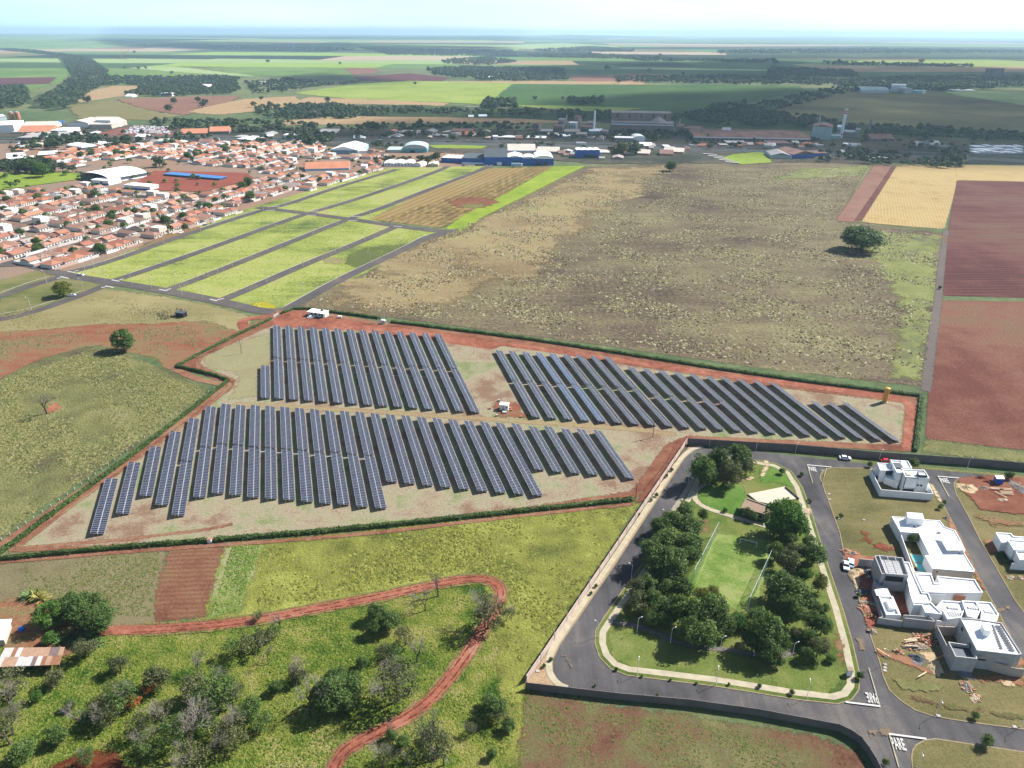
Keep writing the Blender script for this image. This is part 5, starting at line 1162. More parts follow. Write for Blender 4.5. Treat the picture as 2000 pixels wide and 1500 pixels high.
power_pole(Z7(1707, 1190), Z7(0, 1105)[1], 'dark post where the lower hedge meets the red bank', arm=False, m=m_wood)
for i, (x, y, t) in enumerate([(1250, 1105, 1010), (1460, 975, 935), (1645, 870, 815), (1815, 800, 740), (1975, 690, 610)]):
    o = power_pole(ZL(x, y), ZL(0, t)[1], None, arm=True); later(o, 'pale power pole', 'crossing the straw field')
o = power_pole((1050, 424), 396, None); later(o, 'pale power pole', 'crossing the straw field')
for x, y, t in [zz(0, 640, 6.06)(828, 185) + (zz(0, 640, 6.06)(0, 120)[1],), zz(0, 640, 6.06)(130, 95) + (zz(0, 640, 6.06)(0, 20)[1],)]:
    o = power_pole((x, y), t, None, arm=False, m=m_wood, name='fence_post'); later(o, 'lone dark post on the red scrubland', 'left of the solar farm')
#SPLIT

tufts('red_scrub_weeds', [(0, 660), (200, 645), (400, 632), (470, 652), (330, 725), (190, 680), (0, 735), (-100, 740)], 1800, .7, .4, tuft_mat('grey_green_tufts', [C(112, 112, 74), C(132, 126, 88), C(150, 138, 100)]), 41, void=.3)
tufts('meadow_weeds', [(0, 610), (200, 575), (440, 610), (470, 630), (200, 630), (0, 650)], 1800, .6, .35, tuft_mat('meadow_tufts', [C(140, 130, 88), C(164, 152, 104), C(120, 126, 72)]), 42, void=.2)
tufts('lot_weeds', [(170, 535), (540, 412), (860, 452), (540, 605), (300, 560)], 5000, .6, .35, tuft_mat('lot_tufts', [C(120, 140, 60), C(150, 168, 72), C(176, 178, 96)]), 43, void=.2)
tufts('dry_field_weeds', [(0, 1105), (320, 1070), (300, 1210), (0, 1190)], 2600, .4, .25, tuft_mat('dry_field_tufts', [C(112, 118, 66), C(140, 134, 92), C(96, 112, 58)]), 44, void=.2)
# ================================================================ ESTATE: walls, lamps, houses, vehicles
def wall_run(text, line, h, bay, mpanel, mpost, post_up=0.0, cap=None, thick=.14):
    pts = [G(*p) for p in line]; root = empty('boundary_wall', (*pts[0], 0), 0, text, 'wall')
    ox, oy = pts[0]
    b = MB(); n = 6
    for i in range(n):   # six stacked concrete slabs with recessed joints, unit length
        b.box(0, -thick / 2, i * h / n + .02, 1, thick / 2, (i + 1) * h / n - .02)
        b.box(0, -thick / 2 + .03, i * h / n - .02, 1, thick / 2 - .03, i * h / n + .02)
    me = b.mesh('concrete_panel', mpanel)
    pb_ = MB(); pb_.box(-.13, -.16, 0, .13, .16, h + .12)
    if post_up: pb_.box(-.05, -.05, h, .05, .05, h + post_up)
    pm = pb_.mesh('post', mpost)
    cum = []
    for a, c in zip(pts[:-1], pts[1:]):
        Lg = math.hypot(c[0] - a[0], c[1] - a[1]); k = max(1, round(Lg / bay)); ang = math.atan2(c[1] - a[1], c[0] - a[0])
        for j in range(k):
            x, y = a[0] + (c[0] - a[0]) * j / k, a[1] + (c[1] - a[1]) * j / k
            o = put('concrete_panel', me, root, loc=(x - ox, y - oy, 0)); o.rotation_euler = (0, 0, ang); o.scale = (Lg / k, 1, 1)
            o = put('post', pm, root, loc=(x - ox, y - oy, 0)); o.rotation_euler = (0, 0, ang)
    put('post', pm, root, loc=(pts[-1][0] - ox, pts[-1][1] - oy, 0))
    return root
wall_run('long dark concrete panel wall along the top of the walled estate', [(1343, 869), (1550, 881), (1700, 895), (1900, 909), (2000, 918), (2160, 935)], 3.1, 5.0, m_wallgrey, m_wallgrey)
wall_run('pinkish wall with tall thin posts between the pasture and the estate road', [(1341, 866), (1240, 1016), (1130, 1180), (1028, 1332)], 2.3, 8.0, m_wallpink, m_wallpink, post_up=1.4)
wall_run('grey concrete panel wall curving along the bottom of the walled estate', [(1027, 1346), (1200, 1366), (1344, 1379), (1480, 1398), (1600, 1421), (1636, 1428), (1659, 1439), (1679, 1453), (1694, 1473), (1707, 1494), (1721, 1521), (1729, 1560)], 2.4, 3.6, m_wallgrey, m_wallgrey)
# street lamps: pole, arm, lamp head
def lamp_parts():
    b = MB(); b.bar((0, 0, 0), (0, 0, 5.2), .06, .04, n=6); b.bar((0, 0, 0), (0, 0, .5), .1, n=6); pm = b.mesh('pole', m_white_metal)
    a = MB(); a.bar((0, 0, 5.2), (.9, 0, 5.45), .04); am = a.mesh('arm', m_white_metal)
    c = MB(); c.box(.8, -.09, 5.42, 1.2, .09, 5.50); cm_ = c.mesh('lamp_head', m_white_metal); return pm, am, cm_
LP = lamp_parts()
def lamp(p, rz, zone):
    o = empty('street_lamp', (*G(*p), 0), rz, None, 'street lamp', 'street lamps in the walled estate')
    put('pole', LP[0], o); put('arm', LP[1], o); put('lamp_head', LP[2], o); later(o, 'pale thin street lamp', zone)
for p in [Z1(582, 825), Z1(418, 1110), Z1(860, 362), Z1(745, 558)]: lamp(p, 2.6, 'along the left estate road')
for p in [Z1(610, 1298), Z1(995, 1345), Z1(1438, 1408)]: lamp(p, 1.3, 'along the bottom edge of the park')
for p in [Z1(610, 1090), Z1(773, 1140), Z1(1013, 1185), Z1(1365, 1213), Z1(1180, 1205)]: lamp(p, .3, 'along the shaded park path')
for p in [Z1(963, 180), Z1(1383, 213), Z2(735, 175), Z2(1495, 240)]: lamp(p, -1.6, 'at the foot of the top wall')
for p in [Z2(388, 795), Z3(560, 612), Z2(246, 372)]: lamp(p, 2.9, 'beside the middle lots')
for p in [Z3(1003, 1045), Z3(1730, 1150), Z3(835, 1500)]: lamp(p, -1.9, 'near the lower right corner')
# subdivision poles
def spole():
    b = MB(); b.bar((0, 0, 0), (0, 0, 8), .17, .1, n=6); pm = b.mesh('pole', m_polec)
    a = MB(); a.bar((0, 0, 7.4), (1.6, 0, 8.0), .06); am = a.mesh('arm', m_metal); c = MB(); c.box(1.4, -.16, 7.95, 2.1, .16, 8.1); return pm, am, c.mesh('lamp_head', m_white_metal)
SPL = spole()
spl = [ZA(*p) for p in [(430,710),(590,740),(920,710),(840,780),(1025,830),(1220,610),(1605,490),(1570,680),(1290,880),(1480,915),(460,865),(820,945),(1775,975),(1715,885),(1980,1020),(310,1135)]]
spl += [ZB(*p) for p in [(830,855),(825,925),(1055,885),(530,1015),(210,1115),(550,1175),(860,1065),(1145,965),(1220,905),(1445,930),(1320,765),(1550,690),(1575,815),(1870,985),(1560,980),(1290,1115),(980,1240),(1760,620)]]
spl += [ZL(*p) for p in [(675,745),(430,850),(155,970),(895,655),(940,825),(1155,725),(700,940),(235,1195),(710,355),(935,490),(1210,525),(1480,555),(1095,545),(425,1060),(1405,105),(1250,210),(1040,250),(1330,215)]]
for p in spl:
    o = empty('street_pole', (*G(*p), 0), rng.choice([-.4, 2.7]) + rng.uniform(-.2, .2), None, 'street pole', 'concrete street poles of the empty lots')
    put('pole', SPL[0], o); put('arm', SPL[1], o); put('lamp_head', SPL[2], o); later(o, 'pale concrete street pole', 'by the far lots' if p[1] < 470 else 'by the near lots')

def miter(w, d):
    n = len(w); A = sum(w[i][0] * w[(i + 1) % n][1] - w[(i + 1) % n][0] * w[i][1] for i in range(n)); w = w if A > 0 else w[::-1]; o = []
    for i in range(n):
        p, q, r = Vector(w[i - 1]), Vector(w[i]), Vector(w[(i + 1) % n]); e1 = (q - p).normalized(); e2 = (r - q).normalized()
        n1 = Vector((-e1.y, e1.x)); n2 = Vector((-e2.y, e2.x)); m = (n1 + n2); m = m.normalized() / max(.5, m.normalized().dot(n1)); o.append(tuple(q + m * d))
    return w, o
class House:
    def __init__(s, name, label, at, cat='house'):
        s.o = empty(name, (*G(*at), 0), 0, label, cat); s.c = s.o.location.copy()
    def loc(s, pts): return [(p[0] - s.c.x, p[1] - s.c.y) for p in pts]
    def vol(s, z, pts, h, mw, mr, z0=0.0, par=.45, name='wall', pw=.25):
        """solid volume whose visible top outline is pts (photo) at height h; parapet ring round a lower roof"""
        w = s.loc([G(*z(*p), h) for p in pts]); w, inn = miter(w, pw)
        b = MB(); n = len(w)
        for i in range(n):
            a, c, d, e = w[i], w[(i + 1) % n], inn[(i + 1) % n], inn[i]
            b.quad((*a, z0), (*c, z0), (*c, h), (*a, h)); b.quad((*a, h), (*c, h), (*d, h), (*e, h)); b.quad((*e, h), (*d, h), (*d, h - par), (*e, h - par))
        part(s.o, name, b, mw)
        r = MB(); r.poly([(*p, h - par + .0) for p in inn]); part(s.o, 'roof', r, mr)
        return w
    def fence(s, z, pts, h, m, th=.18, name='garden_wall', closed=False):
        w = s.loc([G(*z(*p), h) for p in pts]);
        if closed: w = w + [w[0]]
        for a, c in zip(w[:-1], w[1:]):
            d = Vector((c[0] - a[0], c[1] - a[1])); Ln = d.length; b = MB(); b.box(-th / 2, -th / 2, 0, Ln + th / 2 - .004, th / 2, h)
            o = part(s.o, name, b, m, loc=(a[0], a[1], 0)); o.rotation_euler = (0, 0, math.atan2(d.y, d.x))
    def slab(s, z, pts, h, t, m, name='canopy'):
        w = s.loc([G(*z(*p), h) for p in pts]); b = MB(); b.prism(w, h - t, h); b.poly([(*p, h - t) for p in w][::-1]); return part(s.o, name, b, m)
    def face(s, z, p0, p1, z0, z1, m, name='window', out=.04, h=None):
        """panel proud of the wall between photo points taken at height h"""
        h = z1 if h is None else h; a, c = s.loc([G(*z(*p0), h), G(*z(*p1), h)]); d = Vector((c[0] - a[0], c[1] - a[1])); Ln = d.length; b = MB()
        b.box(0, -out, z0, Ln, .02, z1); o = part(s.o, name, b, m, loc=(a[0], a[1], 0)); o.rotation_euler = (0, 0, math.atan2(d.y, d.x)); return o
    def panels(s, z, p00, p10, p01, nu, nv, h, m=None, gap=.12, tilt=.12):
        a, c, e = (Vector(q) for q in s.loc([G(*z(*p), h) for p in (p00, p10, p01)])); du = (c - a) / nu; dv = (e - a) / nv
        b = MB(); lu, lv = du.length - gap, dv.length - gap; b.box(0, 0, 0, lu, lv, .04, 0, 1); me = b.mesh('solar_panel', m_frame, m or m_cells)
        for i in range(nu):
            for j in range(nv):
                q = a + du * i + dv * j; o = put('solar_panel', me, s.o, loc=(q.x, q.y, h + .08)); o.rotation_euler = (0, 0, math.atan2(du.y, du.x))
                if (du.x * dv.y - du.y * dv.x) < 0: o.scale = (1, -1, 1)
ZH = zz(1600, 860, 7.692); ZC = zz(1660, 1060, 7.692); ZD = zz(1740, 1160, 7.692)
# house A: two-storey white house by the top wall
hA = House('house', 'white two-storey house with a dark cladding tower by the top estate wall', ZH(1250, 800))
hA.fence(ZH, [(850, 470), (775, 430), (930, 738), (1715, 802), (1640, 650)], 2.9, m_wall_w)
hA.vol(ZH, [(872, 335), (1085, 345), (1140, 445), (1000, 450), (918, 448)], 5.2, m_wall_w, m_roof_w)
hA.vol(ZH, [(1070, 290), (1335, 308), (1400, 418), (1255, 415), (1250, 482), (1168, 480)], 6.6, m_wall_w, m_roof_w)
hA.slab(ZH, [(1105, 332), (1215, 338), (1262, 412), (1155, 410)], 6.75, .12, m_darkgrey, 'roof_hatch')
hA.panels(ZH, (1225, 312), (1315, 318), (1262, 410), 1, 5, 6.5, m_roof_w, .35)
hA.vol(ZH, [(1238, 432), (1580, 442), (1660, 568), (1300, 547)], 6.6, m_wall_w, m_roof_w)
hA.slab(ZH, [(1290, 472), (1350, 475), (1385, 520), (1320, 520)], 6.55, .3, m_tanw, 'skylight')
hA.vol(ZH, [(1470, 468), (1592, 472), (1628, 532), (1496, 522)], 7.4, m_darkgrey, m_metal, par=.15)
hA.vol(ZH, [(985, 500), (1150, 590), (1195, 625), (990, 545)], 3.0, m_wall_w, m_tanw)
hA.slab(ZH, [(985, 490), (1150, 575), (1190, 625), (1000, 560)], 3.1, .15, m_wall_w, 'balcony')
hA.face(ZH, (1315, 552), (1490, 560), 2.2, 6.2, m_wall_w, 'white_panel', .12, 6.6)
hA.face(ZH, (1303, 549), (1496, 561), 2.0, 6.35, m_darkgrey, 'dark_surround', .06, 6.6)
hA.face(ZH, (1310, 552), (1480, 562), .2, 1.7, m_glass, 'window', .05, 6.6)
hA.face(ZH, (1510, 536), (1540, 538), 3.2, 3.8, m_dark, 'window', .05, 7.4); hA.face(ZH, (1560, 540), (1590, 542), 3.2, 3.8, m_dark, 'window', .05, 7.4)
hA.face(ZH, (1010, 455), (1130, 452), 3.4, 4.9, m_glass, 'balcony_window', .06, 5.2)
hA.face(ZH, (1180, 484), (1245, 486), 3.2, 5.6, m_wall_w, 'panel', .05, 6.6)
hA.face(ZH, (880, 345), (905, 400), 1.2, 2.2, m_glass, 'window', .05, 5.2); hA.face(ZH, (890, 420), (915, 445), 0, 2.1, m_dark, 'door', .05, 5.2)
b = MB(); p = hA.loc([G(*ZH(1080, 400), 5.0)])[0]; b.bar((p[0], p[1], 4.75), (p[0], p[1], 5.7), .5, n=12); part(hA.o, 'water_drum', b, m_metal)
# house B: long white house with pool court
hB = House('house', 'long white flat-roofed house wrapped around a courtyard with a pool', Z2(1150, 900))
OUT = [(845, 655), (970, 662), (1110, 680), (1262, 690), (1300, 742), (1392, 775), (1440, 860), (1478, 945), (1470, 968), (1560, 1118), (1556, 1132), (1195, 1102), (1132, 992), (1172, 988), (1078, 798), (920, 788)]
hB.vol(Z2, OUT, 3.6, m_wall_w, m_roof_w, par=.3, pw=.22)
hB.vol(Z2, [(975, 618), (1110, 628), (1127, 680), (985, 668)], 5.9, m_wall_w, m_roof_w, z0=3.2, par=.1, name='tank_house')
hB.slab(Z2, [(1252, 820), (1400, 832), (1482, 945), (1322, 945)], 4.6, .25, m_roof_w, 'upper_slab')
hB.panels(Z2, (1335, 868), (1400, 872), (1365, 915), 3, 2, 4.55, m_metal)
hB.fence(Z2, [(845, 660), (922, 800), (1042, 1132)], 2.8, m_wall_w)
hB.fence(Z2, [(1042, 1132), (1190, 1145)], 2.6, m_wall_w)
hB.face(Z2, (1205, 1104), (1552, 1134), .05, 3.3, m_tanw, 'end_wall', .05, 3.6)
hB.face(Z2, (1235, 1107), (1250, 1109), 2.3, 2.8, m_dark, 'round_window', .09, 3.6)
hB.face(Z2, (1040, 706), (1058, 707), 4.0, 4.5, m_dark, 'window', .06, 5.9)
hB.slab(Z2, [(925, 850), (1070, 850), (1150, 985), (1005, 975)], .16, .1, m_lawn, 'court_lawn')
pw = hB.loc([G(*Z2(*q), .1) for q in [(1008, 982), (1142, 1002), (1168, 1130), (1082, 1130)]]); b = MB(); b.prism(pw, 0, .14); part(hB.o, 'pool_water', b, m_pool)
w_, i_ = miter(pw, -.35); b = MB()
for i in range(4): j = (i + 1) % 4; b.quad((*w_[i], .2), (*i_[i], .2), (*i_[j], .2), (*w_[j], .2)); b.quad((*w_[i], .1), (*w_[i], .2), (*w_[j], .2), (*w_[j], .1))
part(hB.o, 'pool_edge', b, m_conc)
b = MB(); q = hB.loc([G(*Z2(1046, 1058))])[0]; q2 = hB.loc([G(*Z2(1150, 1060))])[0]; b.bar((*q, .25), (*q2, .25), .15); part(hB.o, 'pool_step', b, m_conc)
for q in [(1258, 790), (1448, 968)]:
    b = MB(); a = hB.loc([G(*Z2(*q), 3.6)])[0]; b.box(a[0] - .5, a[1] - .3, 3.4, a[0] + .5, a[1] + .3, 4.1); part(hB.o, 'air_unit', b, m_metal)
X, Y = G(*Z2(1020, 885)); tree_at(X, Y, 1.9, 'mid', 'small round tree in the pool courtyard', 'of the long white house')
# house C: building site with grid-roof block
hC = House('unfinished_house', 'unfinished grey house with a steel grid roof beside the red earth court', ZC(700, 700), 'unfinished house')
hC.vol(ZC, [(435, 185), (790, 222), (885, 490), (540, 462)], 6.4, m_grey_w, m_grey_w, par=.9)
hC.vol(ZC, [(370, 195), (435, 188), (540, 462), (480, 470)], 6.2, m_grey_w, m_grey_w, par=.7)
gp = hC.loc([G(*ZC(*q), 6.4) for q in [(435, 185), (790, 222), (885, 490), (540, 462)]])
def bil(u, v): 
    a, b_, c, d = (Vector(t) for t in gp); return (a * (1 - u) + b_ * u) * (1 - v) + (d * (1 - u) + c * u) * v
for i in range(4):
    b = MB(); p, q = bil(i / 3, 0), bil(i / 3, 1); b.bar((*p, 6.42), (*q, 6.42), .09); part(hC.o, 'steel_beam', b, m_white_metal)
for i in range(11):
    b = MB(); p, q = bil(0, i / 10), bil(1, i / 10); b.bar((*p, 6.36), (*q, 6.36), .05); part(hC.o, 'steel_purlin', b, m_metal)
hC.face(ZC, (550, 468), (820, 492), 3.9, 5.6, m_dark, 'opening', .05, 6.4)
for i in range(3): hC.face(ZC, (395 + i * 28, 235 + i * 70), (410 + i * 28, 272 + i * 70), 4.4, 5.4, m_metal, 'scaffold_frame', .12, 6.2)
hC.fence(ZC, [(150, 240), (380, 262)], 3.0, m_grey_w)
hC.vol(ZC, [(360, 550), (490, 548), (520, 660), (395, 670)], 2.9, m_grey_w, m_grey_w)
hC.slab(ZC, [(375, 700), (560, 680), (620, 800), (400, 790)], 2.9, .2, m_roof_w, 'roof_slab')
for i in range(5):
    b = MB(); p, q = hC.loc([G(*ZC(520 + i * 20, 690 + i * 22), 3), G(*ZC(590 + i * 20, 690 + i * 22), 3)]); b.bar((*p, 3.05), (*q, 3.05), .06); part(hC.o, 'rafter', b, m_darkgrey)
hC.vol(ZC, [(430, 790), (630, 800), (750, 1085), (545, 1080)], 3.0, m_wall_w, m_roof_w, par=.6)
hC.vol(ZC, [(535, 840), (640, 850), (690, 985), (600, 980)], 3.4, m_roof_w, m_roof_w, z0=2.3, par=.1, name='tank_block')
hC.fence(ZC, [(350, 660), (500, 1110), (430, 1125), (790, 1175)], 2.3, m_grey_w)
hC.fence(ZC, [(810, 1085), (1120, 1105)], 3.4, m_grey_w); hC.fence(ZC, [(640, 800), (760, 1085)], 2.6, m_wall_w)
# house D: white complex below the pool house
hD = House('house', 'sprawling white flat-roofed house with parapets between the pool house and the grey-walled house', ZC(1300, 600))
hD.vol(ZC, [(805, 280), (890, 290), (985, 520), (1090, 745), (1180, 750), (1225, 850), (1210, 900), (950, 905), (905, 770), (870, 590)], 4.4, m_wall_w, m_roof_w)
hD.vol(ZC, [(985, 460), (1225, 470), (1275, 605), (1350, 600), (1305, 495), (1880, 548), (2000, 745), (1470, 750), (1170, 738), (1100, 725)], 4.6, m_wall_w, m_roof_w)
hD.vol(ZC, [(950, 905), (1085, 905), (1215, 890), (1380, 1045), (1370, 1070), (1135, 1045), (1080, 935), (960, 935)], 4.2, m_wall_w, m_roof_w)
hD.fence(ZC, [(1130, 1050), (1280, 1180), (830, 1130)], 3.3, m_grey_w)
hD.fence(ZC, [(1135, 1050), (1375, 1072)], 3.9, m_wall_w)
hD.face(ZC, (1200, 745), (1450, 765), 1.6, 4.2, m_wall_w, 'facade', .06, 4.6); hD.face(ZC, (1580, 765), (1750, 790), 2.2, 4.2, m_brick, 'brick_face', .06, 4.6)
for i in range(3):
    b = MB(); p, q = hD.loc([G(*ZC(970 + 40 * i, 668 + i * 30), 4.4), G(*ZC(1030 + 40 * i, 720 + i * 30), 4.4)]); b.bar((*p, 4.2), (*q, 4.2), .05); part(hD.o, 'roof_pipe', b, m_metal)
# house G: white house with small solar arrays
hG = House('house', 'white house with three small groups of roof solar panels and a glazed pergola', ZD(1200, 230))
hG.vol(ZD, [(680, 190), (770, 95), (1060, 115), (1110, 225), (1060, 350), (850, 380), (790, 260)], 4.2, m_wall_w, m_roof_w)
hG.vol(ZD, [(1065, 95), (1280, 110), (1350, 235), (1290, 370), (1150, 330)], 4.6, m_wall_w, m_roof_w)
hG.vol(ZD, [(1280, 108), (1505, 125), (1620, 300), (1560, 420), (1350, 380), (1360, 240)], 4.4, m_wall_w, m_roof_w)
hG.panels(ZD, (835, 168), (1010, 180), (875, 222), 4, 1, 4.0, m_frame); hG.panels(ZD, (1140, 170), (1290, 182), (1185, 222), 4, 1, 4.4, m_frame); hG.panels(ZD, (1390, 222), (1530, 235), (1430, 280), 4, 1, 4.2, m_frame)
hG.panels(ZD, (830, 268), (1090, 285), (885, 360), 7, 1, 4.05, m_glass, .3)
hG.vol(ZD, [(1510, 305), (1620, 315), (1590, 410), (1545, 400)], 2.8, m_wall_w, m_dark, par=.5)
hG.fence(ZD, [(695, 398), (860, 420)], 3.0, m_wall_w)
# house E: grey rendered house with big roof array
hE = House('house', 'big grey-walled house with white roof carrying two columns of solar panels', ZD(1400, 800))
hE.vol(ZD, [(1040, 355), (1290, 372), (1665, 430), (1970, 905), (1900, 915), (1290, 845)], 6.2, m_grey_w, m_roof_w, par=.35)
hE.vol(ZD, [(1365, 435), (1480, 425), (1530, 530), (1500, 560), (1410, 540)], 7.9, m_roof_w, m_roof_w, z0=5.8, par=.1, name='tank_house')
hE.panels(ZD, (1495, 462), (1545, 468), (1640, 830), 1, 11, 6.0); hE.panels(ZD, (1560, 470), (1650, 480), (1785, 860), 1, 11, 6.0)
hE.vol(ZD, [(862, 715), (1210, 770), (1305, 975), (970, 940)], 5.0, m_grey_w, m_darkgrey, par=1.0)
hE.fence(ZD, [(1310, 980), (1500, 1010), (1850, 1110), (2010, 1130)], 3.0, m_tanw); hE.fence(ZD, [(695, 480), (845, 780)], 3.0, m_grey_w); hE.fence(ZD, [(695, 480), (800, 490), (1060, 500)], 3.2, m_tanw)
hE.face(ZD, (1325, 905), (1450, 925), 4.3, 5.0, m_dark, 'window', .05, 6.2)
for a_ in [((1085, 440), (1110, 490)), ((1200, 690), (1225, 740))]: hE.face(ZD, a_[0], a_[1], 4.2, 5.2, m_dark, 'window', .05, 6.2)
# house F at the right edge
ZF = zz(1900, 1000, 7.5)
hF = House('house', 'low white and grey house with covered terrace at the right edge', ZF(600, 500))
hF.vol(ZF, [(335, 295), (560, 310), (600, 350), (900, 375), (1100, 560), (500, 440), (420, 445)], 3.8, m_wall_w, m_roof_w)
hF.vol(ZF, [(505, 395), (1100, 440), (1200, 560), (600, 550)], 4.4, m_wall_w, m_roof_w)
hF.vol(ZF, [(620, 560), (1100, 570), (1250, 720), (690, 700)], 3.9, m_wall_w, m_roof_w, z0=1.0)
hF.fence(ZF, [(580, 750), (1100, 790)], 2.4, m_wall_w); hF.fence(ZF, [(455, 600), (560, 760)], 1.0, m_glass, .06, 'glass_rail')
# park pavilion and court
ZP = zz(1400, 880, 8.823)
hP = House('park_pavilion', 'tan roofed park pavilion with grey walls beside the pale sand court', ZP(600, 1050), 'pavilion')
w = hP.loc([G(*ZP(*q), 3.2) for q in [(495, 815), (905, 965), (955, 1125), (420, 985)]]); ww, wi = miter(w, .7)
b = MB(); b.prism(wi, 0, 2.9); part(hP.o, 'wall', b, m_tanw)
b = MB(); b.prism(w, 2.95, 3.15); part(hP.o, 'roof', b, simple('pavilion_roof', C(176, 150, 130), .9, .1, 0, .18, 1))
for q, r in [((640, 1060), (675, 1075)), ((730, 1085), (780, 1100)), ((800, 1105), (850, 1120))]: hP.face(ZP, q, r, 1.0, 2.1, m_glass, 'window', .06, 2.6)
hP.face(ZP, (520, 830), (905, 965), 3.15, 3.5, m_conc, 'roof_ridge', .25, 3.2)
sc_ = House('sand_court', 'pale sand sports court with low walls beside the park pavilion', ZP(900, 800), 'sports court')
w = sc_.loc([G(*ZP(*q), .25) for q in [(540, 745), (1185, 615), (1415, 812), (1200, 870), (925, 918), (700, 870)]]); b = MB(); b.prism(w, 0, .26); part(sc_.o, 'sand_bed', b, simple('white_sand', C(240, 228, 204), .95, .05, 0, .06, 1))
sc_.fence(ZP, [(1185, 615), (1415, 812)], .8, m_wallgrey, .2, 'side_wall'); sc_.fence(ZP, [(540, 745), (700, 870), (925, 918)], .6, m_conc, .25, 'side_wall')
# soccer goal and side nets
gl = empty('soccer_goal', (*G(*Z1(1112, 656)), 0), math.atan2(*(lambda a, c: (c[1] - a[1], c[0] - a[0]))(G(*Z1(1112, 656)), G(*Z1(1159, 668)))), 'white soccer goal on the park pitch', 'soccer goal')
b = MB(); b.bar((0, 0, 0), (0, 0, 2.1), .09); b.bar((5, 0, 0), (5, 0, 2.1), .09); part(gl, 'goal_post', b, m_white_metal)
b = MB(); b.bar((0, 0, 2.1), (5, 0, 2.1), .09); part(gl, 'crossbar', b, m_white_metal)
b = MB(); b.quad((0, 0, 2.1), (5, 0, 2.1), (5, 1.4, .1), (0, 1.4, .1)); part(gl, 'goal_net', b, m_netting)
for (a, c), t in [((Z1(1262, 735), Z1(1150, 980)), 'tall green net with white poles on the right side of the pitch'), ((Z1(1000, 612), Z1(882, 845)), 'tall green net on the left side of the pitch')]:
    A_, B_ = G(*a), G(*c); ln = math.hypot(B_[0] - A_[0], B_[1] - A_[1]); o = empty('side_net', (*A_, 0), math.atan2(B_[1] - A_[1], B_[0] - A_[0]), t, 'sports net')
    for i in range(4): b = MB(); b.bar((ln * i / 3, 0, 0), (ln * i / 3, 0, 5.2), .09, n=6); part(o, 'net_pole', b, m_white_metal)
    b = MB(); b.quad((0, 0, .1), (ln, 0, .1), (ln, 0, 4.9), (0, 0, 4.9)); part(o, 'netting', b, m_netting)
    b = MB(); b.bar((0, 0, 4.95), (ln, 0, 4.95), .04); part(o, 'top_cable', b, m_white_metal)

# ---- cars
def car_meshes(paint):
    b = MB(); 
    prof = [(-2.1, .35), (-2.1, .85), (-1.95, .95), (-1.15, .98), (1.3, 1.0), (2.05, .82), (2.12, .4)]
    y = .86
    for s in (-1, 1):
        pts = [(p[0], s * y, p[1]) for p in prof]; b.v += pts; i = len(b.v) - 7; f = tuple(range(i, i + 7)); b.f.append(f if s < 0 else f[::-1]); b.m.append(0)
    n = 7
    for i in range(n):
        j = (i + 1) % n; b.f.append((i, i + n, j + n, j)); b.m.append(0)
    body = b.mesh('body', paint)
    c = MB(); r = [(-1.7, .97, .8), (-1.25, 1.42, .64), (.35, 1.45, .66), (1.15, .99, .8)]
    for i in range(3):
        a, d = r[i], r[i + 1]; c.quad((a[0], -a[2], a[1]), (d[0], -d[2], d[1]), (d[0], d[2], d[1]), (a[0], a[2], a[1]), 1 if i == 1 else 0)
    for s in (-1, 1):
        q = [(p[0], s * p[2], p[1]) for p in r]; c.quad(*(q if s < 0 else q[::-1]), 0)
    cab = c.mesh('cabin', m_glass, paint)
    w = MB(); w.bar((0, -.1, .33), (0, .1, .33), .33, n=10); wm = w.mesh('wheel', m_wheel)
    l_ = MB(); l_.box(2.0, -.2, .6, 2.14, .2, .74); lm = l_.mesh('headlight', m_white_metal)
    return body, cab, wm, lm
PAINT = {k: simple(k + '_car_paint', c, .3, .6, 0, .02) for k, c in {'white': (.75, .76, .78, 1), 'red': (.42, .02, .03, 1), 'silver': (.42, .44, .47, 1), 'black': (.03, .03, .035, 1), 'blue': (.05, .12, .3, 1), 'pale_blue': (.45, .62, .78, 1)}.items()}
CARM = {k: car_meshes(v) for k, v in PAINT.items()}
def car(p, rz, col, label=None, zone=None, full=True):
    o = empty('parked_car', (*G(*p), lift(*G(*p), 4)), rz, label, 'car'); B, Cb, W, Lm = CARM[col]
    put('body', B, o); put('cabin', Cb, o)
    if full:
        for x in (-1.3, 1.35):
            for y in (-.78, .78): put('wheel', W, o, loc=(x, y, 0))
        for y in (-.55, .55): put('headlight', Lm, o, loc=(0, y, 0))
    if zone: later(o, f'{col.replace("_", " ")} car', zone)
    return o
car(ZH(385, 285), -.19, 'white', 'white car driving on the road below the top estate wall')
car(ZH(1005, 330), -.17, 'red', 'red car half hidden behind the white two-storey house')
car(Z2(448, 1092), 1.25 + math.pi, 'white', 'white car parked by the kerb next to the building site')
car(Z2(490, 1070), 1.15, 'pale_blue', 'pale car parked beside the rubble at the building site')
car(ZA(790, 792), -.15, 'white', 'white pickup truck at the junction below the town')
car(ZA(705, 992), .35, 'white', 'white car parked on the kerb by the yellow-green tree')
car(z8(540, 208), .6, 'white', 'white car parked beside the small white site building')
# ---- small things on the estate
bx_ = House('site_container', 'blue site container with white roof by the earth pit', zz(1840, 880, 12.5)(1400, 800), 'container'); z4_ = zz(1840, 880, 12.5)
w = bx_.loc([G(*z4_(*q), 2.6) for q in [(1290, 605), (1480, 618), (1530, 695), (1340, 692)]]); b = MB(); b.prism(w, 0, 2.6); part(bx_.o, 'container_body', b, m_blue); ww, wi = miter(w, -.08); b = MB(); b.prism(wi, 2.6, 2.7); part(bx_.o, 'roof', b, m_roof_w)
for i in range(5): bx_.face(z4_, (1350 + i * 36, 694), (1362 + i * 36, 694), .2, 2.4, m_blue, 'rib', .1, 2.6)
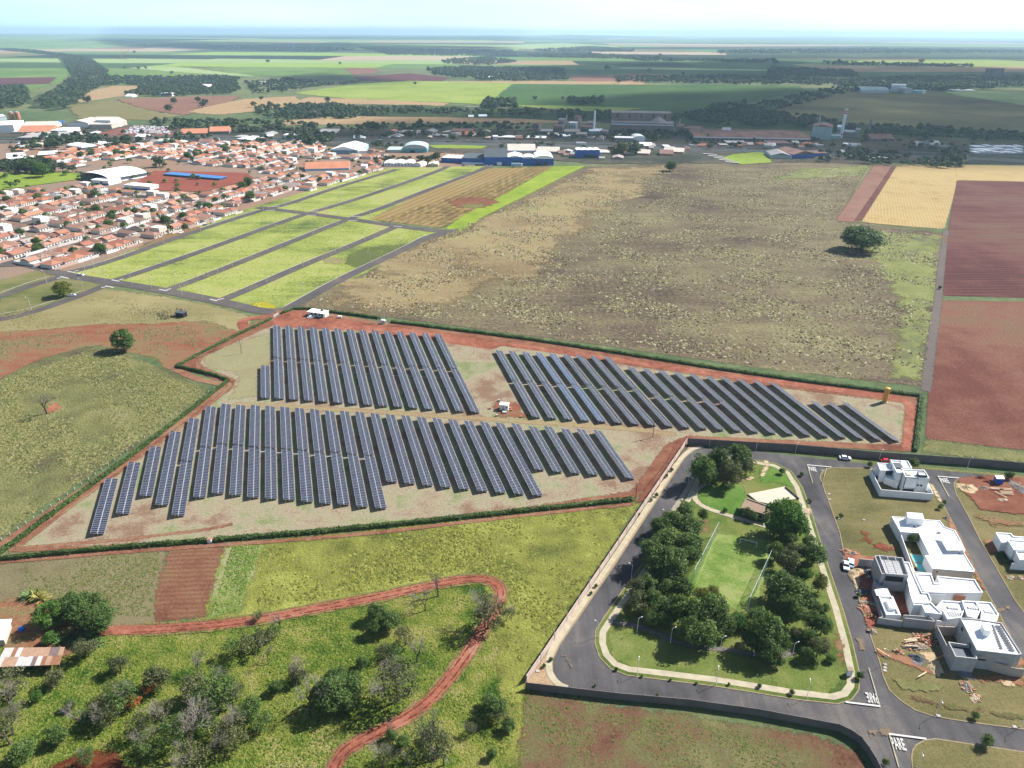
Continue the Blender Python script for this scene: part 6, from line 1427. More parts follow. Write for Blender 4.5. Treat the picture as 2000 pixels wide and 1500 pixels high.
# heaps: lumpy cones of soil / rubble
def heap(p, rx, ry, h, m, text, seed, rz=0, cat='heap', name='soil_heap', chunks=0):
    R = np.random.RandomState(seed); n, r_ = 18, 6; V = [(0, 0, h)]; Fc = []
    ph = R.uniform(0, 6.28, 3)
    for j in range(1, r_ + 1):
        for i in range(n):
            a = 6.283 * i / n; k = j / r_; q = (1 + .22 * math.sin(2 * a + ph[0]) + .14 * math.sin(5 * a + ph[1])) * k; V.append((math.cos(a) * rx * q, math.sin(a) * ry * q, h * (1 - k) ** .8 * R.uniform(.7, 1.25) if j < r_ else -.05))
    for i in range(n): Fc.append((0, 1 + i, 1 + (i + 1) % n, 1 + (i + 1) % n))
    b = MB(); b.v = [tuple(v) for v in V]
    for i in range(n): b.f.append((0, 1 + i, 1 + (i + 1) % n)); b.m.append(0)
    for j in range(r_ - 1):
        for i in range(n):
            a = 1 + j * n + i; c = 1 + j * n + (i + 1) % n; b.f.append((a, a + n, c + n, c)); b.m.append(0)
    for _ in range(chunks):
        a = R.uniform(0, 6.28); r0 = R.rand() ** .5; x, y = math.cos(a) * rx * r0 * 1.15, math.sin(a) * ry * r0 * 1.15; s = R.uniform(.08, .26); z0 = h * max(0, 1 - r0) * .8
        t = R.uniform(0, 3); c_, s_ = math.cos(t), math.sin(t); T = lambda p: (x + p[0] * c_ - p[1] * s_, y + p[0] * s_ + p[1] * c_)
        b.box(-s * R.uniform(.6, 2), -s * .6, z0, s * R.uniform(.6, 2), s * .6, z0 + s * R.uniform(.4, 1), R.randint(1, 4), T=T)
    o = put(name, b.mesh(name, m, m_kerb, m_brick, m_conc), label=text, cat=cat, loc=(*G(*p), .1), kind='stuff' if chunks else None); o.rotation_euler = (0, 0, rz); return o
m_soil = simple('heaped_red_soil', C(150, 88, 64), .95, .05, 0, .25, 1.5); m_sandh = simple('heaped_sand', C(226, 200, 160), .95, .05, 0, .1, 1.5); m_rub = simple('rubble_grey', C(150, 144, 140), .95, .05, 0, .3, 2); m_gr2 = simple('dark_gravel', C(104, 110, 118), .95, .05, 0, .3, 2)
heap(zz(1840, 880, 12.5)(920, 690), 2.2, 1.2, 1.0, m_soil, 'red soil mound behind the blue container', 1)
heap(zz(1840, 880, 12.5)(1180, 790), 2.6, 1.6, 1.2, m_soil, 'red soil mound in front of the blue container', 2)
heap(zz(1840, 880, 12.5)(600, 920), 3.6, 2.6, 1.0, m_sandh, 'pale sand heap at the corner of the earth pit', 3)
heap(zz(1840, 880, 12.5)(1000, 930), 2.0, 1.3, .7, m_rub, 'rubble heap on the edge of the earth pit', 4, chunks=40)
heap(zz(1840, 880, 12.5)(1470, 1220), 2.2, 1.4, .6, m_conc, 'white lime heap inside the earth pit', 5, chunks=8)
heap(zz(1840, 880, 12.5)(1880, 930), 3.2, 5.0, .9, m_rub, 'long rubble heap at the right of the earth pit', 6, .4, chunks=110)
heap(Z2(545, 1130), 2.4, 1.8, .8, m_sandh, 'yellow sand heap beside the building site', 7)
heap(Z2(450, 960), 1.7, 1.1, .8, m_brick, 'heap of bricks on the verge by the road', 8, chunks=40)
heap(Z2(510, 980), 1.7, 1.1, .6, m_rub, 'small rubble heap beside the brick heap', 9, chunks=30)
heap(Z2(650, 1150), 2.0, 3.0, .8, m_gr2, 'dark rubble heap at the corner of the grid-roofed house', 10, chunks=60)
heap(Z2(600, 1310), 2.0, 1.8, .9, m_gr2, 'dark gravel heap under a blue sheet', 11, chunks=10)
heap(Z3(385, 130), 1.3, 1.8, .7, m_brick, 'brick stack by the kerb', 12, chunks=40)
heap(Z3(430, 85), .9, 2.6, .7, m_conc, 'white block stack by the kerb', 13, 1.3, chunks=20)
heap(Z3(470, 215), 2.0, 1.6, 1.0, m_soil, 'red soil heap at the site entrance', 14, chunks=12)
heap(Z3(450, 325), 1.2, 1.0, .8, m_rub, 'dark rubble pile at the kerb corner', 15, chunks=25)
heap(Z3(930, 400), 3.6, 2.2, .8, m_soil, 'brown debris heap beside the garden wall', 16, -.3, chunks=150)
heap(Z3(830, 460), 3.0, 1.5, .6, m_rub, 'timber and rubble spread on the vacant lot', 17, chunks=90)
heap(Z3(840, 560), 2.2, 1.4, .9, m_gr2, 'grey gravel heap on the vacant lot', 18)
heap(Z3(1000, 640), 1.8, 2.8, .9, m_sandh, 'pale sand heap below the grey-walled house', 19)
heap(Z3(680, 505), 1.3, .9, .8, m_brick, 'small stack of bricks on orange earth', 20, chunks=20)
heap(Z3(1275, 805), 1.4, 1.8, .7, m_rub, 'debris pile in the middle of the lower lot', 21, chunks=50)
heap(Z3(1345, 900), 1.6, 1.2, .3, m_conc, 'white scrap spread on the lower lot', 22, .6, chunks=30)
heap(Z2(1310, 675), 1.1, .8, .7, m_rub, 'covered rubble pile beside the second road', 23, chunks=12)
heap(zz(1900, 1000, 7.5)(555, 965), 1.2, .8, .5, m_conc, 'white rubble pile below the terrace house', 24, chunks=20)
heap(zz(1900, 1000, 7.5)(700, 975), 1.0, .8, .5, m_conc, 'second white rubble pile below the terrace house', 25, chunks=20)
# timber planks at the pit and on the lots
def planks(pts, z, ln, text, n0=0):
    for i, (x, y, a) in enumerate(pts):
        b = MB(); b.box(0, -.14, 0, ln, .14, .12); o = put('timber_plank', b.mesh('timber_plank', m_plank), loc=(*G(*z(x, y)), .75), cat='plank', group='timber planks'); o.rotation_euler = (0, 0, a); later(o, 'long pale timber plank', text)
planks([(1150, 950, -.10), (1180, 975, -.12), (1380, 960, -.09), (1390, 990, -.1), (1400, 1035, -.12), (1410, 1065, -.1), (1410, 1090, -.15), (1270, 1040, -1.1)], zz(1840, 880, 12.5), 4.2, 'in the earth pit')
planks([(725, 415, .05), (740, 430, .15), (730, 462, -.1), (760, 405, .1), (490, 490, -.9), (845, 735, .5), (1130, 525, .0)], Z3, 3.4, 'on the vacant lots')
# small kerbside boxes and manholes
for p in [Z3(1027, 1055), Z3(1680, 1150), Z2(305, 467), Z2(308, 512), Z3(565, 612), Z3(565, 640), Z3(565, 665), Z1(125, 1280), Z2(605, 690)]:
    b = MB(); b.box(-.45, -.35, 0, .45, .35, .16); b.box(-.3, -.2, .16, .3, .2, .2); o = put('inspection_box', b.mesh('inspection_box', m_kerbw), loc=(*G(*p), .11), cat='inspection box'); later(o, 'small white inspection box', 'on the estate verges')
kb = empty('guard_box', (*G(*Z3(252, 700)), .12), -.15, 'white utility cabinet at the lower right corner of the park', 'cabinet'); pbox(kb, 'cabinet_body', -.6, -.5, 0, .6, .5, 1.9, m_wall_w); pbox(kb, 'lid', -.7, -.6, 1.9, .7, .6, 2.0, m_kerb)
gb = empty('gate_post_box', (*G(410, 1060), 0), 0, 'small white meter box in the gap of the lower hedge', 'meter box'); pbox(gb, 'box_body', -.6, -.3, 0, .6, .3, 1.5, m_wall_w); pbox(gb, 'lid', -.7, -.4, 1.5, .7, .4, 1.6, m_brick)
gt = empty('farm_gate', (*G(534, 622), 0), math.atan2(*(lambda a, c: (c[1] - a[1], c[0] - a[0]))(G(534, 622), G(549, 613))), 'pale metal gate in the hedge at the top of the solar farm', 'gate')
for s in (0, 5.6): pbox(gt, 'gate_post', s - .15, -.15, 0, s + .15, .15, 2, m_kerb)
for i in range(4): pbox(gt, 'rail', .2, -.03, .4 + i * .42, 5.4, .03, .5 + i * .42, m_white_metal)
# ---- farm sheds at the left edge
hS = House('farm_shed', 'long open shed with patched rusty and white roof sheets at the left edge', (60, 1290), 'shed')
zs = zz(0, 1100, 6.25)
q = [G(*zs(*p), h) for p, h in [((60, 1035), 3.1), ((790, 1025), 3.1), ((725, 1235), 2.7), ((-60, 1265), 2.7)]]
q = [(p[0] - hS.c.x, p[1] - hS.c.y) for p in q]
sheets = [simple('roof_sheet_white', C(232, 228, 222), .6, .2, 0, .08), simple('roof_sheet_rust', C(178, 128, 98), .9, .1, 0, .22, 1), simple('roof_sheet_pink', C(206, 168, 140), .9, .1, 0, .18, 1), simple('roof_sheet_grey', C(150, 128, 124), .9, .1, 0, .2, 1)]
for i in range(13):
    for j in range(2):
        f = lambda u, v: tuple((q[0][k] * (1 - u) + q[1][k] * u) * (1 - v) + (q[3][k] * (1 - u) + q[2][k] * u) * v for k in (0, 1)) + (3.1 - .4 * v + (.03 if (i + j) % 2 else 0),)
        u0, u1, v0, v1 = i / 13 - .002, (i + 1) / 13 + .003, j * .5 - .01, j * .5 + .52
        a, c, d, e = f(u0, v0), f(u1, v0), f(u1, v1), f(u0, v1); dn_ = lambda p: (p[0], p[1], p[2] - .05)
        b = MB(); b.quad(e, d, c, a); b.quad(dn_(a), dn_(c), dn_(d), dn_(e)); b.quad(dn_(e), dn_(d), d, e); b.quad(dn_(d), dn_(c), c, d); b.quad(dn_(c), dn_(a), a, c); b.quad(dn_(a), dn_(e), e, a)
        k = {(5, 1): 0, (6, 1): 0, (7, 1): 3, (8, 1): 0, (0, 0): 0, (1, 0): 0, (2, 0): 1, (3, 0): 0, (0, 1): 0, (4, 1): 0}.get((i, j), rng.choice([1, 2, 1, 2, 3]))
        part(hS.o, 'roof_sheet', b, sheets[k])
for (u, v) in [(0.02, .05), (.35, .05), (.68, .05), (.98, .05), (.02, .93), (.35, .93), (.68, .93), (.98, .93)]:
    p = f(u, v) if False else tuple((q[0][k] * (1 - u) + q[1][k] * u) * (1 - v) + (q[3][k] * (1 - u) + q[2][k] * u) * v for k in (0, 1)); b = MB(); b.bar((*p, 0), (*p, 2.62), .1); part(hS.o, 'post', b, m_wood)
b = MB(); bk = [(q[0][0] * .98 + q[1][0] * .02, q[0][1]), q[1]]; b.bar((*q[0], 2.9), (*q[1], 2.9), .08); part(hS.o, 'eave_beam', b, m_wood)
hT = House('farmhouse', 'small farmhouse with a bright white gable roof at the left edge', (0, 1240), 'farmhouse')
zt = zs; w = hT.loc([G(*zt(*p), 2.6) for p in [(-250, 700), (150, 680), (60, 935), (-330, 960)]]); ww, wi = miter(w, .6)
b = MB(); b.prism(wi, 0, 2.5); part(hT.o, 'wall', b, m_tanw)
c0 = tuple((w[1][k] + w[2][k]) / 2 for k in (0, 1)); c1 = tuple((w[0][k] + w[3][k]) / 2 for k in (0, 1)); b = MB(); b.quad((*w[1], 2.6), (*c0, 3.7), (*c1, 3.7), (*w[0], 2.6)); b.quad((*c0, 3.7), (*w[2], 2.6), (*w[3], 2.6), (*c1, 3.7)); b.tri((*w[1], 2.6), (*w[2], 2.6), (*c0, 3.7)); part(hT.o, 'roof', b, m_roof_w)
ub = empty('blue_barrel', (*G(*zs(270, 830)), 0), 0, 'blue plastic barrel in the shade of the mango tree', 'barrel'); b = MB(); b.bar((0, 0, 0), (0, 0, 1.0), .75, n=14); part(ub, 'barrel_body', b, m_blue); b = MB(); b.bar((0, 0, 1.0), (0, 0, 1.08), .8, n=14); part(ub, 'rim', b, m_blue)
# old fence row of stakes near the cross street
sf = empty('stake_fence', (*G(*ZA(1600, 1160)), 0), 0, 'cluster of dark wooden stakes and brush near the dark shed', 'stakes')
for i in range(70):
    x, y = rng.uniform(-17, 13), rng.gauss(0, 3.2); b = MB(); h = rng.uniform(.8, 2.4); b.bar((0, 0, 0), (rng.gauss(0, .12), rng.gauss(0, .12), h), .09, .06)
    part(sf, 'stake', b, m_wood, loc=(x, y + x * .1, 0))
ds = empty('dark_shed', (*G(*ZA(1775, 1190)), 0), -.35, 'small black shed at the end of the row of stakes', 'shed'); pbox(ds, 'wall', -2.6, -1.6, 0, 2.6, 1.6, 2.6, m_dark); pbox(ds, 'roof', -2.9, -1.9, 2.6, 2.9, 1.9, 2.75, m_darkgrey)
tufts('dry_brush', [ZA(1440, 1140), ZA(1800, 1110), ZA(1830, 1210), ZA(1500, 1230)], 260, .8, 1.0, tuft_mat('brush_tufts', [C(96, 92, 70), C(130, 122, 92)]), 31)
tufts('hydrangea_weeds', [ZL(20, 1120), ZL(200, 1120), ZL(220, 1170), ZL(60, 1185)], 150, .8, .8, tuft_mat('yellow_tufts', [C(190, 180, 60), C(214, 204, 80)]), 32)
#SPLIT
# ================================================================ TOWN
def rm(name, cols, **kw): return rnd_mat(name, cols, **kw)
m_terra = NT('terracotta_roof'); _q = m_terra
_r = _q.ramp(_q.rand(), [(0, (.42, .16, .09, 1)), (.2, (.46, .22, .14, 1)), (.4, (.30, .12, .08, 1)), (.55, (.50, .28, .20, 1)), (.7, (.22, .13, .10, 1)), (.85, (.36, .24, .18, 1)), (1, (.44, .18, .11, 1))])
_q.base(_q.mix(_q.math('MULTIPLY', _q.noise(.5, 4, .65), .55), _r, (.16, .085, .06, 1)), .9, .1); m_terra = _q.mat
m_hwall = NT('house_wall'); _q = m_hwall
_r = _q.ramp(_q.rand(), [(0, (.58, .55, .50, 1)), (.4, (.66, .64, .60, 1)), (.6, (.50, .42, .34, 1)), (.75, (.68, .66, .62, 1)), (.85, (.50, .42, .36, 1)), (1, (.62, .60, .58, 1))])
_q.base(_q.mix(_q.math('MULTIPLY', _q.noise(.6, 4, .6), .25), _r, (.35, .28, .22, 1)), .9, .1); m_hwall = _q.mat
m_fibre = rm('fibre_cement_roof', [(.40, .39, .38, 1), (.30, .29, .29, 1), (.55, .54, .52, 1), (.36, .30, .27, 1)], amp=.4)
m_winb = simple('dark_window', (.03, .035, .045, 1), .3, .4)
m_lean = rm('lean_to_roof', [(.38, .15, .09, 1), (.34, .12, .075, 1), (.42, .40, .38, 1), (.30, .13, .09, 1), (.55, .54, .52, 1)], amp=.4)
def roof_mesh(w, d, hw, kind, m, seed):
    """gable or hip roof over w x d, eaves at hw"""
    b = MB(); e = .45; x, y = w / 2 + e, d / 2 + e; r = min(x, y) * .36; z = hw
    if kind == 'gable':
        b.quad((-x, -y, z), (x, -y, z), (x, 0, z + r), (-x, 0, z + r)); b.quad((x, y, z), (-x, y, z), (-x, 0, z + r), (x, 0, z + r))
        b.tri((x, -y, z), (x, y, z), (x, 0, z + r)); b.tri((-x, y, z), (-x, -y, z), (-x, 0, z + r)); b.quad((-x, y, z), (x, y, z), (x, -y, z), (-x, -y, z))
    elif kind == 'gabley':
        b.quad((-x, -y, z), (0, -y, z + r), (0, y, z + r), (-x, y, z)); b.quad((0, -y, z + r), (x, -y, z), (x, y, z), (0, y, z + r))
        b.tri((-x, -y, z), (x, -y, z), (0, -y, z + r)); b.tri((x, y, z), (-x, y, z), (0, y, z + r)); b.quad((-x, y, z), (x, y, z), (x, -y, z), (-x, -y, z))
    elif kind == 'hip':
        k = max(0, (x - y)); k2 = max(0, y - x); A, B_ = (-k, -k2, z + r), (k, k2, z + r)
        b.quad((-x, -y, z), (x, -y, z), B_ if k2 == 0 else A, A); b.quad((x, y, z), (-x, y, z), A if k2 == 0 else B_, B_)
        b.tri((x, -y, z), (x, y, z), B_) if k2 == 0 else b.quad((x, -y, z), (x, y, z), B_, A)
        b.tri((-x, y, z), (-x, -y, z), A) if k2 == 0 else b.quad((-x, y, z), (-x, -y, z), A, B_)
        b.quad((-x, y, z), (x, y, z), (x, -y, z), (-x, -y, z))
    else:
        b.box(-x + e, -y + e, z - .1, x - e, y - e, z + .25)
    return b
KINDS_ = [('hip', 8.4, 11.5), ('gable', 8.6, 9.5), ('gabley', 7.8, 13), ('hip', 8.6, 10), ('gabley', 8.4, 11), ('gable', 8.6, 12), ('flat', 7.8, 10), ('hip', 8.0, 14)]
HP = []
for i, (k, w, d) in enumerate(KINDS_):
    hw = 2.9 if i != 6 else 5.4
    wb = MB(); wb.box(-w / 2, -d / 2, 0, w / 2, d / 2, hw - .004)
    yw = MB(); t = .1
    for q in ((-4.9, -10 + t, 4.9, -10 + 3 * t), (-4.9, 9.75, 4.9, 9.95), (4.75, -9.7, 4.95, 9.7)): yw.box(q[0], q[1], 0, q[2], q[3], 1.9)
    lean = MB(); lean.box(-2.4, d / 2 + .05, 2.3, 2.6, d / 2 + 3.0, 2.42); lean.box(-2.4, d / 2 + 2.6, 0, -2.0, d / 2 + 2.9, 2.3); lean.box(2.2, d / 2 + 2.6, 0, 2.6, d / 2 + 2.9, 2.3)
    win = MB(); win.box(-.6, -.05, 1.0, .6, .02, 2.1); dr = MB(); dr.box(-.45, -.05, 0, .45, .02, 2.1)
    m_yard = rm('yard_wall', [(.50, .44, .38, 1), (.62, .60, .56, 1), (.40, .26, .20, 1), (.46, .42, .38, 1), (.66, .65, .62, 1)], amp=.3) if i == 0 else m_yard
    HP.append((wb.mesh('wall', m_hwall), roof_mesh(w, d, hw, k, m_terra, i).mesh('roof', m_hwall if k == 'flat' else m_terra), yw.mesh('yard_wall', m_yard), lean.mesh('lean_to', m_lean), win.mesh('window', m_winb), dr.mesh('door', m_winb), w, d, hw, k))
TOWN = [G(*p) for p in [(-60, 505), (75, 526), (128, 521), (176, 505), (220, 492), (312, 470), (400, 438), (436, 428), (470, 410), (530, 392), (596, 372), (680, 354), (714, 338), (745, 332), (745, 300), (700, 284), (560, 280), (350, 281), (190, 288), (60, 312), (-60, 330)]]
HOLES = [[G(*p) for p in h] for h in [[(165, 330), (190, 315), (300, 312), (330, 318), (500, 333), (520, 348), (420, 372), (395, 378), (300, 380), (225, 372), (170, 362)], [(-100, 330), (60, 318), (170, 335), (170, 360), (30, 376), (-100, 385)],
         [(585, 312), (700, 312), (700, 336), (585, 342)], [(636, 278), (715, 278), (715, 304), (636, 306)]]]
A1 = math.radians(68.5); e1 = (math.cos(A1), math.sin(A1)); e2 = (math.cos(A1 + math.pi / 2), math.sin(A1 + math.pi / 2)); O_ = G(130, 524)
def TW(u, v): return (O_[0] + e1[0] * u + e2[0] * v, O_[1] + e1[1] * u + e2[1] * v)
hs = []
v = -45.5; row = 0; 
while v < 720:
    for side in (0, 1):
        u = -330 + rng.uniform(0, 4); row += 1
        while u < 900:
            if int((u + 400) // 118) != int((u + 400 + 10) // 118): u += 9
            vc = v + 10 + side * 20
            hs.append((u + 4.5, vc, side, row)); u += rng.choice([8.2, 8.6, 9.2, 10.4])
    v += 48.5
pts_ = np.array([TW(a[0], a[1]) for a in hs]); ok = sdist(pts_, TOWN) > 1.5
for h in HOLES: ok &= sdist(pts_, h) < -6
lots = [(h, p, math.hypot(*p)) for h, p, k in zip(hs, pts_, ok) if k and rng.random() < .95]
vis = [q for q in lots if -60 < proj(q[1][0], q[1][1], 0)[0] < 2000]
vis.sort(key=lambda q: q[2])
print('houses', len(vis))
V_, F_, MI = [], [], []
def add_to(V_, F_, MI, me, M, mi):
    co = np.array([v.co for v in me.vertices]); co = np.column_stack([co, np.ones(len(co))]) @ np.array(M).T; b0 = sum(len(x) for x in V_) if False else add_to.n
    V_.append(co[:, :3]); add_to.n += len(co)
    for p in me.polygons: F_.append(tuple(b0 + j for j in p.vertices)); MI.append(mi)
add_to.n = 0
RANK = {}
RT = ['bright orange', 'faded orange', 'brown-red', 'orange', 'pale terracotta']
tones = [simple('terracotta_tone', c, .9, .1, 0, .2, .6) for c in [(.42, .16, .09, 1), (.46, .22, .14, 1), (.30, .12, .08, 1), (.50, .28, .20, 1), (.24, .14, .11, 1)]]
for idx, (h, p, dist) in enumerate(vis):
    v_ = rng.choice([0, 0, 1, 1, 2, 2, 3, 4, 5, 7, 6 if rng.random() < .6 else 3]); W = HP[v_]
    rz = A1 + (math.pi if h[2] else 0) + rng.uniform(-.03, .03) + (0 if rng.random() < .95 else .1)
    yoff = rng.uniform(-3.0, 2.0); sx = rng.uniform(.78, 1.02)
    if idx < 300:
        o = empty('house', (p[0], p[1], 0), rz, None, 'house', 'terracotta roofed town houses'); fib = rng.random() < .07
        put('wall', W[0], o, loc=(0, yoff, 0)).scale = (sx, 1, 1); r_ = put('roof', W[1], o, loc=(0, yoff, 0)); r_.scale = (sx, 1, 1)
        if fib and W[9] != 'flat': r_.data = roof_mesh(W[6], W[7], W[8], W[9], None, 0).mesh('roof', m_fibre)
        if rng.random() < .6: put('yard_wall', W[2], o)
        if rng.random() < .6: put('lean_to', W[3], o, loc=(rng.uniform(-1, 1), yoff, 0))
        for wx in (-W[6] * .28, W[6] * .3): put('window', W[4], o, loc=(wx, yoff - W[7] / 2, 0))
        put('door', W[5], o, loc=(0, yoff - W[7] / 2, 0))
        if idx < 110 and rng.random() < .4:
            b = MB(); b.bar((0, 0, 0), (0, 0, .9), .55, n=8); put('water_tank', b.mesh('water_tank', m_blue if rng.random() < .4 else m_fibre), o, loc=(rng.uniform(-2, 2), yoff + W[7] / 2 - 1, 3.1))
        RANK.setdefault(h[3], []).append((h[0], o, W[9], fib))
    else:
        M = Matrix.Translation((p[0], p[1], 0)) @ Matrix.Rotation(rz, 4, 'Z') @ Matrix.Translation((0, yoff, 0)) @ Matrix.Diagonal((sx, 1, 1, 1))
        add_to(V_, F_, MI, W[0], M, 0); add_to(V_, F_, MI, W[1], M, 0 if W[9] == 'flat' else rng.choice([1, 2, 3, 4, 5, 6] if rng.random() < .3 else [1, 2, 4, 3]))
        M2 = Matrix.Translation((p[0], p[1], 0)) @ Matrix.Rotation(rz, 4, 'Z'); add_to(V_, F_, MI, W[2], M2, 0)
        if rng.random() < .6: add_to(V_, F_, MI, W[3], M2, 6)
me = bpy.data.meshes.new('town_houses'); me.from_pydata(np.concatenate(V_).tolist(), [], F_)
for m in [m_hwall] + tones + [m_fibre]: me.materials.append(m)
me.polygons.foreach_set('material_index', MI); me.update(); put('town_houses', me, kind='stuff')
for rr_, (row, L_) in enumerate(sorted(RANK.items())):
    L_.sort(key=lambda q: q[0])
    for i, (_, o, k, fib) in enumerate(L_):
        shape = {'hip': 'hipped', 'gable': 'gabled', 'gabley': 'gabled', 'flat': 'flat'}[k]; col = 'grey' if fib else ('white' if k == 'flat' else 'terracotta')
        o['label'] = f"house with {shape} {col} roof, {ordinal(i + 1)} along row {ordinal(rr_ + 1)} behind the empty lots"
def wood(name, polypx, spacing, R, zone=None, n_max=2600, hs_=1.0, seed=0, mat='far', gap=-.35):
    """a far wood that reads as one mass: joined tree crowns"""
    Rn = np.random.RandomState(seed); pts = [G(*p) for p in polypx]; a = np.array(pts); x0, y0 = a.min(0); x1, y1 = a.max(0)
    n = min(60000, int((x1 - x0) * (y1 - y0) / spacing ** 2)); Q = np.column_stack([Rn.uniform(x0, x1, n), Rn.uniform(y0, y1, n)]); Q = Q[sdist(Q, pts) > 0]
    if len(Q) > 30:
        f_ = 6.28 / (spacing * 9); pz = Rn.uniform(0, 6.28, 4); nz = np.sin(Q[:, 0] * f_ + pz[0] + np.sin(Q[:, 1] * f_ * .8 + pz[1])) + np.sin(Q[:, 1] * f_ * 1.7 + pz[2] + np.sin(Q[:, 0] * f_ * .6)) + Rn.normal(size=len(Q)) * .6
        Q = Q[nz > gap]
    Q = Q[:n_max]; m = len(Q)
    if m == 0: return
    K = 46; d = Rn.normal(size=(m, K, 3)); d /= np.linalg.norm(d, axis=2)[..., None]; d[..., 2] = np.abs(d[..., 2]) * 1.1 - .15
    r = (R * (.6 + .7 * Rn.rand(m)))[:, None, None]; rad = (.72 + .32 * Rn.rand(m, K))[..., None]
    c = np.concatenate([Q, np.zeros((m, 1))], 1)[:, None, :] + np.array([0, 0, 1.0]) * r * .95
    p = (c + d * r * rad * np.array([1, 1, .85 * hs_])).reshape(-1, 3); nr = (d + Rn.normal(size=d.shape) * .35 + [0, 0, .2]).reshape(-1, 3); nr /= np.linalg.norm(nr, axis=1)[:, None]
    u = np.cross(nr, Rn.normal(size=nr.shape)); u /= np.linalg.norm(u, axis=1)[:, None]; w = np.cross(nr, u); k = (np.repeat(r[:, 0, 0], K) * (.26 + .14 * Rn.rand(m * K)))[:, None]
    V = np.stack([p - u * k, p + w * k, p + u * k, p - w * k], 1).reshape(-1, 3); t = (np.repeat(Rn.rand(m), K) * .7 + Rn.rand(m * K) * .3).repeat(4)
    return put(name, np_mesh(name, V, np.arange(len(V)).reshape(-1, 4), [LEAF[mat]], {'tint': t}), kind='stuff')
# streets between the rows
k = 0
for vv in np.arange(-45.5 - 4.3, 720, 48.5):
    b = MB()
    for u0 in range(-330, 900, 12):
        q = np.array([TW(u0 + 6, vv)])
        if sdist(q, TOWN)[0] < 0 or any(sdist(q, h)[0] > -4 for h in HOLES): continue
        b.quad(*[(*TW(a, c), .1) for a, c in ((u0, vv - 3.6), (u0 + 12, vv - 3.6), (u0 + 12, vv + 3.6), (u0, vv + 3.6))])
    if b.v: put('town_street', b.mesh('town_street', m_asph2), kind='structure')
# trees and cars in the town
TL = list(LEAF)
town_area = vis[:]
for i in range(88):
    h, p, d = rng.choice(town_area); R = rng.choice([1.6, 2.0, 2.4, 2.8, 3.2, 3.9, 4.8]) * (1 if d < 700 else 1.2)
    tree_at(p[0] + rng.uniform(-8, 8), p[1] + rng.uniform(-8, 8), R, rng.choice(['dark', 'dark', 'mid', 'mid', 'bright']), f"{'large' if R > 3.5 else 'small'} green tree", 'among the nearer town houses' if d < 640 else 'among the farther town houses', vs=rng.uniform(.85, 1.1), group='trees among the town houses')
for i in range(60):
    h, p, d = rng.choice(town_area[:340]); sgn = 1 if h[2] else -1
    q = (p[0] + e2[0] * sgn * 13.2, p[1] + e2[1] * sgn * 13.2); pp = proj(q[0], q[1], 0)
    car(pp, A1 + rng.choice([0, math.pi]), rng.choice(['white', 'white', 'silver', 'red', 'black', 'blue']), zone='parked in the town streets', full=False)
wood('town_tree_cover', [(-60, 505), (176, 505), (400, 438), (596, 372), (745, 332), (745, 300), (560, 280), (190, 288), (-60, 330)], 27, 2.6, seed=7, mat='mid', gap=-9)
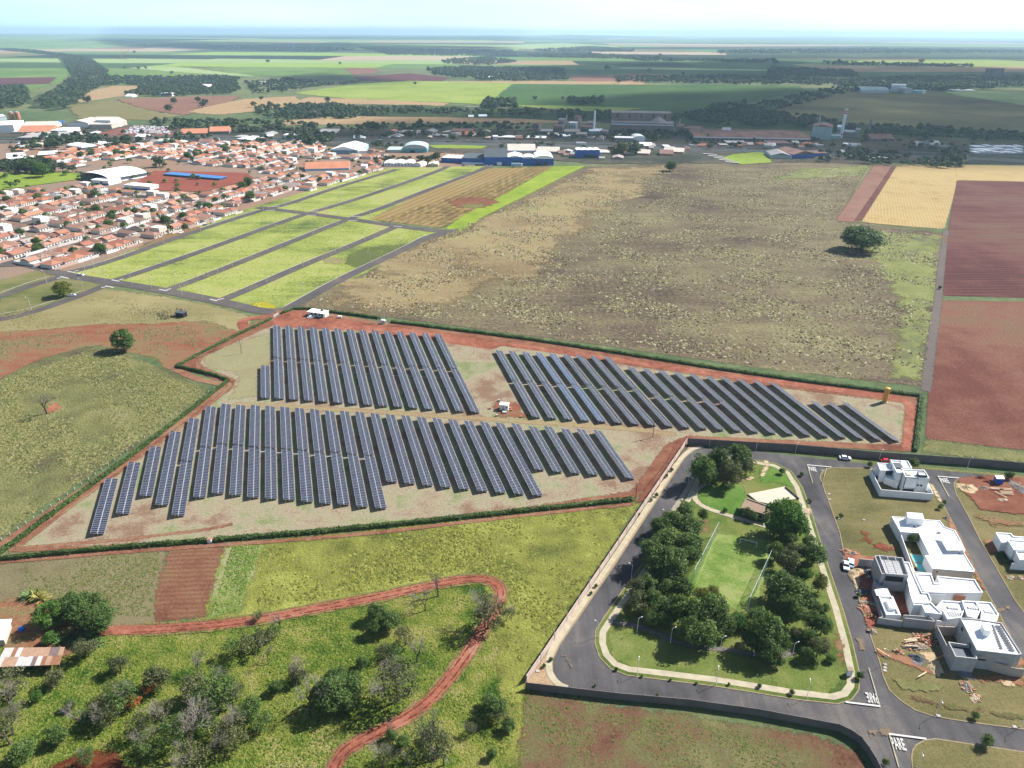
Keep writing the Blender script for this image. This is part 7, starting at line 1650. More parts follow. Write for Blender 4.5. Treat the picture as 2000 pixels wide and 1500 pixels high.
# special houses
def bldg(name, label, base, hpx, dpx, wall, roof, kind='flat', cat='building', parts=None, over=.4, ribs=0, gable_dir=0):
    """base: two photo points along the front foot; hpx wall height and dpx roof depth in photo pixels"""
    (xa, ya), (xb, yb) = base; mx, my = (xa + xb) / 2, (ya + yb) / 2
    a, c = G(xa, ya), G(xb, yb); h = height_for(mx, my, my - hpx); f = G(mx, my - hpx, h); bk = G(mx, my - hpx - dpx, h); dep = math.hypot(f[0] - bk[0], f[1] - bk[1])
    ang = math.atan2(c[1] - a[1], c[0] - a[0]); W_ = math.hypot(c[0] - a[0], c[1] - a[1]); dep = min(dep, max(16, 1.6 * W_)); o = empty(name, (*a, 0), ang, label, cat)
    b = MB(); b.box(0, 0, 0, W_, dep, h - .01); part(o, 'wall', b, wall)
    r = MB(); n = max(1, ribs)
    if kind == 'flat': r.box(-over, -over, h, W_ + over, dep + over, h + .35)
    elif kind == 'gable':    # ridge runs across depth, n bays along the front
        for i in range(n):
            x0, x1 = W_ * i / n, W_ * (i + 1) / n; xm = (x0 + x1) / 2; z = h + (x1 - x0) * .12
            r.quad((x0, -over, h), (xm, -over, z), (xm, dep, z), (x0, dep, h)); r.quad((xm, -over, z), (x1, -over, h), (x1, dep, h), (xm, dep, z)); r.tri((x0, -over, h), (x1, -over, h), (xm, -over, z)); r.tri((x1, dep, h), (x0, dep, h), (xm, dep, z))
    elif kind == 'ridge':    # ridge parallel to the front
        for i in range(n):
            y0, y1 = dep * i / n, dep * (i + 1) / n; ym = (y0 + y1) / 2; z = h + (y1 - y0) * .16
            r.quad((-over, y0, h), (W_ + over, y0, h), (W_ + over, ym, z), (-over, ym, z)); r.quad((-over, ym, z), (W_ + over, ym, z), (W_ + over, y1, h), (-over, y1, h)); r.tri((-over, y0, h), (-over, ym, z), (-over, y1, h)); r.tri((W_ + over, y1, h), (W_ + over, ym, z), (W_ + over, y0, h))
    elif kind in ('arch', 'archx'):
        K = 10
        for i in range(n):
            for j in range(K):
                t0, t1 = math.pi * j / K, math.pi * (j + 1) / K
                if kind == 'arch':
                    x0, w = W_ * i / n, W_ / n; g = lambda t: (x0 + w / 2 - math.cos(t) * w / 2, h + math.sin(t) * w * .16); p0, p1 = g(t0), g(t1)
                    r.quad((p0[0], -over, p0[1]), (p1[0], -over, p1[1]), (p1[0], dep, p1[1]), (p0[0], dep, p0[1])); r.tri((p0[0], -over, h), (p1[0], -over, p1[1]), (p0[0], -over, p0[1])); r.tri((p0[0], -over, h), (p1[0], -over, h), (p1[0], -over, p1[1]))
                else:
                    g = lambda t: (dep / 2 - math.cos(t) * (dep / 2 + over), h + math.sin(t) * dep * .09); p0, p1 = g(t0), g(t1)
                    r.quad((-over, p0[0], p0[1]), (W_ + over, p0[0], p0[1]), (W_ + over, p1[0], p1[1]), (-over, p1[0], p1[1]))
    part(o, 'roof', r, roof)
    for q in parts or []:
        if q[0] == 'windows':
            for i in range(q[1]): x = W_ * (i + .5) / q[1]; w = W_ / q[1] * q[2]; b = MB(); b.box(x - w / 2, -.12, h * q[3], x + w / 2, .02, h * q[4]); part(o, 'window', b, m_winb)
        elif q[0] == 'door': b = MB(); b.box(W_ * q[1], -.15, 0, W_ * q[2], .02, h * q[3]); part(o, 'door', b, q[4] if len(q) > 4 else m_winb)
        elif q[0] == 'band': b = MB(); b.box(W_ * q[3] if len(q) > 4 else 0, -.2, h * q[1], W_ * q[4] if len(q) > 4 else W_, -.01, h * q[2]); part(o, 'band', b, q[5] if len(q) > 5 else m_roof_w)
        elif q[0] == 'ribs':
            for i in range(q[1]): b = MB(); x = W_ * (i + .5) / q[1]; b.box(x - .6, 0, h + .36, x + .6, dep, h + .5); part(o, 'skylight', b, m_roof_w)
    return o, W_, dep, h
m_bluew = simple('blue_cladding', (.022, .10, .36, 1), .6, .3, 0, .12, .1); m_dkroof = simple('dark_grey_roof', (.07, .085, .095, 1), .8, .2, 0, .1, .1)
m_creamr = simple('cream_roof', (.50, .45, .38, 1), .8, .2, 0, .08, .1); m_teal = simple('teal_cladding', (.10, .34, .36, 1), .6, .3); m_brnr = simple('brown_metal_roof', (.22, .13, .105, 1), .85, .1, 0, .3, .06)
m_ltblue = simple('light_blue_wall', (.28, .46, .60, 1), .8, .2); m_indus = simple('grey_industrial_wall', (.26, .23, .22, 1), .9, .1, 0, .2, .05); m_indb = simple('brown_industrial_wall', (.22, .165, .145, 1), .9, .1, 0, .2, .05); m_greenish = simple('pale_green_cladding', (.36, .44, .42, 1), .8, .2, 0, .1, .05)
m_orr = simple('orange_roof', (.44, .19, .11, 1), .85, .1, 0, .12, .1)
bldg('warehouse', 'low blue warehouse with pale ribbed roof at the left end of the blue row', ((862, 317), (903, 319)), 9, 6, m_bluew, m_creamr, parts=[('ribs', 5)])
bldg('warehouse', 'blue warehouse with dark grey roof and white front strip', ((902, 320), (946, 321)), 11, 10, m_bluew, m_dkroof, parts=[('band', 0, .3), ('door', .55, .65, .45)])
bldg('warehouse', 'large blue warehouse with dark grey roof in the middle of the row', ((946, 323), (991, 323)), 16, 14, m_bluew, m_dkroof, 'ridge', parts=[('door', .55, .75, .4, m_roof_w)])
bldg('warehouse', 'blue warehouse with white gabled roof next to the dark roofed one', ((991, 323), (1021, 323)), 16, 11, m_bluew, m_roof_w, 'gable', parts=[('door', .3, .9, .55, m_winb)])
bldg('warehouse', 'blue warehouse with white arched roof', ((1021.5, 323), (1043, 323)), 14, 10, m_bluew, m_roof_w, 'arch')
bldg('warehouse', 'blue warehouse with white arched roof at the right end of the row', ((1043.5, 323), (1081, 323)), 13, 11, m_bluew, m_roof_w, 'arch', parts=[('door', .1, .35, .6), ('door', .5, .7, .6)])
bldg('depot', 'long depot with pale orange roof behind the blue warehouses', ((992, 298), (1046, 298)), 4, 8, m_wall_w, m_creamr, 'ridge')
bldg('depot', 'grey roofed depot behind the right blue warehouses', ((1047, 300), (1090, 301)), 5, 7, m_tanw, m_creamr, 'ridge', ribs=2)
bldg('workshop', 'blue workshop with saw-tooth white roof right of the warehouses', ((1125, 309), (1171, 309)), 16, 4, m_bluew, m_roof_w, 'gable', ribs=4, parts=[('door', .3, .9, .4)])
bldg('factory_hall', 'big white roofed hall with light blue wall at the top of the town', ((646, 300), (699, 301)), 8, 11, m_ltblue, m_roof_w, 'gable', parts=[('windows', 12, .5, .35, .7)])
bldg('annex_hall', 'white annex on the right of the light blue hall', ((700, 300), (718, 299)), 5, 8, m_wall_w, m_roof_w)
bldg('hall', 'teal hall with pale arched roof beyond the town', ((787, 298), (834, 298)), 8, 7, m_teal, m_greenish, 'arch', parts=[('door', .3, .5, .6)])
bldg('hall', 'low green-white shed left of the teal hall', ((756, 298), (786, 298)), 5, 6, m_greenish, m_greenish)
bldg('long_shed', 'long white shed at the top corner of the green lots', ((750, 325), (808, 325)), 6, 6, m_wall_w, m_roof_w, 'gable', ribs=3, parts=[('windows', 9, .4, .3, .7)])
bldg('shed', 'cream arched shed beside the long white shed', ((808, 325), (822, 326)), 5, 5, m_wall_w, m_creamr, 'arch')
bldg('pavilion', 'tan tent roofed pavilion by the warehouses', ((836, 326), (856, 326)), 5, 5, m_tanw, m_creamr, 'gable')
bldg('school', 'orange roofed school hall with light blue end', ((596, 334), (682, 332)), 4, 9, m_ltblue, m_orr, 'ridge')
bldg('school_roof', 'long white roof strip above the orange school hall', ((622, 328), (680, 327)), 3, 4, m_ltblue, m_roof_w)
bldg('water_tower', 'white square water tower at the town edge', ((706, 336), (716, 336)), 12, 3, m_wall_w, m_roof_w)
bldg('gymnasium', 'large white arched sports hall open at its left end', ((214, 358), (287, 345)), 8, 14, m_dkroof, m_roof_w, 'archx', parts=[('band', 0, .25)])
bldg('changing_rooms', 'white and blue changing rooms left of the sports hall', ((180, 359), (213, 362)), 8, 5, m_wall_w, m_roof_w, parts=[('band', 0, .35, 0, 1, m_bluew)])
bldg('changing_rooms', 'long white and blue stand below the red sports court', ((244, 368), (294, 372)), 7, 4, m_wall_w, m_roof_w, parts=[('band', 0, .35, 0, 1, m_bluew)])
for i in range(8): bldg('shade_canopy', f'{ordinal(i + 1)} blue canopy segment from the left on the red court', ((320 + i * 13.8, 344 + i * 1.15), (332.6 + i * 13.8, 345 + i * 1.15)), 4, 3.6, m_darkgrey, simple('canopy_blue', (.05, .17, .40, 1), .6), cat='canopy')
bldg('warehouse', 'tall cream warehouse with white end wall left of the scrapyard', ((176, 252), (219, 252)), 9, 12, m_tanw, m_creamr, 'ridge')
bldg('warehouse', 'bright white end block of the tall cream warehouse', ((219.5, 251), (239, 247)), 16, 3, m_wall_w, m_roof_w)
bldg('warehouse', 'white fronted warehouse left of the tall cream one', ((133, 250), (174, 250)), 10, 6, m_wall_w, m_creamr, 'gable')
bldg('workshop', 'dark blue roofed workshop among white sheds', ((95, 246), (123, 245)), 5, 6, m_dkroof, m_bluew)
bldg('factory', 'white factory block at the far left edge', ((-30, 262), (30, 260)), 16, 10, m_wall_w, m_roof_w)
bldg('factory', 'long tan roofed factory at the far left', ((32, 255), (95, 254)), 6, 7, m_wall_w, m_creamr, 'ridge', ribs=2)
bldg('factory', 'pink roofed shed below the tan factory', ((35, 262), (100, 261)), 4, 6, m_tanw, m_orr, 'ridge')
bldg('factory', 'grey roofed yard building with dark bays', ((35, 274), (98, 274)), 5, 10, m_indus, m_fibre, parts=[('windows', 8, .5, 0, .7)])
bldg('factory', 'white shed above the far left factory', ((-20, 236), (14, 234)), 7, 5, m_wall_w, m_roof_w)
bldg('shed', 'white shed right of the grey yard building', ((100, 262), (132, 262)), 7, 6, m_wall_w, m_roof_w)
bldg('store', 'white roofed store at the top left of the town', ((15, 316), (48, 314)), 6, 6, m_wall_w, m_roof_w, 'ridge'); bldg('store', 'second white roofed store at the top left of the town', ((50, 316), (66, 315)), 7, 6, m_wall_w, m_roof_w)
bldg('store', 'wide white roof near the top left of the town', ((75, 308), (110, 306)), 5, 7, m_brick, m_roof_w); bldg('store', 'white arched shed behind the town', ((160, 294), (190, 290)), 5, 6, m_dkroof, m_roof_w, 'arch')
bldg('store', 'long low white roof behind the town', ((190, 286), (222, 281)), 3, 5, m_dkroof, m_roof_w); bldg('store', 'grey arched shed by the highway', ((300, 284), (332, 284)), 3, 5, m_greenish, m_greenish, 'arch')
bldg('barn', 'red roofed barn beyond the highway', ((410, 263), (448, 262)), 6, 5, m_indb, m_orr, 'ridge'); bldg('barn', 'orange roofed barn beyond the highway', ((352, 264), (408, 263)), 3, 5, m_indb, m_orr, 'ridge'); bldg('barn', 'orange roof right of the red barn', ((468, 258), (500, 258)), 3, 4, m_indb, m_creamr)
bldg('fuel_station', 'white flat canopy of a roadside station', ((555, 270), (584, 270)), 6, 3, m_wall_w, m_roof_w); bldg('shed', 'long pale roof slanting beside the highway', ((490, 276), (520, 270)), 3, 4, m_tanw, m_roof_w)
bldg('grain_shed', 'grey roofed shed among trees beyond the highway', ((620, 262), (655, 262)), 4, 6, m_indus, m_fibre); bldg('shed', 'small white shed with blue stripe by the highway', ((690, 272), (712, 272)), 3, 2, m_wall_w, m_roof_w)
# soy plant and factory belt in the distance
o, W_, dp, h = bldg('processing_plant', 'large brown processing plant with two levels in the cloud shade', ((1193, 260), (1314, 263)), 21, 5, m_indb, m_indus, parts=[('band', .82, .9)])
o, W_, dp, h = bldg('upper_plant', 'upper level of the brown processing plant behind its front block', ((1193, 256), (1308, 258)), 36, 4, m_indb, m_indus, parts=[('windows', 5, .15, .75, .95)])
X, Y = G(1281, 257); s_ = 1 / ppm(X, Y); hh = height_for(1281, 257, 237); sl = empty('storage_dome', (X, Y - 12, 0), 0, 'pale domed silo rising from the brown processing plant', 'silo')
b = MB(); b.bar((0, 0, 0), (0, 0, hh), 18 * s_, n=24); part(sl, 'silo_wall', b, m_metal); b = MB(); b.bar((0, 0, hh), (0, 0, hh + 8), 18 * s_, 3 * s_, n=24); part(sl, 'silo_cap', b, m_indus)
for i in range(8): b = MB(); a = i * math.pi / 4; b.bar((math.cos(a) * 18.3 * s_, math.sin(a) * 18.3 * s_, 0), (math.cos(a) * 18.3 * s_, math.sin(a) * 18.3 * s_, hh), .5); part(sl, 'rib', b, m_indus)
bldg('plant_hall', 'brown block right of the processing plant', ((1332, 260), (1360, 262)), 10, 5, m_indb, m_brnr)
def chimney(base, top, wpx, text, bands=(), m=m_wall_w):
    X, Y = G(*base); h = height_for(base[0], base[1], top); s = 1 / ppm(X, Y); o = empty('chimney', (X, Y, 0), 0, text, 'chimney'); r = wpx * s / 2
    b = MB(); b.bar((0, 0, 0), (0, 0, h), r * 1.15, r, n=14); part(o, 'shaft', b, m); b = MB(); b.bar((0, 0, h), (0, 0, h + .8), r * 1.25, r * 1.25, n=14); part(o, 'rim', b, m)
    for u in bands: b = MB(); b.bar((0, 0, h * u), (0, 0, h * (u + .045)), r * 1.16, n=14); part(o, 'red_band', b, simple('band_red', (.4, .05, .04, 1)))
chimney((1160, 258), 217, 3.6, 'slim white chimney left of the brown plant'); chimney((1642, 270), 214, 5.5, 'tall white chimney with red bands', (.12, .86, .93)); chimney((1695, 264), 234, 4, 'shorter grey chimney right of the banded one', m=m_indus)
chimney((1598, 250), 228, 2.5, 'thin vent stack behind the tall grey factory tower', m=m_metal)
bldg('factory_shed', 'very long factory shed with reddish-brown ribbed roof', ((1354, 275), (1582, 279)), 8, 12, m_indb, m_brnr, 'ridge', ribs=3, parts=[('band', .8, 1), ('windows', 26, .35, .1, .7)])
bldg('factory_tower', 'tall pale green factory block at the end of the long shed', ((1583, 272), (1622, 274)), 25, 6, m_greenish, m_brnr, 'gable', parts=[('band', 0, .05)])
bldg('factory_annex', 'low pale green annex right of the tall factory block', ((1622, 273), (1640, 274)), 8, 5, m_greenish, m_greenish); bldg('boiler_house', 'grey boiler house with ducts beside the banded chimney', ((1650, 268), (1674, 269)), 10, 4, m_indus, m_greenish)
bldg('yard_shed', 'blue walled shed with brown roof', ((1548, 311), (1591, 309)), 9, 9, m_bluew, m_brnr, 'gable'); bldg('yard_shed', 'low blue annex beside the brown roofed shed', ((1592, 306), (1618, 305)), 6, 5, m_bluew, m_brnr)
bldg('yard_shed', 'grey fronted shed left of the blue walled shed', ((1505, 310), (1546, 311)), 7, 8, m_greenish, m_fibre, 'gable'); bldg('yard_shed', 'white and brown low shed near the trees', ((1645, 302), (1684, 303)), 4, 5, m_indb, m_fibre)
bldg('canopy', 'low yellow canopy above the pale red strip', ((1707, 313), (1753, 312)), 4, 3, simple('yellow_panel', (.45, .33, .10, 1)), m_creamr, cat='canopy')
bldg('office', 'white two-storey office in front of the dark trees', ((1238, 277), (1260, 277)), 8, 6, m_wall_w, m_roof_w, 'arch'); bldg('office', 'long cream office left of the white one', ((1200, 277), (1236, 278)), 8, 3, m_tanw, m_roof_w, parts=[('windows', 8, .5, .3, .7)])
for i, (x, y, w, h, d, k) in enumerate([(1090, 254, 10, 20, 3, 0), (1120, 252, 8, 24, 2, 1), (1146, 254, 12, 14, 3, 0), (1320, 262, 14, 16, 3, 1), (1410, 266, 16, 12, 3, 0), (1632, 266, 9, 18, 3, 2), (1668, 268, 8, 15, 2, 0), (880, 262, 40, 6, 5, 1), (780, 264, 34, 5, 5, 0), (1700, 276, 46, 5, 5, 1), (1500, 284, 44, 4, 5, 1), (1420, 283, 38, 4, 4, 0)]):
    o, *_ = bldg('plant_block', None, ((x, y), (x + w, y + .5)), h, d, [m_indus, m_indb, m_greenish][k], [m_fibre, m_brnr, m_roof_w][k], rng.choice(['flat', 'ridge']), parts=[('windows', 3, .4, .5, .75)]); later(o, ['grey', 'rust brown', 'pale green'][k] + ' plant block', 'in the factory belt')
for x, y, t in [(1106, 254, 226), (1134, 255, 232), (1326, 258, 234), (1215, 252, 222), (1236, 252, 220)]: chimney((x, y), t, 1.8, None, m=m_metal)
for o in list(bpy.data.objects):
    if o.name.startswith('chimney') and o.get('label') is None: later(o, 'thin grey stack', 'around the brown processing plant')
bldg('long_wall_shed', 'long low white roofed shed beyond the highway', ((972, 271), (1065, 273)), 3, 4, m_brick, m_roof_w); bldg('gatehouse', 'white gatehouse at the end of the long low shed', ((963, 273), (972, 273)), 6, 3, m_wall_w, m_roof_w)
for i, (x, y, w, h, d, k) in enumerate([(1055, 262, 22, 6, 4, 0), (1080, 258, 18, 12, 3, 1), (1102, 264, 30, 7, 5, 0), (1110, 256, 14, 16, 3, 2), (1135, 258, 22, 10, 4, 1), (1150, 262, 26, 6, 5, 2), (1125, 268, 20, 6, 4, 0), (1088, 270, 24, 4, 4, 2), (1040, 255, 12, 14, 3, 1), (1172, 264, 14, 8, 4, 0)]):
    o, *_ = bldg('plant_building', None, ((x, y), (x + w, y + .5)), h, d, [m_indus, m_indb, m_greenish][k], [m_fibre, m_brnr, m_roof_w][k], parts=[('windows', 4, .4, .4, .7)]); later(o, ['grey', 'brown', 'pale green'][k] + ' plant building', 'left of the slim white chimney')
for i, (x, y, w) in enumerate([(1200, 298, 20), (1288, 304, 26), (1312, 300, 22), (1296, 296, 18), (1245, 303, 22)]):
    o, *_ = bldg('ruined_shed', None, ((x, y), (x + w, y + 1)), 4, 5, m_brick, rng.choice([m_creamr, m_fibre, m_brnr]), 'ridge'); later(o, 'low brick shed with broken roof', 'beyond the fallow field')
for i in range(24):
    o, *_ = bldg('storage_block', None, ((1905 + (i % 8) * 12 + rng.uniform(-2, 2), 301 - (i // 8) * 5), (1914 + (i % 8) * 12, 301 - (i // 8) * 5)), rng.uniform(2, 6), 2.5, m_wall_w, m_roof_w); o['group'] = 'white storage blocks'; later(o, 'small white storage block', 'by the highway on the right')
for i in range(5):
    bldg('vehicle_row', f'{ordinal(i + 1)} slanting row of parked dark vehicles from the left', ((1372 + i * 11, 302 + i * 4), (1398 + i * 11, 304 + i * 4)), 1.3, 1.2, m_darkgrey, m_fibre, cat='row')
BX = [(rng.uniform(650, 1190), rng.uniform(258, 273)) for _ in range(26)] + [(rng.uniform(1210, 1340), rng.uniform(284, 296)) for _ in range(10)] + [(rng.uniform(1340, 1900), rng.uniform(283, 289)) for _ in range(24)] + [(rng.uniform(1090, 1200), rng.uniform(296, 312)) for _ in range(12)] + [(rng.uniform(240, 640), rng.uniform(262, 282)) for _ in range(16)] + [(rng.uniform(0, 180), rng.uniform(262, 300)) for _ in range(16)]
for i, (x, y) in enumerate(BX):
    k = rng.choice([0, 0, 1, 2, 3, 4]); w_ = rng.uniform(8, 24)
    o, *_ = bldg('small_shed', None, ((x, y), (x + w_, y + w_ * rng.uniform(-.01, .05))), rng.uniform(2, 4), rng.uniform(2, 4.5), rng.choice([m_indus, m_wall_w, m_brick, m_tanw]), [m_fibre, m_orr, m_roof_w, m_brnr, m_creamr][k], rng.choice(['flat', 'ridge', 'gable']), cat='shed'); o['group'] = 'small sheds of the highway belt'
    later(o, 'small shed with ' + ['grey', 'orange', 'white', 'brown', 'cream'][k] + ' roof', 'in the highway belt' if x > 600 else 'behind the town')
# far plants on the plain
bldg('far_mill', 'distant pale mill building on the dark plain', ((1738, 180), (1766, 181)), 14, 3, m_wall_w, m_roof_w); bldg('far_mill', 'distant grey silo block beside the pale mill', ((1766, 183), (1780, 183)), 9, 3, m_metal, m_metal, 'arch')
bldg('far_shed', 'distant low green roof right of the pale mill', ((1780, 183), (1802, 184)), 6, 4, m_greenish, m_teal); bldg('far_shed', 'distant long arched shed left of the mill', ((1680, 182), (1735, 183)), 5, 4, m_metal, m_greenish, 'archx'); bldg('far_shed', 'tiny distant white shed', ((1632, 167), (1662, 168)), 2, 1.5, m_wall_w, m_roof_w)
bldg('far_silo', 'distant brown tower at the right edge', ((1920, 156), (1932, 157)), 23, 2, m_indb, m_indus); bldg('far_plant', 'distant low brown plant beside the tower', ((1895, 157), (1918, 157)), 6, 2, m_indb, m_brnr); bldg('far_shed', 'distant white roof line beyond the plain', ((1860, 178), (1905, 179)), 2, 2, m_wall_w, m_roof_w)
for x, y, w, nm in [(392, 172, 18, 'white farm roof'), (505, 165, 12, 'white farm roof'), (955, 155, 14, 'white farm roof'), (245, 190, 14, 'white farm roof'), (935, 229, 16, 'white farm roof'), (705, 214, 12, 'red farm roof'), (310, 188, 26, 'tan farm roof'), (915, 230, 10, 'white farm roof')]:
    o, *_ = bldg('farmhouse', None, ((x, y), (x + w, y)), 2, 1.8, m_wall_w, m_orr if 'red' in nm else m_roof_w, 'ridge', cat='farmhouse'); later(o, nm, 'among distant trees')
# silos at the left factory, scrapyard cars, highway trucks
for i, x in enumerate((24, 36)): X, Y = G(x, 233); sl = empty('silo', (X, Y, 0), 0, ['left', 'right'][i] + ' one of two reddish silos at the far left', 'silo'); b = MB(); b.bar((0, 0, 0), (0, 0, 12), 4.2, n=14); part(sl, 'shell', b, m_orr); b = MB(); b.bar((0, 0, 12), (0, 0, 14), 4.2, .8, n=14); part(sl, 'cap', b, m_metal)
sy = MB(); q = [G(*p) for p in [(235, 262), (262, 246), (328, 248), (332, 262)]]; cnt = 0
cols = [m_wall_w, m_indus, PAINT['red'], PAINT['blue'], m_white_metal, PAINT['black']]
while cnt < 420:
    u, v = rng.random(), rng.random(); p = [(q[0][k] * (1 - u) + q[3][k] * u) * (1 - v) + (q[1][k] * (1 - u) + q[2][k] * u) * v for k in (0, 1)]; a = rng.uniform(0, 3.1); c, s = math.cos(a), math.sin(a); T = lambda t: (p[0] + t[0] * c - t[1] * s, p[1] + t[0] * s + t[1] * c)
    m = rng.choice([0, 0, 0, 1, 2, 3, 4, 4, 5]); sy.box(-2.1, -.9, .2, 2.1, .9, 1.0, m, T=T); sy.box(-1.2, -.75, 1.0, 1.0, .75, 1.55, m, T=T); cnt += 1
put('scrap_cars', sy.mesh('scrap_cars', *cols), kind='stuff')
def truck(p, rz, col, text):
    o = empty('truck', (*G(*p), lift(*G(*p), 40)), rz, text, 'truck'); pbox(o, 'trailer', -7, -1.3, 1, 4, 1.3, 4, col); pbox(o, 'cab', 4.4, -1.25, .6, 6.8, 1.25, 3.4, m_white_metal); pbox(o, 'windscreen', 6.8, -1.1, 2.1, 6.86, 1.1, 3.1, m_glass)
    for x in (-5.5, -4.2, 5.5):
        for y in (-1.15, 1.0): b = MB(); b.bar((x, y, .5), (x, y + .25, .5), .5, n=10); part(o, 'wheel', b, m_wheel)
truck((420, 275), .0, m_metal, 'grey truck on the highway above the town'); truck((975, 322), .1, m_roof_w, 'white box truck in front of the blue warehouses'); truck((1135, 284), -.05, m_wall_w, 'white truck on the highway beyond the warehouses'); truck((1010, 326), 0, m_ltblue, 'light blue truck by the warehouse yard'); truck((700, 270), 0, m_wall_w, 'white lorry on the highway near the trees'); truck((1500, 290), -.05, m_metal, 'silver lorry on the highway by the long factory')
for i in range(26): x = rng.uniform(300, 1900); car((x, 277 + max(0, (x - 900)) * .024 + rng.choice([-3, 2])), rng.choice([0, math.pi]), rng.choice(['white', 'silver', 'black', 'red']), zone='on the distant highway', full=False)
for i in range(7): car((905 + i * 9, 324 + rng.uniform(-.5, .5)), 0, rng.choice(['white', 'silver', 'blue']), zone='parked before the blue warehouses', full=False)

# ================================================================ FAR TREES
WOODS = [
 ([(500, 210), (640, 206), (700, 215), (760, 212), (850, 214), (1000, 220), (1010, 228), (800, 224), (600, 230), (500, 232)], 9, 5.5),
 ([(560, 232), (560, 212), (640, 205), (700, 214), (690, 232)], 8, 6), ([(945, 195), (1005, 196), (1010, 214), (940, 214)], 8, 7),
 ([(1000, 216), (1200, 224), (1500, 228), (1500, 240), (1300, 240), (1000, 230)], 10, 6), ([(1370, 214), (1430, 206), (1500, 218), (1580, 232), (1640, 244), (1560, 252), (1400, 246), (1340, 232)], 9, 6.5),
 ([(1600, 246), (1780, 250), (2050, 268), (2050, 280), (1800, 272), (1620, 262)], 10, 6), ([(1108, 196), (1176, 194), (1176, 206), (1112, 206)], 9, 7),
 ([(300, 235), (420, 238), (560, 240), (620, 244), (620, 262), (440, 262), (330, 256), (290, 244)], 9, 5), ([(640, 246), (900, 242), (1050, 246), (1060, 256), (800, 258), (640, 256)], 9.5, 4.5), ([(640, 262), (900, 262), (1180, 266), (1180, 272), (800, 270)], 16, 4),
 ([(700, 262), (1000, 262), (1200, 268), (1200, 276), (900, 270), (700, 270)], 12, 4.5), ([(1200, 262), (1400, 264), (1400, 276), (1200, 276)], 9, 5.5),
 ([(300, 165), (380, 158), (460, 158), (470, 182), (420, 186), (310, 190), (240, 186)], 9, 6), ([(210, 150), (330, 152), (440, 150), (470, 156), (300, 168), (200, 168)], 11, 6), ([(480, 162), (560, 154), (640, 164), (560, 182), (490, 184)], 11, 5.5),
 ([(118, 106), (172, 112), (212, 140), (206, 164), (170, 186), (140, 212), (90, 216), (70, 200), (110, 176), (140, 150)], 12, 5.5), ([(-60, 175), (50, 172), (60, 200), (30, 214), (-60, 214)], 9, 8),
 ([(0, 94), (60, 98), (140, 108), (135, 113), (60, 104), (0, 99)], 14, 6), ([(190, 80), (400, 88), (640, 92), (700, 100), (560, 100), (400, 96), (220, 88)], 22, 9),
 ([(700, 94), (1000, 100), (1010, 112), (760, 108)], 24, 9), ([(860, 118), (960, 112), (1010, 122), (960, 128), (870, 126)], 18, 8), ([(840, 136), (900, 132), (1100, 136), (1110, 158), (960, 160), (850, 148)], 12, 7),
 ([(1040, 98), (1160, 92), (1240, 98), (1240, 102), (1060, 102)], 28, 10), ([(1030, 107), (1150, 106), (1300, 112), (1300, 117), (1050, 113)], 18, 8), ([(1220, 114), (1500, 118), (1500, 123), (1240, 120)], 18, 8),
 ([(1200, 152), (1420, 150), (1500, 152), (1640, 158), (1640, 168), (1400, 166), (1210, 160)], 14, 7), ([(1500, 134), (1660, 140), (1680, 152), (1500, 150)], 14, 8), ([(1630, 160), (1760, 152), (2050, 150), (2050, 168), (1900, 176), (1840, 180), (1640, 172)], 12, 7),
 ([(1500, 196), (1560, 186), (1620, 174), (1720, 172), (1640, 186), (1560, 206), (1480, 224), (1440, 220)], 12, 5), ([(1600, 122), (1900, 128), (1900, 133), (1620, 128)], 22, 8), ([(1400, 100), (1700, 96), (2050, 100), (2050, 104), (1400, 106)], 40, 12),
 ([(0, 318), (40, 312), (110, 318), (112, 336), (60, 344), (0, 338)], 6, 5), ([(80, 268), (160, 262), (200, 272), (190, 286), (90, 292)], 9, 5.5), ([(20, 280), (80, 274), (80, 300), (20, 300)], 9, 5), ([(205, 268), (270, 272), (280, 280), (215, 284)], 8, 5),
 ([(560, 268), (640, 262), (660, 278), (600, 286)], 8, 5.5), ([(700, 284), (850, 280), (850, 286), (700, 292)], 12, 4.5), ([(1660, 292), (1720, 296), (1780, 310), (1880, 318), (1860, 330), (1760, 326), (1640, 316)], 8, 4.5), ([(1600, 300), (1700, 300), (1700, 316), (1600, 316)], 9, 4.5),
 ([(1840, 300), (1890, 300), (1880, 330), (1850, 330)], 7, 5), ([(1180, 285), (1260, 284), (1260, 298), (1200, 302)], 9, 4.5), ([(960, 290), (1060, 284), (1200, 290), (1190, 298), (1080, 294), (980, 296)], 13, 4),
 ([(540, 222), (600, 210), (700, 216), (740, 226), (700, 232), (560, 236)], 8, 5), ([(720, 318), (745, 310), (850, 312), (850, 318), (740, 324)], 8, 4), ([(560, 170), (700, 160), (702, 163), (570, 174)], 8, 4), ([(1340, 280), (1600, 284), (1900, 292), (1900, 300), (1600, 292), (1340, 288)], 17, 4.5), ([(1400, 268), (1600, 274), (1600, 280), (1400, 276)], 12, 4), ([(1650, 274), (1900, 282), (1900, 290), (1700, 284)], 16, 4.5), ([(240, 262), (640, 268), (640, 282), (240, 280)], 17, 4.5)]
for i, (pl, sp, R) in enumerate(WOODS): wood('distant_wood', pl, sp * .9, R * .74, seed=50 + i, gap=.35 if i == 14 else (-.1 if i > 9 else .1))
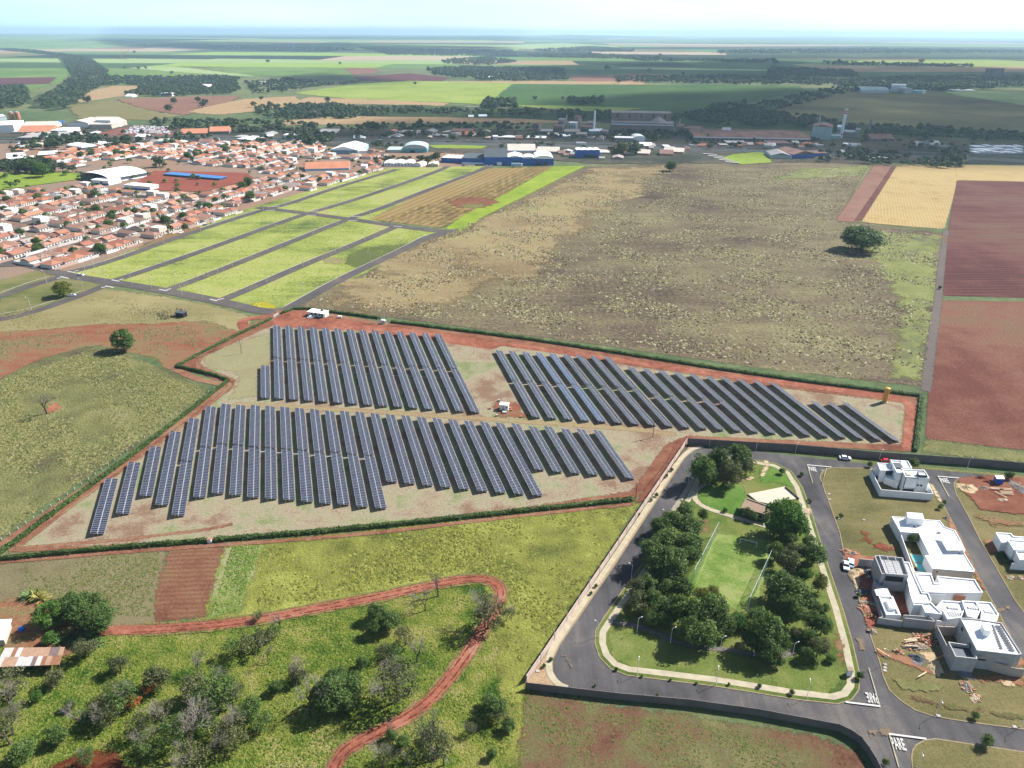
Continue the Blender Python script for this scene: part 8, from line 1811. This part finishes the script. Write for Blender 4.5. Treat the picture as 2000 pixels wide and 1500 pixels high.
# single far trees one can tell apart
FT = [(523, 120, 4.5), (262, 102, 3.5), (270, 133, 4), (285, 133, 3.5), (335, 142, 4), (664, 124, 3.5), (243, 132, 3), (170, 195, 9), (339, 198, 8), (385, 195, 7), (395, 205, 8), (400, 200, 8), (330, 212, 9), (496, 204, 7), (527, 203, 6), (510, 192, 5), (810, 163, 4), (838, 137, 7), (848, 142, 7), (1045, 192, 5), (1186, 133, 6), (1100, 100, 4), (1268, 138, 5), (1208, 158, 7), (1334, 144, 4), (1152, 105, 5), (1284, 114, 5), (1639, 120, 5), (1800, 120, 6), (1725, 122, 4), (1510, 118, 6), (1515, 122, 6), (1610, 120, 3), (1454, 198, 6), (735, 249, 10), (480, 250, 9), (613, 225, 8), (640, 196, 7), (1310, 118, 5), (1290, 108, 4), (1100, 192, 4), (90, 330, 13), (120, 327, 11), (310, 316, 13), (40, 328, 12), (140, 330, 9), (105, 283, 12), (225, 282, 9), (610, 275, 11), (245, 280, 8), (1870, 312, 12), (885, 270, 8), (850, 308, 11), (838, 312, 9), (1215, 290, 12), (1240, 292, 14), (700, 268, 7), (980, 286, 6), (1010, 284, 7), (1385, 286, 7), (720, 245, 9), (820, 240, 8), (955, 246, 8), (920, 262, 7)]
for x, y, r in FT:
    X, Y = G(x, y); R = r / ppm(X, Y); o = tree_px(x, y - r * .2, r, 'dark', 'dark round tree', 'standing in the distant farmland' if y < 210 else 'along the highway belt', crown=rng.choice(FARC), vs=.95)
tree_px(613, 221, 8, 'pink', 'pink flowering tree', 'in the far wood', vs=.9)
tree_px(1218, 289, 15, 'yellow', 'pale yellow-green tree', 'beside the highway right of the warehouses', vs=.85)
tree_px(57, 322, 16, 'mid', 'big green tree', 'at the edge of the small green field'); tree_px(80, 330, 16, 'bright', 'bright green tree', 'at the edge of the small green field')

# ================================================================ CLOUDS (they cast the large soft shadows) AND HAZE
m_cloud = NT('cloud'); _q = m_cloud
_a = _q.attr('dens'); _n = _q.noise(.004, 5, .6); _a = _q.math('MULTIPLY', _a, _q.math('MULTIPLY_ADD', _n, 1.5, -.1, clamp=True), clamp=True)
_q.base((.85, .86, .88, 1), 1, 0); _q.l(_a, _q.b.inputs['Alpha']); m_cloud = _q.mat
def cloud(shpx, hz=1050, k=.75, seed=0):
    """a cloud whose shadow falls on the photo outline shpx"""
    pts = [G(*p) for p in shpx]; t = hz / math.tan(SUN_EL); pts = [(p[0] + math.cos(SUN_AZ) * t, p[1] + math.sin(SUN_AZ) * t) for p in pts]
    a = np.array(pts); x0, y0 = a.min(0) - 150; x1, y1 = a.max(0) + 150; n = 60; gx, gy = np.meshgrid(np.linspace(x0, x1, n), np.linspace(y0, y1, n)); Pq = np.stack([gx.ravel(), gy.ravel()], 1); sd = sdist(Pq, pts)
    den = np.clip((sd + 60) / 160, 0, 1) * k; hgt = np.sqrt(np.clip((sd + 60) / 300, 0, 1)) * 90 * (1 + .4 * np.sin(Pq[:, 0] * .02 + seed) * np.cos(Pq[:, 1] * .017))
    idx = np.arange(n * n).reshape(n, n); q = np.stack([idx[:-1, :-1], idx[:-1, 1:], idx[1:, 1:], idx[1:, :-1]], -1).reshape(-1, 4); q = q[(den[q] > 0).any(1)]
    V = np.concatenate([np.column_stack([Pq, hz + hgt]), np.column_stack([Pq, hz - hgt * .25])]); Fq = np.concatenate([q, q[:, ::-1] + n * n])
    put('clouds', np_mesh('clouds', V, Fq, [m_cloud], {'dens': np.concatenate([den, den])}), kind='stuff')
CL = [[(640, 268), (760, 235), (1000, 222), (1090, 196), (1200, 186), (1500, 172), (1900, 172), (2300, 190), (2300, 322), (2000, 320), (1740, 318), (1500, 296), (1340, 286), (1180, 272), (900, 270), (780, 272)],
      [(560, 150), (640, 142), (800, 160), (700, 166), (560, 160)], [(1000, 130), (1500, 118), (2200, 140), (2200, 165), (1500, 160), (1050, 150)], [(180, 78), (600, 84), (1000, 92), (1000, 108), (700, 104), (400, 98), (200, 90)],
      [(740, 500), (800, 488), (780, 505), (720, 516), (680, 512)]]
for i, c in enumerate(CL[:4]): cloud(c, seed=i, k=.95)
hz_ = NT('haze_air'); hz_.t.nodes.remove(hz_.b); pv = hz_.n('ShaderNodeVolumePrincipled'); pv.inputs['Density'].default_value = 0.000065; pv.inputs['Color'].default_value = (.56, .82, 1.0, 1); pv.inputs['Anisotropy'].default_value = 0.2
hz_.l(pv.outputs[0], hz_.out.inputs['Volume'])
b = MB(); b.prism([(-33000, -400), (33000, -400), (33000, 33000), (-33000, 33000)], -1.0, 190.0); b.poly([(-33000, -400, -1.0), (-33000, 33000, -1.0), (33000, 33000, -1.0), (33000, -400, -1.0)])
put('haze', b.mesh('haze', hz_.mat), kind='stuff')
resolve_labels()
for o in bpy.data.objects:
    if o.get('label') is None and o.get('category') and not o.parent: o['label'] = o['category']
#SPLIT
